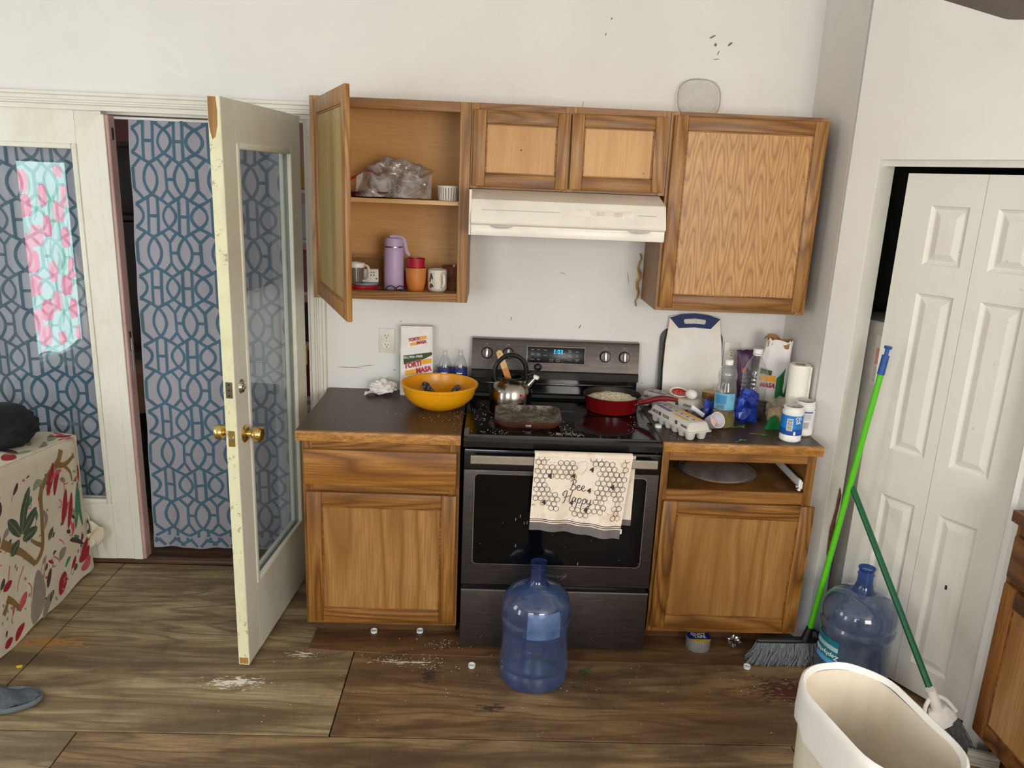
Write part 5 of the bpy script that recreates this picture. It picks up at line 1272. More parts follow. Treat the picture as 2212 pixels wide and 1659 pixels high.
hb = N(); tube(hb, catmull([(.027, -.012, .075), (.046, -.020, .070), (.054, -.024, .045), (.046, -.020, .018), (.026, -.012, .010)], 6), .005, 8); obj('handle', hb, plain('handle_cream', '#e3d9c2', .4), gm_)
cbx = thing('clear_box', 'clear plastic box with open flap behind the glass mug', 'box', (-.425, -.090, ZS))
b = N(); box(b, -.065, .065, -.045, .045, .001, .120, .004, 1); obj('box_wall', b, clear('box_plastic', (.88, .84, .78, 1), .04, 1.45, haze=.12, hazecol='#c9b08a'), cbx)
obj('box_flap', bx(-.065, .060, -.050, .045, .121, .124), clear('flap_plastic', (.85, .82, .78, 1), .05, 1.45, haze=.3, hazecol='#cbb79a'), cbx)
for x, lab in ((-.345, 'tangle of brown hair ties beside the red lid'), (-.262, 'dark hair claw clip in front of the lilac bottle')):
    hr = N()
    for k in range(5):
        c_ = Vector((random.uniform(-.010, .010), random.uniform(-.006, .006), .006)); P_ = [(c_.x+.011*math.cos(q*PI/6)*(1+.2*k), c_.y+.006*math.sin(q*PI/6), .005+.004*abs(math.sin(q*PI/6+k))) for q in range(13)]; tube(hr, P_, .0018, 6)
    o = obj('hair_ties', hr, plain('hair_tie_brown', '#3a2119', .5)); o.location = (x, -.262, ZS); tag(o, lab, 'hair ties', kind='stuff')
sgm = thing('sunglasses', 'folded dark sunglasses lying before the lilac bottle', 'glasses', (-.292, -.262, ZS), .1)
for sx in (-.020, .020):
    b = N(); tube(b, [(sx+.017*math.cos(q*PI/8), -.002, .013+.012*math.sin(q*PI/8)) for q in range(17)], .0022, 6); obj('lens_rim', b, M_BLACK, sgm)
b = N(); tube(b, [(-.005, -.002, .016), (0, -.002, .018), (.005, -.002, .016)], .002, 6); obj('bridge', b, M_BLACK, sgm)
# upper shelf: plates under a crumpled plastic bag, paper cup
ZU = 1.7685
M_MAR = plain('maroon_plastic', '#5e1018', .25)
for k in range(3):
    o = obj('party_plate', lathe(N(), [(0, .002), (.070, .002), (.095, .012), (.100, .014), (.098, .010), (.070, 0), (0, 0)], 40), M_MAR); o.location = (-.405+.05*(k == 2), -.165, ZU+.0005+k*.0045); tag(o, 'maroon plastic plate under the crumpled bag, %s of three' % ('lowest', 'middle', 'topmost')[k], 'plate', 'maroon plates')
rd_ = obj('red_folder', bx(-.075, .075, -.05, .05, 0, .008, .002, 1), plain('red_folder', '#b0141c', .25)); rd_.location = (-.470, -.150, ZU+.075); rd_.rotation_euler = (.1, math.radians(-22), 0); tag(rd_, 'red plastic packet tilted behind the crumpled bag', 'packet')
bgm = crumple(3.7, .096, .42, 5, 1.1, (1.35, .85, .72))
for _ in range(2): bmesh.ops.smooth_vert(bgm, verts=bgm.verts[:], factor=.5, use_axis_x=True, use_axis_y=True, use_axis_z=True)
def m_film(name):
    t = NT(name); v = t.obj_coord(); a = t.noise(v, 11, 4, .55, .8)
    ridge = t.math('SUBTRACT', 1, t.math('MULTIPLY', t.math('ABSOLUTE', t.math('SUBTRACT', a, .5)), 9), clamp=True)
    fold = t.noise(v, 5, 3, .5)
    bp = t.n('ShaderNodeBump'); bp.inputs['Strength'].default_value = .9; bp.inputs['Distance'].default_value = .02; t.l(a, bp.inputs['Height'])
    tr = t.n('ShaderNodeBsdfTransparent'); tr.inputs[0].default_value = (.9, .88, .87, 1)
    df = t.n('ShaderNodeBsdfDiffuse'); df.inputs[0].default_value = srgb('#cfc7c2'); t.l(bp.outputs[0], df.inputs['Normal'])
    gl = t.n('ShaderNodeBsdfGlossy'); gl.inputs['Roughness'].default_value = .16; t.l(bp.outputs[0], gl.inputs['Normal'])
    m1 = t.n('ShaderNodeMixShader'); t.l(t.math('ADD', t.math('MULTIPLY', ridge, .42), t.math('MULTIPLY', fold, .30), clamp=True), m1.inputs[0]); t.l(tr.outputs[0], m1.inputs[1]); t.l(df.outputs[0], m1.inputs[2])
    m2 = t.n('ShaderNodeMixShader'); m2.inputs[0].default_value = .16; t.l(m1.outputs[0], m2.inputs[1]); t.l(gl.outputs[0], m2.inputs[2]); t.l(m2.outputs[0], t.out.inputs[0]); _cache[name] = t.m; return t.m
m_film('crinkly_film')
pb_ = obj('plastic_bag', bgm, clear('crinkly_film', (.88, .86, .85, 1), .12, 1.45, gloss=(.9, .88, .86, 1), haze=.30, hazecol='#cfc6c0', boost=1.6), smooth=40); pb_.location = (-.292, -.158, ZU+.001); tag(pb_, 'crumpled clear plastic bag heaped on the upper shelf', 'bag')
b = N(); grid(b, 26, 12, lambda u, v: Vector((-.16+.30*u, -.075-.045*v+.016*math.sin(u*17+v*2), .075*(1-v)**1.4+.004+.020*abs(math.sin(u*11))*(1-v)))); obj('loose_fold', b, clear('crinkly_film', ''), pb_)
t = thing('paper_baking_cup', 'striped paper baking cup on the upper shelf', 'baking cup', (-.087, -.225, ZU))
b = N(); n = 48
rings = [[((r_+.0012*(i % 2))*math.cos(2*PI*i/n), (r_+.0012*(i % 2))*math.sin(2*PI*i/n), z) for i in range(n)] for r_, z in ((.0385, .001), (.0425, .054))]
loft(b, rings, True, False); obj('pleated_wall', b, plain('ivory_paper', '#e4ded2', .7), t, smooth=0)
for i in range(0, n, 2):
    a = 2*PI*(i+.5)/n; b = N(); v4 = [b.verts.new((r_*math.cos(a+da), r_*math.sin(a+da), z)) for r_, z, da in ((.0398, .003, -.035), (.0398, .003, .035), (.0436, .050, .035), (.0436, .050, -.035))]; b.faces.new(v4); obj('stripe', b, plain('stripe_brown', '#6c625a', .7), t, smooth=0)
obj('rolled_rim', lathe(N(), [(.0425, .053), (.0450, .054), (.0450, .057), (.0425, .058), (.0415, .055)], 48), plain('ivory_paper', ''), t)
# clear lid leaning above the right wall cabinet
t = thing('container_lid', 'clear oval plastic lid leaning on the wall above the cabinets', 'lid', (.930, -.045, ZT+.001)); t.rotation_euler = (-.16, 0, 0)
M_LIDP = clear('thin_lid_plastic', (.93, .93, .92, 1), .06, 1.45, haze=.16, hazecol='#d6d4cf', boost=1.4)
ov = lambda w, h_, cz: [(w/2*math.copysign(abs(math.cos(2*PI*i/40))**.75, math.cos(2*PI*i/40)), cz+h_/2*math.copysign(abs(math.sin(2*PI*i/40))**.75, math.sin(2*PI*i/40))) for i in range(40)]
b = N(); loft(b, [[(x, y, z) for x, z in ov(w, h_, .078)] for w, h_, y in ((.178, .156, 0), (.170, .148, -.006), (.150, .126, -.004), (.142, .118, -.010), (.110, .086, -.010), (.100, .076, -.014))], False, True); obj('lid_plate', b, M_LIDP, t)
b = N(); tube(b, [(x, -.001, z) for x, z in ov(.178, .156, .078)]+[(ov(.178, .156, .078)[0][0], -.001, ov(.178, .156, .078)[0][1])], .003, 6); obj('lid_rim', b, clear('lid_rim_plastic', (.8, .8, .79, 1), .08, 1.5, haze=.35, hazecol='#c9c6c0'), t)

# ------------------------------------------------------------------ floor things
M_JUG = clear('blue_polycarbonate', '#b0c8ee', .05, 1.5, haze=.15, hazecol='#8fb2ea', boost=1.7)
M_JUG2 = clear('smoky_blue_polycarbonate', '#b1c2da', .07, 1.5, haze=.30, hazecol='#8a9fbc', boost=1.5)
M_JUGN = clear('blue_neck', '#86a6da', .05, 1.5, haze=.13, hazecol='#5a80c0', boost=1.1)
def jug(label, loc, R, H, mat, rot):
    t = thing('water_jug', label, 'water jug', loc, rot, group='blue water jugs'); k = R/.133; s = H/.485
    pr = [(0, .010), (.10*k, .006), (.118*k, 0), (.128*k, .006), (.132*k, .020), (.132*k, .056), (.1265*k, .064), (.1265*k, .068), (.133*k, .078), (.133*k, .088)]
    pr += [(.1295*k, .100), (.1275*k, .16), (.1275*k, .215), (.129*k, .235), (.133*k, .245), (.133*k, .262), (.1275*k, .270), (.1275*k, .274), (.133*k, .283), (.132*k, .310), (.124*k, .338), (.105*k, .362), (.075*k, .380), (.045*k, .390), (.034*k, .402), (.0285*k, .425), (.0275*k, .455), (.030*k, .457), (.030*k, .461), (.0275*k, .463), (.0275*k, .477), (.031*k, .480), (.031*k, .484), (.027*k, .485), (.024*k, .470)]
    pr = [(r_, z*s) for r_, z in pr]
    i0 = next(i for i, p in enumerate(pr) if abs(p[1]-.390*s) < 1e-9)
    obj('jug_body', lathe(N(), pr[:i0+1], 56), mat, t); obj('neck', lathe(N(), pr[i0:], 40), M_JUGN, t)
    return t, k, s
j1, k1, s1 = jug('empty blue five gallon water jug standing before the oven', (.310, -.795, .0), .133, .485, M_JUG, 0)
j1.location.z = .001
M_HND = clear('deep_blue_handle', '#1b3f9a', .05, 1.5, haze=.5, hazecol='#10307f')
a = CAMA(.31, -.795)
b = N(); grid(b, 4, 10, lambda u, v: Vector((.118*math.cos(a-.42+.16*u), .118*math.sin(a-.42+.16*u), .105+.120*v))); obj('grip_recess', b, M_HND, j1)
obj('torn_label', band(.133, a-.22, a+.75, .235, .335, .001, 22, 10, rf=lambda z: .1335 if z < .31 else .1335-.36*(z-.31)), clear('pale_label_film', '#8fb4ea', .2, 1.4, haze=.42, hazecol='#9fc0f2'), j1)
j2, k2, s2 = jug('dusty blue water jug with teal label by the closet door', (1.552, -.800, .001), .136, .500, M_JUG2, 0)
a2 = CAMA(1.552, -.80)-.80
R2 = .136
M_TEAL = plain('label_teal', '#17808f', .35, vary=.15, vscale=20)
lb2 = obj('label', band(R2*.94, a2-.42, a2+.42, .122, .225, .006, 18, 4), M_TEAL, j2)
obj('label_wave', band(R2*.94, a2-.42, a2+.42, .122, .143, .0066, 18, 1), plain('label_light_blue', '#5aa6d8', .35), lb2)
obj('label_band', band(R2*.94, a2-.42, a2+.42, .182, .200, .0066, 18, 1), plain('label_mist', '#a9c3c8', .35), lb2)
me = wrap(text_mesh('Zephyrhills', .026, extrude=.0001, shear=.2, bold=.0003), R2*.94, a2+.02, .160, True, .0075); me.materials.append(M_WPR); obj('lettering', me, None, lb2)
obj('water', lathe(N(), [(0, .012), (.120, .010), (.132, .024), (.126, .102), (.120, .120), (0, .120)], 48), clear('murky_water', '#a3a6bb', .02, 1.3, haze=.25, hazecol='#6b6f86'), j2)

# duct tape, wrapper, caps, leaves, crumbs
t = thing('duct_tape_roll', 'grey duct tape roll with yellow and blue label on the floor', 'tape', (1.010, -.585, .005))
obj('tape_wall', lathe(N(), [(.042, 0), (.050, 0), (.0505, .002), (.0505, .046), (.050, .048), (.042, .048)], 48), plain('duct_tape_grey', '#7f7d7a', .45), t)
dsk = obj('label_disc', lathe(N(), [(0, .0484), (.0495, .0484), (.0495, .0478)], 48), plain('label_yellow', '#d9b62c', .4), t)
obj('label_blue', prism(N(), [(x, max(-.024, min(.024, y))) for x, y in [(.049*math.cos(2*PI*i/40), .049*math.sin(2*PI*i/40)) for i in range(40)]], .0485, .0492), plain('label_royal', '#1d2f7d', .4), dsk)
text('DUCT', .022, M_WPR, dsk, (0, .012, .0495), (0, 0, 0), bold=.0006); text('TAPE', .022, M_WPR, dsk, (.002, -.008, .0495), (0, 0, 0), bold=.0006)
obj('red_star', prism(N(), [(.007*math.cos(PI*k/5)*(1 if k % 2 == 0 else .45), .007*math.sin(PI*k/5)*(1 if k % 2 == 0 else .45)) for k in range(10)], .0500, .0504), plain('star_red', '#d23a2c', .4), dsk, (-.012, -.004, 0))
wp = obj('film_wrapper', crumple(6.6, .030, .7, 3, 1.6, (1.0, .8, .8)), clear('crackle_film', (.9, .88, .88, 1), .06, 1.5, haze=.08, boost=2.5), smooth=0); wp.location = (1.160, -.585, .005); tag(wp, 'crumpled clear film wrapper beside the duct tape', 'wrapper')
cap('white bottle cap on the floor strip under the left cabinet door', (-.345, -.541, .005)); cap('white bottle cap on the floor strip near the stove corner', (-.154, -.532, .005))
cap('white bottle cap on the floor just left of the blue jug', (.071, -.757, .0005)); cap('white bottle cap on the floor in front of the grey broom', (1.176, -.722, .0005))
M_WILT = plain('wilted_green', '#43502e', .7, vary=.2, vscale=60)
def floor_leaf(label, loc, rotz, l):
    t = thing('fallen_leaf', label, 'leaf', loc, rotz, group='leaves on the floor')
    lf = N(); ribbon(lf, [(l*k/8, .002*math.sin(k)) for k in range(9)], lambda q: l*.6*math.sin(PI*q)+.0006, lambda u, v: (Vector((u, v, .003+.004*abs(math.sin(u*120)))), Vector((0, 0, 1)))); obj('blade', lf, M_WILT, t)
    st = N(); tube(st, [(l*.95, 0, .003), (l*1.6, .006, .003)], .001, 5); obj('stalk', st, M_WILT, t)
floor_leaf('wilted green leaf on the floor right of the blue jug', (.50, -.79, .0005), .7, .05); floor_leaf('small dark curled leaf on the floor below the other leaf', (.455, -.868, .0005), .2, .03)
random.seed(21)
crumbs('floor_crumbs', 'pale crumbs and rice scattered over the plywood floor', [(-.06, -.62, .04, .02, 30), (-.20, -.725, .08, .015, 46), (-.10, -.75, .05, .02, 30), (.0, -.80, .10, .08, 22), (-.30, -.66, .15, .05, 12), (-.5, -.95, .2, .1, 14), (.6, -.8, .15, .08, 14), (1.1, -.85, .15, .06, 18), (.5, -1.05, .5, .1, 20), (.05, -.60, .02, .02, 16)], M_CRUMB, .0055, (.003, .009), .0028)
ys = obj('yellow_scrap', prism(N(), [(-.012, 0), (-.002, -.008), (.012, -.004), (.010, .008), (-.004, .006)], 0, .003), plain('yellow_scrap', '#e8d21a', .5)); ys.location = (-1.643, -.822, .001); tag(ys, 'tiny bright yellow scrap on the floor by the sofa', 'scrap')

# brooms
def broom(label, top, neck, head_c, head_dir, mats, head_w, cut, n=260, bl=.12, tipc=None, spread=1.35, ring_label=None):
    """shaft from top to neck; bristle head below the neck, head_dir along its width"""
    t = thing('broom', label, 'broom', neck, group='brooms'); Nk = Vector(neck); T = Vector(top)-Nk
    b = N(); tube(b, [Vector((0, 0, 0)), T*.96], .0115, 14); obj('shaft', b, mats[0], t)
    b = N(); tube(b, [T*.915, T*.985], .0135, 14); tube(b, [T*.985, T*1.005, T*1.006], [.0075, .0075, .0125], 14); tube(b, [T*1.006, T*1.010], .0135, 14)
    if tipc: obj('hanger_cap', b, tipc, t)
    else: b.free()
    H = Vector(head_c)-Nk; D = Vector(head_dir).normalized(); dn = H.normalized(); S = D.cross(dn).normalized()
    # socket and shoulder block
    b = N(); tube(b, [-dn*.03, dn*.05], [.016, .020], 14); blk = obj('socket', b, mats[1], t)
    rings = []
    for f, w, th_ in ((.045, .030, .018), (.075, head_w*.42, .022), (.095, head_w*.5, .022), (.115, head_w*.5, .020)):
        rings.append([dn*f+D*(w*math.cos(2*PI*i/20))+S*(th_*math.sin(2*PI*i/20)) for i in range(20)])
    b = N(); loft(b, rings); obj('shoulder', b, mats[1], blk)
    b = N(); tube(b, catmull([dn*.0+D*.012, dn*.03+D*head_w*.34, dn*.085+D*head_w*.52], 6), .007, 8); obj('shoulder_arch', b, mats[1], blk)
    b = N(); tube(b, catmull([dn*.0-D*.012, dn*.03-D*head_w*.34, dn*.085-D*head_w*.52], 6), .007, 8); obj('shoulder_arch', b, mats[1], blk)
    b = N(); random.seed(n)
    for i in range(n):
        u = random.uniform(-1, 1); s_ = random.uniform(-1, 1); p0 = dn*.105+D*(u*head_w*.48)+S*(s_*.017)
        L = bl*(1+cut*u)*random.uniform(.93, 1.05)
        p2 = dn*(.105+L)+D*(u*head_w*.5*spread+random.gauss(0, .006))+S*(s_*.030+random.gauss(0, .004)); p1 = p0.lerp(p2, .5)+D*random.gauss(0, .003)
        q = []
        for p, w_ in ((p0, .0016), (p1, .0016), (p2, .0012)):
            w3 = p+Nk
            if w3.z < .0012: p = p+Vector((0, 0, .0012-w3.z))
            q.append(p)
        tube(b, q, [.0015, .0015, .0010], 4, False)
    o = obj('bristles', b, mats[2], t, smooth=0); o['kind'] = 'stuff'
    return t
M_LIME = plain('lime_shaft', '#57c016', .35, vary=.04); M_BLUEC = plain('blue_cap', '#1f4f9c', .4); M_BRG = plain('grey_bristle', '#7e8286', .6, vary=.12, vscale=80)
M_DKG = plain('dark_green_shaft', '#0f5a38', .3, vary=.05); M_BRD = plain('charcoal_bristle', '#5a5a5b', .6, vary=.15, vscale=80)
t = thing('broom', 'lime green broom with blue cap and grey bristles against the closet', 'broom', (1.434, -.662, .125), 0, 'brooms')
T = Vector((1.548, -.690, 1.325))-Vector((1.434, -.662, .125))
obj('shaft', tube(N(), [T*.0, T*.95], .0115, 14), M_LIME, t)
cp = N(); tube(cp, [T*.915, T*.975], .0135, 14); cpo = obj('hanger_cap', cp, M_BLUEC, t)
obj('cap_neck', tube(N(), [T*.975, T*1.0], .0075, 12), M_BLUEC, cpo); obj('cap_knob', tube(N(), [T*.996, T*1.004], [.013, .0145], 14), M_BLUEC, cpo)
skt = obj('socket', tube(N(), [T*.025, Vector((-.010, 0, -.030))], [.0145, .020], 14), M_BLACK, t)
rr0 = []
for f, r_ in ((0, .006), (.03, .014), (.5, .017), (.95, .016), (1, .006)):
    rr0.append([(-.215+.255*f, r_*math.cos(2*PI*i/16), -.034+.006*f+r_*.8*math.sin(2*PI*i/16)) for i in range(16)])
obj('shoulder', loft(N(), rr0), M_BLACK, skt)
obj('shoulder_arch', tube(N(), catmull([(.002, 0, .016), (.020, 0, .018), (.040, 0, .002), (.044, 0, -.028)], 6), .0055, 8), M_BLACK, skt)
bb_ = N(); random.seed(77)
for i in range(620):
    u = random.random(); s_ = random.uniform(-1, 1)
    p0 = Vector((-.205+.240*u, s_*.012, -.040+.005*u)); k = random.uniform(0, 1)
    p2 = Vector((-.250+.275*u+random.gauss(0, .007), s_*.030-.022*k-.006, -.1235+(.006 if random.random() < .5 else 0)))
    if random.random() < .06: p2 = Vector((p2.x+random.uniform(-.03, .02), p2.y-.02, random.uniform(-.11, -.07)))
    p1 = p0.lerp(p2, .5)+Vector((random.gauss(0, .004), -.012-.006*abs(s_), .006))
    tube(bb_, [p0, p1, p2], [.0016, .0016, .0011], 4, False)
o = obj('bristles', bb_, M_BRG, t, smooth=0); o['kind'] = 'stuff'
broom('dark green broom with white head leaning across the closet door', (1.500, -.655, .800), (1.640, -1.185, .225), (1.742, -1.205, .0), (.85, .10, .36), (M_DKG, M_WHITEPL, M_BRD), .115, .10, 420, .150, None, 1.30)
# dustpan corner behind the trash can
t = thing('dustpan', 'grey dustpan lip peeking out behind the trash can', 'dustpan', (1.30, -1.02, .001), -.5)
b = N(); prism(b, [(-.02, .02), (.02, .055), (.22, .05), (.22, -.12), (.02, -.10)], 0, .003); obj('pan', b, plain('dustpan_grey', '#5f625f', .5), t)
obj('lip', tube(N(), [(-.02, .02, .004), (.02, .055, .010), (.22, .05, .014)], .004, 6), plain('dustpan_dark', '#3b3a38', .5), t)
# trash can with liner
t = thing('trash_can', 'tall cream plastic trash can with white liner in the foreground', 'trash can', (1.062, -1.850, 0), math.radians(11))
t.scale = (.92, 1, 1)
def tring(w, l, z, dz=0): return [(x, y, z+dz*mnoise.noise(Vector((x*14, y*14, z)))) for x, y in rrect(w, l, w*.46, 8)]
M_LINER2 = plain('liner_inside', '#e6dac6', .45, vary=.05, vscale=5)
M_CREAM = plain('cream_plastic', '#e2dec9', .45, vary=.03); M_LINER = plain('white_liner', '#f1efe9', .35, vary=.03, vscale=12, Subsurface_Weight=.2, Subsurface_Radius=(.02, .02, .015))
b = N(); loft(b, [tring(.215, .36, 0), tring(.225, .375, .02), tring(.268, .425, .62), tring(.272, .43, .640), tring(.262, .42, .641), tring(.255, .41, .61), tring(.21, .35, .03)], True, True); obj('bin_body', b, M_CREAM, t)
rg = []
for (w, l, z, dz) in ((.282, .440, .545, .03), (.286, .444, .58, .01), (.284, .442, .632, .004), (.278, .436, .652, .004), (.266, .424, .655, .004), (.250, .406, .640, .006), (.234, .388, .52, .0), (.212, .356, .30, 0), (.18, .32, .08, 0)): rg.append(tring(w, l, z, dz))
bm = N()
for k, ring in enumerate(rg):
    if k >= 5:
        for i, p in enumerate(ring): f = 1+.03*mnoise.noise(Vector((i*.55, k*.25, 5)))*(1 if k > 5 else .3); ring[i] = (p[0]*f, p[1]*f, p[2])
    elif k < 2:
        for i, p in enumerate(ring): f = 1+.022*mnoise.noise(Vector((i*.9, k*.4, 9))); ring[i] = (p[0]*f, p[1]*f, p[2]+(.05*mnoise.noise(Vector((i*.35, 3, 1))) if k == 0 else 0))
loft(bm, rg[:6], False, False); ln = obj('liner', bm, M_LINER, t, smooth=60)
bm = N()
ins = []
for k in range(13):
    f = k/12; w, l, z = .250-.075*f**1.2, .406-.09*f**1.2, .640-.56*f
    ins.append([(p[0]*(1+q), p[1]*(1+q), p[2]) for p, q in [(p, (.05*mnoise.noise(Vector((i*1.3, f*1.2, 7)))+.03*mnoise.noise(Vector((i*.4, f*2, 3)))-.025)*min(1, f*4)) for i, p in enumerate([(x, y, z) for x, y in rrect(w, l, w*.46, 14)])]])
loft(bm, ins, False, True); obj('liner_inside', bm, M_LINER2, ln, smooth=60)

# ------------------------------------------------------------------ right edge: side counter run, wood scrap
W_RZ = wood('oak_side_upright', '#5a3213', '#8b5826', '#9f6d38', 'z', 7); W_RX = wood('oak_side_level', '#4a2a10', '#7a4a1f', '#925f2e', 'y', 7); W_RP = wood('oak_side_panel', '#94663a', '#b1834f', '#bd9160', 'z', 4)
c = thing('base_cabinet', 'oak base cabinet at the right edge facing the room', 'cabinet', (1.80, -1.185, 0), group='oak base cabinets')
b = N(); box(b, .02, .60, -1.20, 0, .10, .876); obj('body', b, W_RZ, c, smooth=0)
obj('face_frame_stile', bx(.0, .0195, -.042, 0, .10, .876, .001, 1), W_RZ, c)
obj('face_frame_rail', bx(.0, .0195, -1.2, -.042, .83, .876, .001, 1), W_RX, c); obj('face_frame_rail', bx(.0, .0195, -1.2, -.042, .65, .69, .001, 1), W_RX, c); obj('face_frame_rail', bx(.0, .0195, -1.2, -.042, .10, .14, .001, 1), W_RX, c)
obj('drawer_front', bx(-.019, -.0005, -.55, -.020, .692, .838, .004, 2), W_RX, c)
dd = framed_door(c, .53, .55, .019, .058, (W_RP, W_RZ, W_RX), loc=(-.0195, -.020, .122), rot=(0, 0, -PI/2))
framed_door(c, .58, .55, .019, .058, (W_RP, W_RZ, W_RX), loc=(-.0195, -.58, .122), rot=(0, 0, -PI/2)); obj('drawer_front', bx(-.019, -.0005, -1.16, -.580, .692, .838, .004, 2), W_RX, c)
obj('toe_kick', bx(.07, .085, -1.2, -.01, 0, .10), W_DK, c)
c = thing('countertop', 'dark countertop with oak edge at the right margin', 'countertop', (1.775, -1.182, .876), group='dark laminate countertops')
obj('laminate_top', bx(.019, .66, -1.2, 0, .022, .038, .001, 1), M_LAM, c); obj('substrate', bx(.0192, .66, -1.2, -.002, 0, .0219), W_RZ, c); obj('edge_strip', bx(0, .0188, -1.2, 0, 0, .0385, .0025, 2), wood('dark_oak_edge', '#532c12', '#82491f', '#96602f', 'y', 5), c)
o = cap('white cap on the counter at the right margin', (1.800, -1.262, .9147), False)
t = thing('wood_scrap', 'weathered grey board end on the floor by the right cabinet', 'board', (1.768, -1.222, .001), -.32)
obj('board', bx(.0, .10, -.018, .0, 0, .058, .002, 1), wood('weathered_wood', '#5d5a50', '#8b877b', '#a09c90', 'x', 6), t)
# water heater in the closet
t = thing('water_heater', 'pale grey water heater glimpsed through the closet gap', 'water heater', (1.790, -.400, 0))
obj('tank', lathe(N(), [(0, .02), (.20, .02), (.205, .03), (.205, 1.36), (.20, 1.385), (.10, 1.395), (0, 1.395)], 48), plain('heater_enamel', '#b9b5ac', .4), t)
ah = math.atan2(-3.42+.40, .10-1.79)
lbh = obj('warning_label', band(.205, ah-.62, ah-.05, 1.14, 1.33, .001, 12, 1), plain('label_grey', '#c9c4ba', .6), t)
obj('warning_red', band(.205, ah-.58, ah-.08, 1.22, 1.285, .002, 10, 1), plain('label_salmon', '#c98a7a', .6), lbh)
for k in range(9): obj('fine_print', band(.205, ah-.58, ah-.1, 1.15+k*.007, 1.153+k*.007, .002, 6), M_FPR, lbh)
b = N(); tube(b, [(-.085, -.085, 1.39), (-.080, -.085, 1.46), (-.062, -.08, 1.60)], [.022, .014, .013], 12); obj('pipe', b, plain('old_brass', '#8a7440', .45, .6), t)
# ------------------------------------------------------------------ trellis curtains
def m_voile(name, base, tr=.45):
    t = NT(name); v = t.obj_coord(); a = t.noise(v, 3, 4, .6); w_ = t.noise(t.scale(v, (1, 1, 1)), 500, 2, .5)
    b = srgb(base); col = t.ramp(a, [(.3, tuple(x*.9 for x in b[:3])+(1,)), (.7, b)])
    df = t.n('ShaderNodeBsdfDiffuse'); tl = t.n('ShaderNodeBsdfTranslucent'); mx = t.n('ShaderNodeMixShader'); mx.inputs[0].default_value = tr
    t.l(col, df.inputs[0]); t.l(col, tl.inputs[0]); t.l(df.outputs[0], mx.inputs[1]); t.l(tl.outputs[0], mx.inputs[2]); t.l(mx.outputs[0], t.out.inputs[0]); return t.m
M_VOILE = m_voile('grey_voile', '#c6c5cf'); M_TREL = m_voile('trellis_blue_print', '#5f7f92', .3)
def lens(cx, cz, hw, hh, side, n=12):
    return [(cx+side*hw*math.sin(PI*k/n)**.85, cz+hh-2*hh*k/n) for k in range(n+1)]
def line(a, b, n=5): return [(a[0]+(b[0]-a[0])*k/n, a[1]+(b[1]-a[1])*k/n) for k in range(n+1)]
def trellis(bm, surf, x0, x1, z0, z1, px, pz, wd=.0138):
    Q, E, C2 = .157, .069, .150
    keep = lambda p: x0 <= p.x <= x1 and z0 <= p.y <= z1
    def R_(path): ribbon(bm, path, wd, surf, .0012, keep=keep)
    for i in range(-5, 6):
        X = px+i*2*C2
        for j in range(-8, 9):
            zA = pz+j*2*Q
            for s in (-1, 1):
                for sd in (-1, 1): R_(lens(X+s*E, zA, .033, .049, sd))
                for zz in (zA-Q,):
                    pass
                for up_ in (-1, 1):
                    zB = zA+up_*Q; top = zB-up_*.066; bot = zA+up_*.049
                    R_(line((X+s*E, bot), (X, top))); R_(line((X+s*E, bot), (X+s*C2, top)))
                    R_(line((X+s*E, zB-up_*.045), (X+s*.035, zA+up_*.070))); R_(line((X+s*E, zB-up_*.045), (X+s*.110, zA+up_*.070)))
                R_(line((X+s*.021, zA-.078), (X+s*.021, zA+.078), 8)); R_(line((X+s*(C2-.022), zA-.0796), (X+s*(C2-.022), zA+.0796), 8))
                zB = zA-Q
                R_(line((X+s*E, zB-.045), (X+s*E, zB+.045), 6)); R_(line((X+s*.031, zB), (X+s*E, zB), 3)); R_(lens(X, zB, .031, .066, s)); R_(lens(X+C2, zB, .031, .066, s))
            R_(line((X-.021, zA), (X+.021, zA), 3)); R_(line((X+C2-.022, zA), (X+C2+.022, zA), 3))
def curtain(name_label, x0, x1, z0, z1, y0, px, pz, amp, hem=True, wavy=0, skew=0):
    t = thing('trellis_curtain', name_label, 'curtain', (0, 0, 0), group='trellis curtains')
    def fold(x, z):
        k = (z-z0)/(z1-z0)
        return y0+amp*math.sin(x*26+.6)*(.35+.65*(1-k))+amp*.5*math.sin(x*61+z*2)+.004*mnoise.noise(Vector((x*7, z*5, 1)))
    def surf(x, z):
        xx = x+wavy*mnoise.noise(Vector((z*5, 0, 2)))*(1 if x < (x0+x1)/2 else 0)+skew*((z-z0)/(z1-z0))*max(0, 1-(x-x0)/.25)
        p = Vector((xx, fold(x, z), z)); d = (fold(x+.004, z)-fold(x-.004, z))/.008; n = Vector((d, -1, 0)); n.normalize(); return p, n
    b = N(); grid(b, 60, 60, lambda u, v: surf(x0+(x1-x0)*u, z0+(z1-z0)*v)[0]); cl_ = obj('fabric', b, M_VOILE, t)
    b = N(); trellis(b, surf, x0+.002, x1-.002, z0+.004, z1-.002, px, pz); o = obj('trellis_print', b, M_TREL, cl_); o['kind'] = 'stuff'
    if hem:
        b = N(); grid(b, 60, 2, lambda u, v: surf(x0+(x1-x0)*u, z0+.06*v)[0]+Vector((0, -.0024, 0))); h_ = obj('hem', b, M_VOILE, cl_)
        b = N(); sf = lambda x, z: (surf(x, z)[0]+Vector((0, -.0024, 0)), surf(x, z)[1]); trellis(b, sf, x0+.002, x1-.002, z0+.003, z0+.058, px+.05, pz+.1); o = obj('hem_print', b, M_TREL, h_); o['kind'] = 'stuff'
    b = N(); tube(b, [(x0-.02, y0, z1-.004), (x1+.02, y0, z1-.004)], .006, 8); obj('curtain_rod', b, M_WHITEPL, t)
    return t
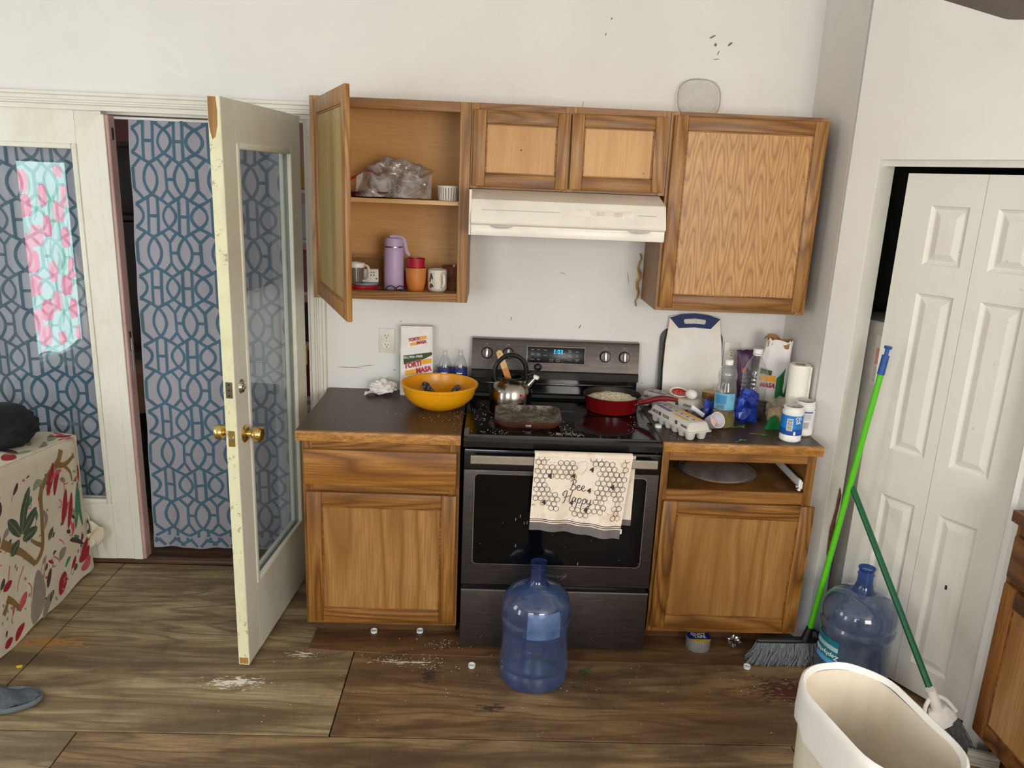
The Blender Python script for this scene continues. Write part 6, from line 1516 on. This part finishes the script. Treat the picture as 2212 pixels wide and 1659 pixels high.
curtain('blue trellis curtain hanging in the open doorway', -1.500, -.815, .062, 2.050, .060, -1.258, 1.645, .008, True, .006, .038)
curtain('blue trellis curtain behind the closed french door glass', -2.19, -1.600, .10, 2.02, .105, -1.841, .975, .010, False)

# ------------------------------------------------------------------ tulip curtain lit by the day outside, seen as a reflection in the door glass
win = struct('window_4', None, label='tall left wall window with a tulip print curtain lit from outside', loc=(-3.6, -3.17, 1.065), rot=(0, 0, PI/2))
b = N()
for x0, x1, z0, z1 in ((-.47, -.40, -.86, .87), (.40, .47, -.86, .87), (-.40, .40, .80, .87), (-.43, .43, -.86, -.80)): box(b, x0, x1, -.03, .05, z0, z1, .004)
obj('window_frame', b, M_TRIM, win)
LV = 9.5
def tul_surf(u, v): return Vector((.375-.75*u, .01+.01*math.sin(u*14), .78-1.56*v)), Vector((0, -1, 0))
TB = N(); grid(TB, 30, 30, lambda u, v: tul_surf(u, v*(1-.02*math.sin(u*9)))[0]); cur = obj('tulip_curtain', TB, emit('daylit_aqua', '#c9f0ea', LV), win)
pk = N(); pk2 = N(); gr_ = N(); TU = [(115, 350), (255, 440), (425, 450), (130, 500), (375, 550), (285, 640), (200, 690), (425, 725), (130, 740), (165, 850), (320, 940), (475, 940), (175, 1000), (425, 1045), (345, 1140), (255, 1175), (175, 1225), (480, 1215), (230, 1335), (370, 1420), (530, 1410), (220, 1470), (370, 260)]
ts_ = lambda u, v: (tul_surf(u, v)[0], Vector((0, -1, 0)))
random.seed(9)
for k in range(46):
    u0, v0 = random.random(), random.random()*.9+.05; l = random.uniform(.10, .20); dx = random.uniform(-.10, .10)
    ribbon(gr_, [(u0+dx*q/8+.03*math.sin(q*.4), v0+l-l*q/8) for q in range(9)], lambda q: .035*math.sin(PI*q)+.002, ts_, .001, keep=lambda p: 0 < p.x < 1 and 0 < p.y < .99)
for k, (x, y) in enumerate(TU):
    tt = (y-230)/1230; u = (x-65-80*tt)/(375+50*tt); a = random.uniform(-.3, .3)
    for j, off_ in enumerate((-.5, 0, .5)):
        P_ = [(u+(off_*.11*math.sin(PI*q/8)+a*.10*(q/8-.5)), tt-.040+.085*q/8) for q in range(9)]
        ribbon(pk if (j+k) % 2 else pk2, P_, lambda q: .105*math.sin(PI*min(1, .12+q*.86))+.004, ts_, .002+.0006*j, keep=lambda p: 0 < p.x < 1 and 0 < p.y < .99)
o = obj('tulip_print', pk, emit('daylit_pink', '#f98fa8', LV), cur); o['kind'] = 'stuff'
o = obj('tulip_print_light', pk2, emit('daylit_rose', '#fbb6c4', LV), cur); o['kind'] = 'stuff'
o = obj('leaf_print', gr_, emit('daylit_leaf', '#8fd0b4', LV), cur); o['kind'] = 'stuff'

# ------------------------------------------------------------------ sofa with floral slipcover
def m_sofa():
    t = NT('cream_linen'); v = t.obj_coord(); a = t.noise(v, 6, 4, .6); w_ = t.noise(v, 350, 2, .5); col = t.ramp(a, [(.3, srgb('#cfc3ac')), (.7, srgb('#ddd3bf'))]); t.bsdf(col, .9, 0, .15, bump=w_, bstr=.2); return t.m
M_SOFA = m_sofa()
so = thing('sofa', 'sofa in a cream floral slipcover against the closed french door', 'sofa', (0, 0, 0))
XS, YB_, YFr = -1.752, -.050, -.93
def ztop(y): return .655+.10*(-y) if y > -.7 else .725
def s_side(y, z):
    k = z/ztop(y); fl = .022*(1-k)**2+.012*mnoise.noise(Vector((y*5, z*3, 4)))*(1.1-k)
    if y > YB_-.05: fl -= (y-(YB_-.05))*.25
    if k > .95: fl -= .035*((k-.95)/.05)**2*.5
    return Vector((XS+fl, y, z)), Vector((1, 0, .02))
b = N(); grid(b, 44, 30, lambda u, v: s_side(YFr+(YB_-YFr)*u, .010+.008*math.sin(u*17)*(1-v)+(ztop(YFr+(YB_-YFr)*u)-.010)*v)[0]); side = obj('arm_side', b, M_SOFA, so)
def s_top(x, y):
    d = (x-XS)/.26; z = ztop(y)+.014*math.sin(PI*min(1, max(0, -d)))-.0; return Vector((x if d < -.02 else x-.017, y, z)), Vector((0, 0, 1))
b = N(); grid(b, 16, 40, lambda u, v: s_top(XS-.27+.27*u, YFr+(YB_-YFr)*v)[0]); topo = obj('arm_top', b, M_SOFA, so)
b = N(); tube(b, [s_top(XS, YFr+(YB_-YFr)*k/30)[0]+Vector((.001, 0, 0)) for k in range(31)], .0045, 6); obj('piping', b, plain('piping_cream', '#d8cdb4', .9), so)
b = N(); grid(b, 12, 20, lambda u, v: Vector((XS-.27+.27*u-.010*(u > .95), YB_+.0, .01+(ztop(YB_)-.01)*v))); obj('arm_back', b, M_SOFA, so)
b = N(); grid(b, 12, 20, lambda u, v: Vector((XS-.27+.27*u, YFr, .01+(ztop(YFr)-.01)*v))); obj('arm_front', b, M_SOFA, so)
obj('seat', bx(XS-1.55, XS-.27, -.90, -.28, .02, .44, .04, 3), M_SOFA, so); obj('backrest', bx(XS-1.55, XS-.27, -.29, -.06, .02, .80, .05, 3), M_SOFA, so); obj('far_arm', bx(XS-1.80, XS-1.54, -.92, -.06, .02, .68, .05, 3), M_SOFA, so)
PR = {'branch': plain('print_bark', '#8a6a3c', .9), 'leaf': plain('print_dark_leaf', '#44503c', .9), 'vein': plain('print_leaf_vein', '#8b9678', .9), 'red': plain('print_crimson', '#9e1b2c', .9), 'pinkred': plain('print_rose_red', '#c5545c', .9), 'green': plain('print_jade', '#3f7a5a', .9), 'lilac': plain('print_mauve_grey', '#8f8377', .9), 'dark': plain('print_plum', '#4d3038', .9)}
def motif(kind, path, w, parent=side, surf=s_side, prof='leaf', off=.0012, name=None):
    P_ = [(p.x, p.y) for p in catmull([(a_, b_, 0) for a_, b_ in path], 6)]
    f = {'leaf': lambda q: w*math.sin(PI*min(1, max(0, q)))**.8+.0015, 'line': lambda q: w*(1.15-.5*q), 'drop': lambda q: w*math.sin(PI*min(1, q**.7))+.001}[prof]
    b = N(); ribbon(b, P_, f, surf, off); o = obj(name or 'print_motif', b, PR[kind], parent, smooth=60); return P_
BR = [([(-.198, .645), (-.236, .600), (-.343, .558), (-.387, .510), (-.399, .416), (-.424, .294), (-.486, .250)], .030), ([(-.251, .597), (-.183, .571), (-.103, .585)], .026), ([(-.669, .433), (-.610, .379), (-.558, .337), (-.486, .250)], .036), ([(-.184, .563), (-.147, .523), (-.140, .476)], .014), ([(-.692, .209), (-.653, .170), (-.616, .115)], .026), ([(-.726, .158), (-.690, .192)], .022), ([(-.42, .30), (-.46, .33), (-.49, .36)], .02)]
for p, w in BR: motif('branch', p, w, prof='line')
for p, w in (([(-.543, .41), (-.506, .497), (-.452, .578)], .042), ([(-.543, .41), (-.486, .44), (-.427, .478)], .046), ([(-.542, .385), (-.497, .388), (-.438, .392)], .046), ([(-.55, .405), (-.581, .46), (-.609, .50)], .05), ([(-.559, .394), (-.599, .374), (-.627, .356)], .04), ([(-.374, .303), (-.357, .32), (-.331, .342)], .026)):
    motif('leaf', p, w, off=.0018); motif('vein', p, .003, prof='line', off=.0026)
for p, w, c_ in (([(-.343, .491), (-.303, .55), (-.269, .613)], .036, 'red'), ([(-.291, .469), (-.265, .527), (-.229, .563)], .030, 'red'), ([(-.31, .54), (-.25, .56), (-.215, .555)], .02, 'pinkred'), ([(-.263, .318), (-.226, .389), (-.197, .464)], .036, 'red'), ([(-.225, .283), (-.188, .355), (-.157, .43)], .030, 'red'), ([(-.23, .34), (-.21, .38), (-.19, .40)], .014, 'pinkred'), ([(-.364, .035), (-.326, .076), (-.296, .114)], .058, 'red'), ([(-.183, .099), (-.133, .109), (-.071, .125)], .045, 'red'), ([(-.176, .057), (-.126, .059), (-.08, .082)], .042, 'pinkred'), ([(-.15, .13), (-.11, .15), (-.07, .17)], .03, 'red'), ([(-.685, .018), (-.656, .041), (-.615, .057)], .030, 'red'), ([(-.627, .122), (-.597, .145), (-.567, .169)], .034, 'pinkred'), ([(-.753, .03), (-.728, .038), (-.697, .043)], .03, 'red'), ([(-.707, .25), (-.677, .256), (-.646, .263)], .03, 'red'), ([(-.08, .45), (-.075, .49), (-.07, .53)], .02, 'red'), ([(-.72, .48), (-.69, .50), (-.66, .53)], .02, 'red')):
    P_ = motif(c_, p, w, off=.0020)
    if w > .05:
        for (yy, zz) in [(a_+random.uniform(-.015, .015), b_+random.uniform(-.012, .012)) for a_, b_ in P_[3:-3]]:
            pb2 = N(); patch(pb2, [(yy+.003*math.cos(q*PI/3), zz+.003*math.sin(q*PI/3)) for q in range(6)], s_side, .0026); obj('print_dot', pb2, M_SOFA, side)
for p, w, c_ in (([(-.168, .256), (-.124, .362), (-.097, .458)], .034, 'green'), ([(-.106, .245), (-.112, .339), (-.09, .411)], .024, 'green'), ([(-.14, .30), (-.16, .33), (-.17, .36)], .02, 'vein'), ([(-.572, .021), (-.501, .114), (-.479, .221)], .085, 'lilac'), ([(-.509, .008), (-.459, .055), (-.412, .08)], .040, 'lilac'), ([(-.44, .114), (-.42, .146), (-.391, .182)], .026, 'dark'), ([(-.44, .05), (-.42, .07), (-.40, .08)], .02, 'dark'), ([(-.32, .18), (-.294, .201), (-.262, .212)], .036, 'lilac'), ([(-.228, .23), (-.178, .206), (-.123, .16)], .022, 'dark'), ([(-.19, .235), (-.17, .215), (-.15, .21)], .02, 'green'), ([(-.29, .13), (-.26, .15), (-.24, .155)], .016, 'green'), ([(-.26, .59), (-.285, .56), (-.30, .52)], .018, 'vein'), ([(-.36, .56), (-.40, .57), (-.43, .55)], .03, 'vein'), ([(-.39, .45), (-.37, .40), (-.40, .36)], .022, 'lilac')):
    motif(c_, p, w, off=.0016)
for p in ([(-.645, .326), (-.667, .275), (-.686, .238)], [(-.41, .25), (-.435, .206), (-.46, .16)], [(-.47, .55), (-.49, .52), (-.47, .49), (-.45, .50)], [(-.26, .44), (-.245, .42), (-.255, .40), (-.27, .41)], [(-.56, .28), (-.60, .24), (-.62, .20)], [(-.30, .27), (-.28, .25), (-.27, .23)], [(-.36, .22), (-.33, .19), (-.32, .17)], [(-.55, .20), (-.535, .17), (-.55, .13)], [(-.22, .51), (-.205, .49), (-.21, .46)], [(-.74, .34), (-.71, .36), (-.69, .35)], [(-.70, .60), (-.66, .59), (-.63, .61)]): motif('pinkred', p, .005, prof='line', off=.0013)
random.seed(14)
for k in range(34):
    y, z = random.uniform(-.75, -.10), random.uniform(.03, .60); a = random.uniform(.2, 2.6); l = random.uniform(.03, .065); c_ = random.choice(('leaf', 'lilac', 'red', 'green', 'pinkred', 'dark', 'vein'))
    if z+l*math.sin(a) > .64: continue
    motif(c_, [(y, z), (y+l*.5*math.cos(a)+.004, z+l*.5*math.sin(a)), (y+l*math.cos(a), z+l*math.sin(a))], random.uniform(.012, .024), off=.0009)
    motif('branch', [(y-.02*math.cos(a), z-.03*math.sin(a)), (y-.01, z-.012), (y, z)], .004, prof='line', off=.0009)
random.seed(4)
for k in range(46):
    y, z = random.uniform(-.74, -.09), random.uniform(.04, .62); a = random.uniform(0, 2*PI); l = random.uniform(.012, .03)
    motif(random.choice(('vein', 'lilac', 'leaf', 'pinkred', 'branch')), [(y, z), (y+l*.5*math.cos(a), z+l*.5*math.sin(a)+.003), (y+l*math.cos(a), z+l*math.sin(a))], random.uniform(.006, .012), off=.0010)
for k, (x, y, a, l, w, c_) in enumerate(((-1.80, -.20, 2.0, .12, .03, 'vein'), (-1.82, -.30, 2.4, .14, .03, 'lilac'), (-1.78, -.16, 1.2, .08, .035, 'pinkred'), (-1.84, -.14, .8, .10, .03, 'red'), (-1.80, -.42, 2.8, .12, .035, 'dark'), (-1.86, -.36, 2.2, .12, .03, 'lilac'), (-1.79, -.52, 2.0, .10, .05, 'red'), (-1.84, -.55, 2.6, .10, .04, 'pinkred'), (-1.90, -.22, 1.8, .12, .03, 'vein'), (-1.78, -.30, 1.9, .09, .02, 'lilac'), (-1.83, -.46, 1.2, .12, .025, 'vein'), (-1.79, -.10, 2.6, .08, .02, 'pinkred'))):
    motif(c_, [(x, y), (x+l*.5*math.cos(a)+.01, y+l*.5*math.sin(a)), (x+l*math.cos(a), y+l*math.sin(a))], w, topo, s_top, off=.0014)
random.seed(31)
kids = {c_.name.split('.')[0]: c_ for c_ in so.children}
for par, sf, u0, u1, v0, v1, n in (('arm_front', lambda u, v: (Vector((u, YFr, v)), Vector((0, -1, 0))), XS-.25, XS-.03, .05, .66, 26), ('seat', lambda u, v: (Vector((u, -.90, v)), Vector((0, -1, 0))), XS-1.45, XS-.33, .08, .38, 60), ('seat', lambda u, v: (Vector((u, v, .44)), Vector((0, 0, 1))), XS-1.45, XS-.33, -.84, -.34, 60), ('backrest', lambda u, v: (Vector((u, -.29, v)), Vector((0, -1, 0))), XS-1.45, XS-.33, .48, .72, 44)):
    bms = {}
    for k in range(n):
        y, z = random.uniform(u0, u1), random.uniform(v0, v1); a = random.uniform(.2, 2.8); l = min(random.uniform(.04, .10), (v1-z)*.9+.01); c_ = random.choice(('leaf', 'lilac', 'red', 'green', 'pinkred', 'branch', 'vein')); w = random.uniform(.014, .034)
        ribbon(bms.setdefault(c_, N()), [(y+l*q/8*math.cos(a)*.5, z+l*q/8*math.sin(a)) for q in range(9)], lambda q, w=w: w*math.sin(PI*q)**.8+.0015, sf, .0014)
    for c_, bm_ in bms.items():
        o = obj('flower_print', bm_, PR[c_], kids[par]); o['kind'] = 'stuff'
# loose end of the slipcover
b = N(); grid(b, 14, 14, lambda u, v: Vector((XS-.03+.10*u+.015*math.sin(v*6), -.046+.020*math.sin(u*8+v*3)-.03*u, .275-.13*v-.05*u+.015*math.sin(u*12)))); fl = obj('loose_flap', b, M_SOFA, so)
b = N(); fs = lambda u, v: (Vector((XS-.03+.10*u+.015*math.sin(v*6), -.046+.020*math.sin(u*8+v*3)-.03*u, .275-.13*v-.05*u+.015*math.sin(u*12))), Vector((0, -1, 0)))
ribbon(b, [(.1+.05*q, .35+.05*q) for q in range(9)], lambda q: .5*math.sin(PI*q)+.02, fs, .002); obj('print_motif', b, PR['leaf'], fl)
# dark blanket thrown over the sofa
M_NAVY = plain('navy_fleece', '#14161d', .95, vary=.3, vscale=9)
b = crumple(2.9, .20, .16, 4, .7, (1.15, .95, .50))
bk = obj('blanket', b, M_NAVY); bk.location = (-2.03, -.30, .655); tag(bk, 'dark navy blanket heaped on the sofa', 'blanket')
# grey sock-like cloth on the floor
t = thing('grey_cloth', 'grey knitted cloth lying on the floor at the left edge', 'cloth', (-1.635, -1.015, .001))
M_KNIT = plain('grey_knit', '#4f555b', .95, vary=.15, vscale=160, bump=.4)
b = crumple(14.3, .15, .10, 4, .6, (1.25, .42, .17))
for v in b.verts:
    v.co.y += .10*v.co.x*v.co.x*4-.02; v.co.z += .006*math.sin(v.co.x*40+v.co.y*60)*(v.co.z > .01); v.co.z = max(.0, v.co.z)
obj('knit_body', b, M_KNIT, t)
obj('rolled_cuff', tube(N(), catmull([(-.06, -.070, .010), (.03, -.082, .014), (.11, -.070, .012), (.165, -.035, .012), (.180, .000, .014), (.150, .035, .016), (.09, .02, .034), (.02, -.02, .044)], 6), .0095, 10), plain('knit_light', '#626a70', .95, bump=.4, vscale=160), t)

# ------------------------------------------------------------------ next room
M_DKW = wood('dark_mahogany', '#1c0908', '#2f1210', '#43201b', 'z', 5, rough=.35)
t = thing('bookcase', 'dark mahogany bookcase seen through the gap beside the curtain', 'bookcase', (-2.55, .95, 0))
for x0, x1 in ((0, .03), (.97, 1.0)): obj('side', bx(x0, x1, 0, .32, 0, 1.98), M_DKW, t)
obj('back', bx(.03, .97, .30, .32, .02, 1.98), M_DKW, t)
for z in (.02, .42, .82, 1.20, 1.56, 1.95): obj('shelf', bx(.03, .97, .005, .30, z, z+.025), M_DKW, t)
obj('cabinet_door', bx(.50, .968, -.02, 0, .85, 1.55, .004, 1), M_DKW, t); obj('cabinet_door', bx(.032, .495, -.02, 0, .85, 1.55, .004, 1), M_DKW, t)
obj('light_strip', bx(.83, .845, -.024, -.02, 1.22, 1.52), plain('strip_pink', '#b38c88', .6), t)
o = obj('clothes_pile', crumple(7.7, .22, .4, 4, 1.3, (.9, .8, 1.15)), plain('dark_clothes', '#17161c', .95, vary=.3, vscale=12)); o.location = (-1.82, .55, .002); tag(o, 'heap of dark clothes on the floor beyond the doorway', 'clothes')
o = obj('cardboard_box', bx(-.20, .20, -.15, .15, 0, .22, .004, 1), plain('brown_card', '#7a5a3e', .9)); o.location = (-1.84, .62, .60); tag(o, 'brown box on top of the dark clothes heap', 'box'); o.rotation_euler = (0, 0, .2)
t = thing('storage_rack', 'narrow white storage rack seen between open door and casing', 'rack', (-1.25, 1.10, 0))
for x in (0, .38):
    for y in (0, .26): obj('post', bx(x, x+.02, y, y+.02, 0, 1.90), M_WHITEPL, t)
ZR = (.10, .52, .86, 1.16, 1.46, 1.74)
for z in ZR: obj('rack_shelf', bx(.0, .40, .0, .28, z, z+.018), M_WHITEPL, t)
for k, (z, h_, c_, lab) in enumerate(((.538, .24, '#8f1f22', 'red box on the second rack shelf from the floor'), (.878, .20, '#2a2a2e', 'black box in the middle of the white rack'), (1.178, .22, '#a35f66', 'rose box on the white rack'), (1.478, .20, '#d9d5d0', 'white box high on the rack'), (.118, .30, '#b9b2a4', 'tan box on the lowest rack shelf'), (1.758, .12, '#c8a24a', 'brass coloured box on top of the rack'))):
    o = obj('storage_box', bx(-.16, .16, -.11, .11, 0, h_, .004, 1), plain('box_%d' % k, c_, .6)); o.location = (-1.05, 1.24, z+.001); tag(o, lab, 'box', 'boxes on the rack')

# ------------------------------------------------------------------ ceiling fan, one blade dipping into the corner of the view
t = thing('ceiling_fan', 'ceiling fan with a brown wooden blade reaching into the top right corner', 'fan', (.487, -2.405, 2.15))
M_BLADE = wood('walnut_blade', '#2f1a12', '#4a2c20', '#5d3a2a', 'x', 4)
obj('motor', lathe(N(), [(0, -.03), (.06, -.03), (.10, -.01), (.105, .03), (.09, .06), (.03, .07), (0, .07)], 36), plain('bronze', '#4a3a2c', .4, .7), t)
obj('downrod', tube(N(), [(0, 0, .06), (0, 0, CEIL-2.15-.03)], .012, 12), plain('bronze', ''), t)
obj('canopy', lathe(N(), [(.02, CEIL-2.15-.07), (.06, CEIL-2.15-.03), (.065, CEIL-2.15-.001)], 30), plain('bronze', ''), t)
for a in (32.7, 152.7, 272.7):
    b = N(); prism(b, rrect(.46, .125, .03, 4, .37, 0), -.004, .004); bl_ = obj('blade', b, M_BLADE, t, (0, 0, .005), (0, 0, math.radians(a)))
    obj('blade_arm', bx(.08, .20, -.02, .02, -.010, -.004, .002, 1), plain('bronze', ''), bl_)
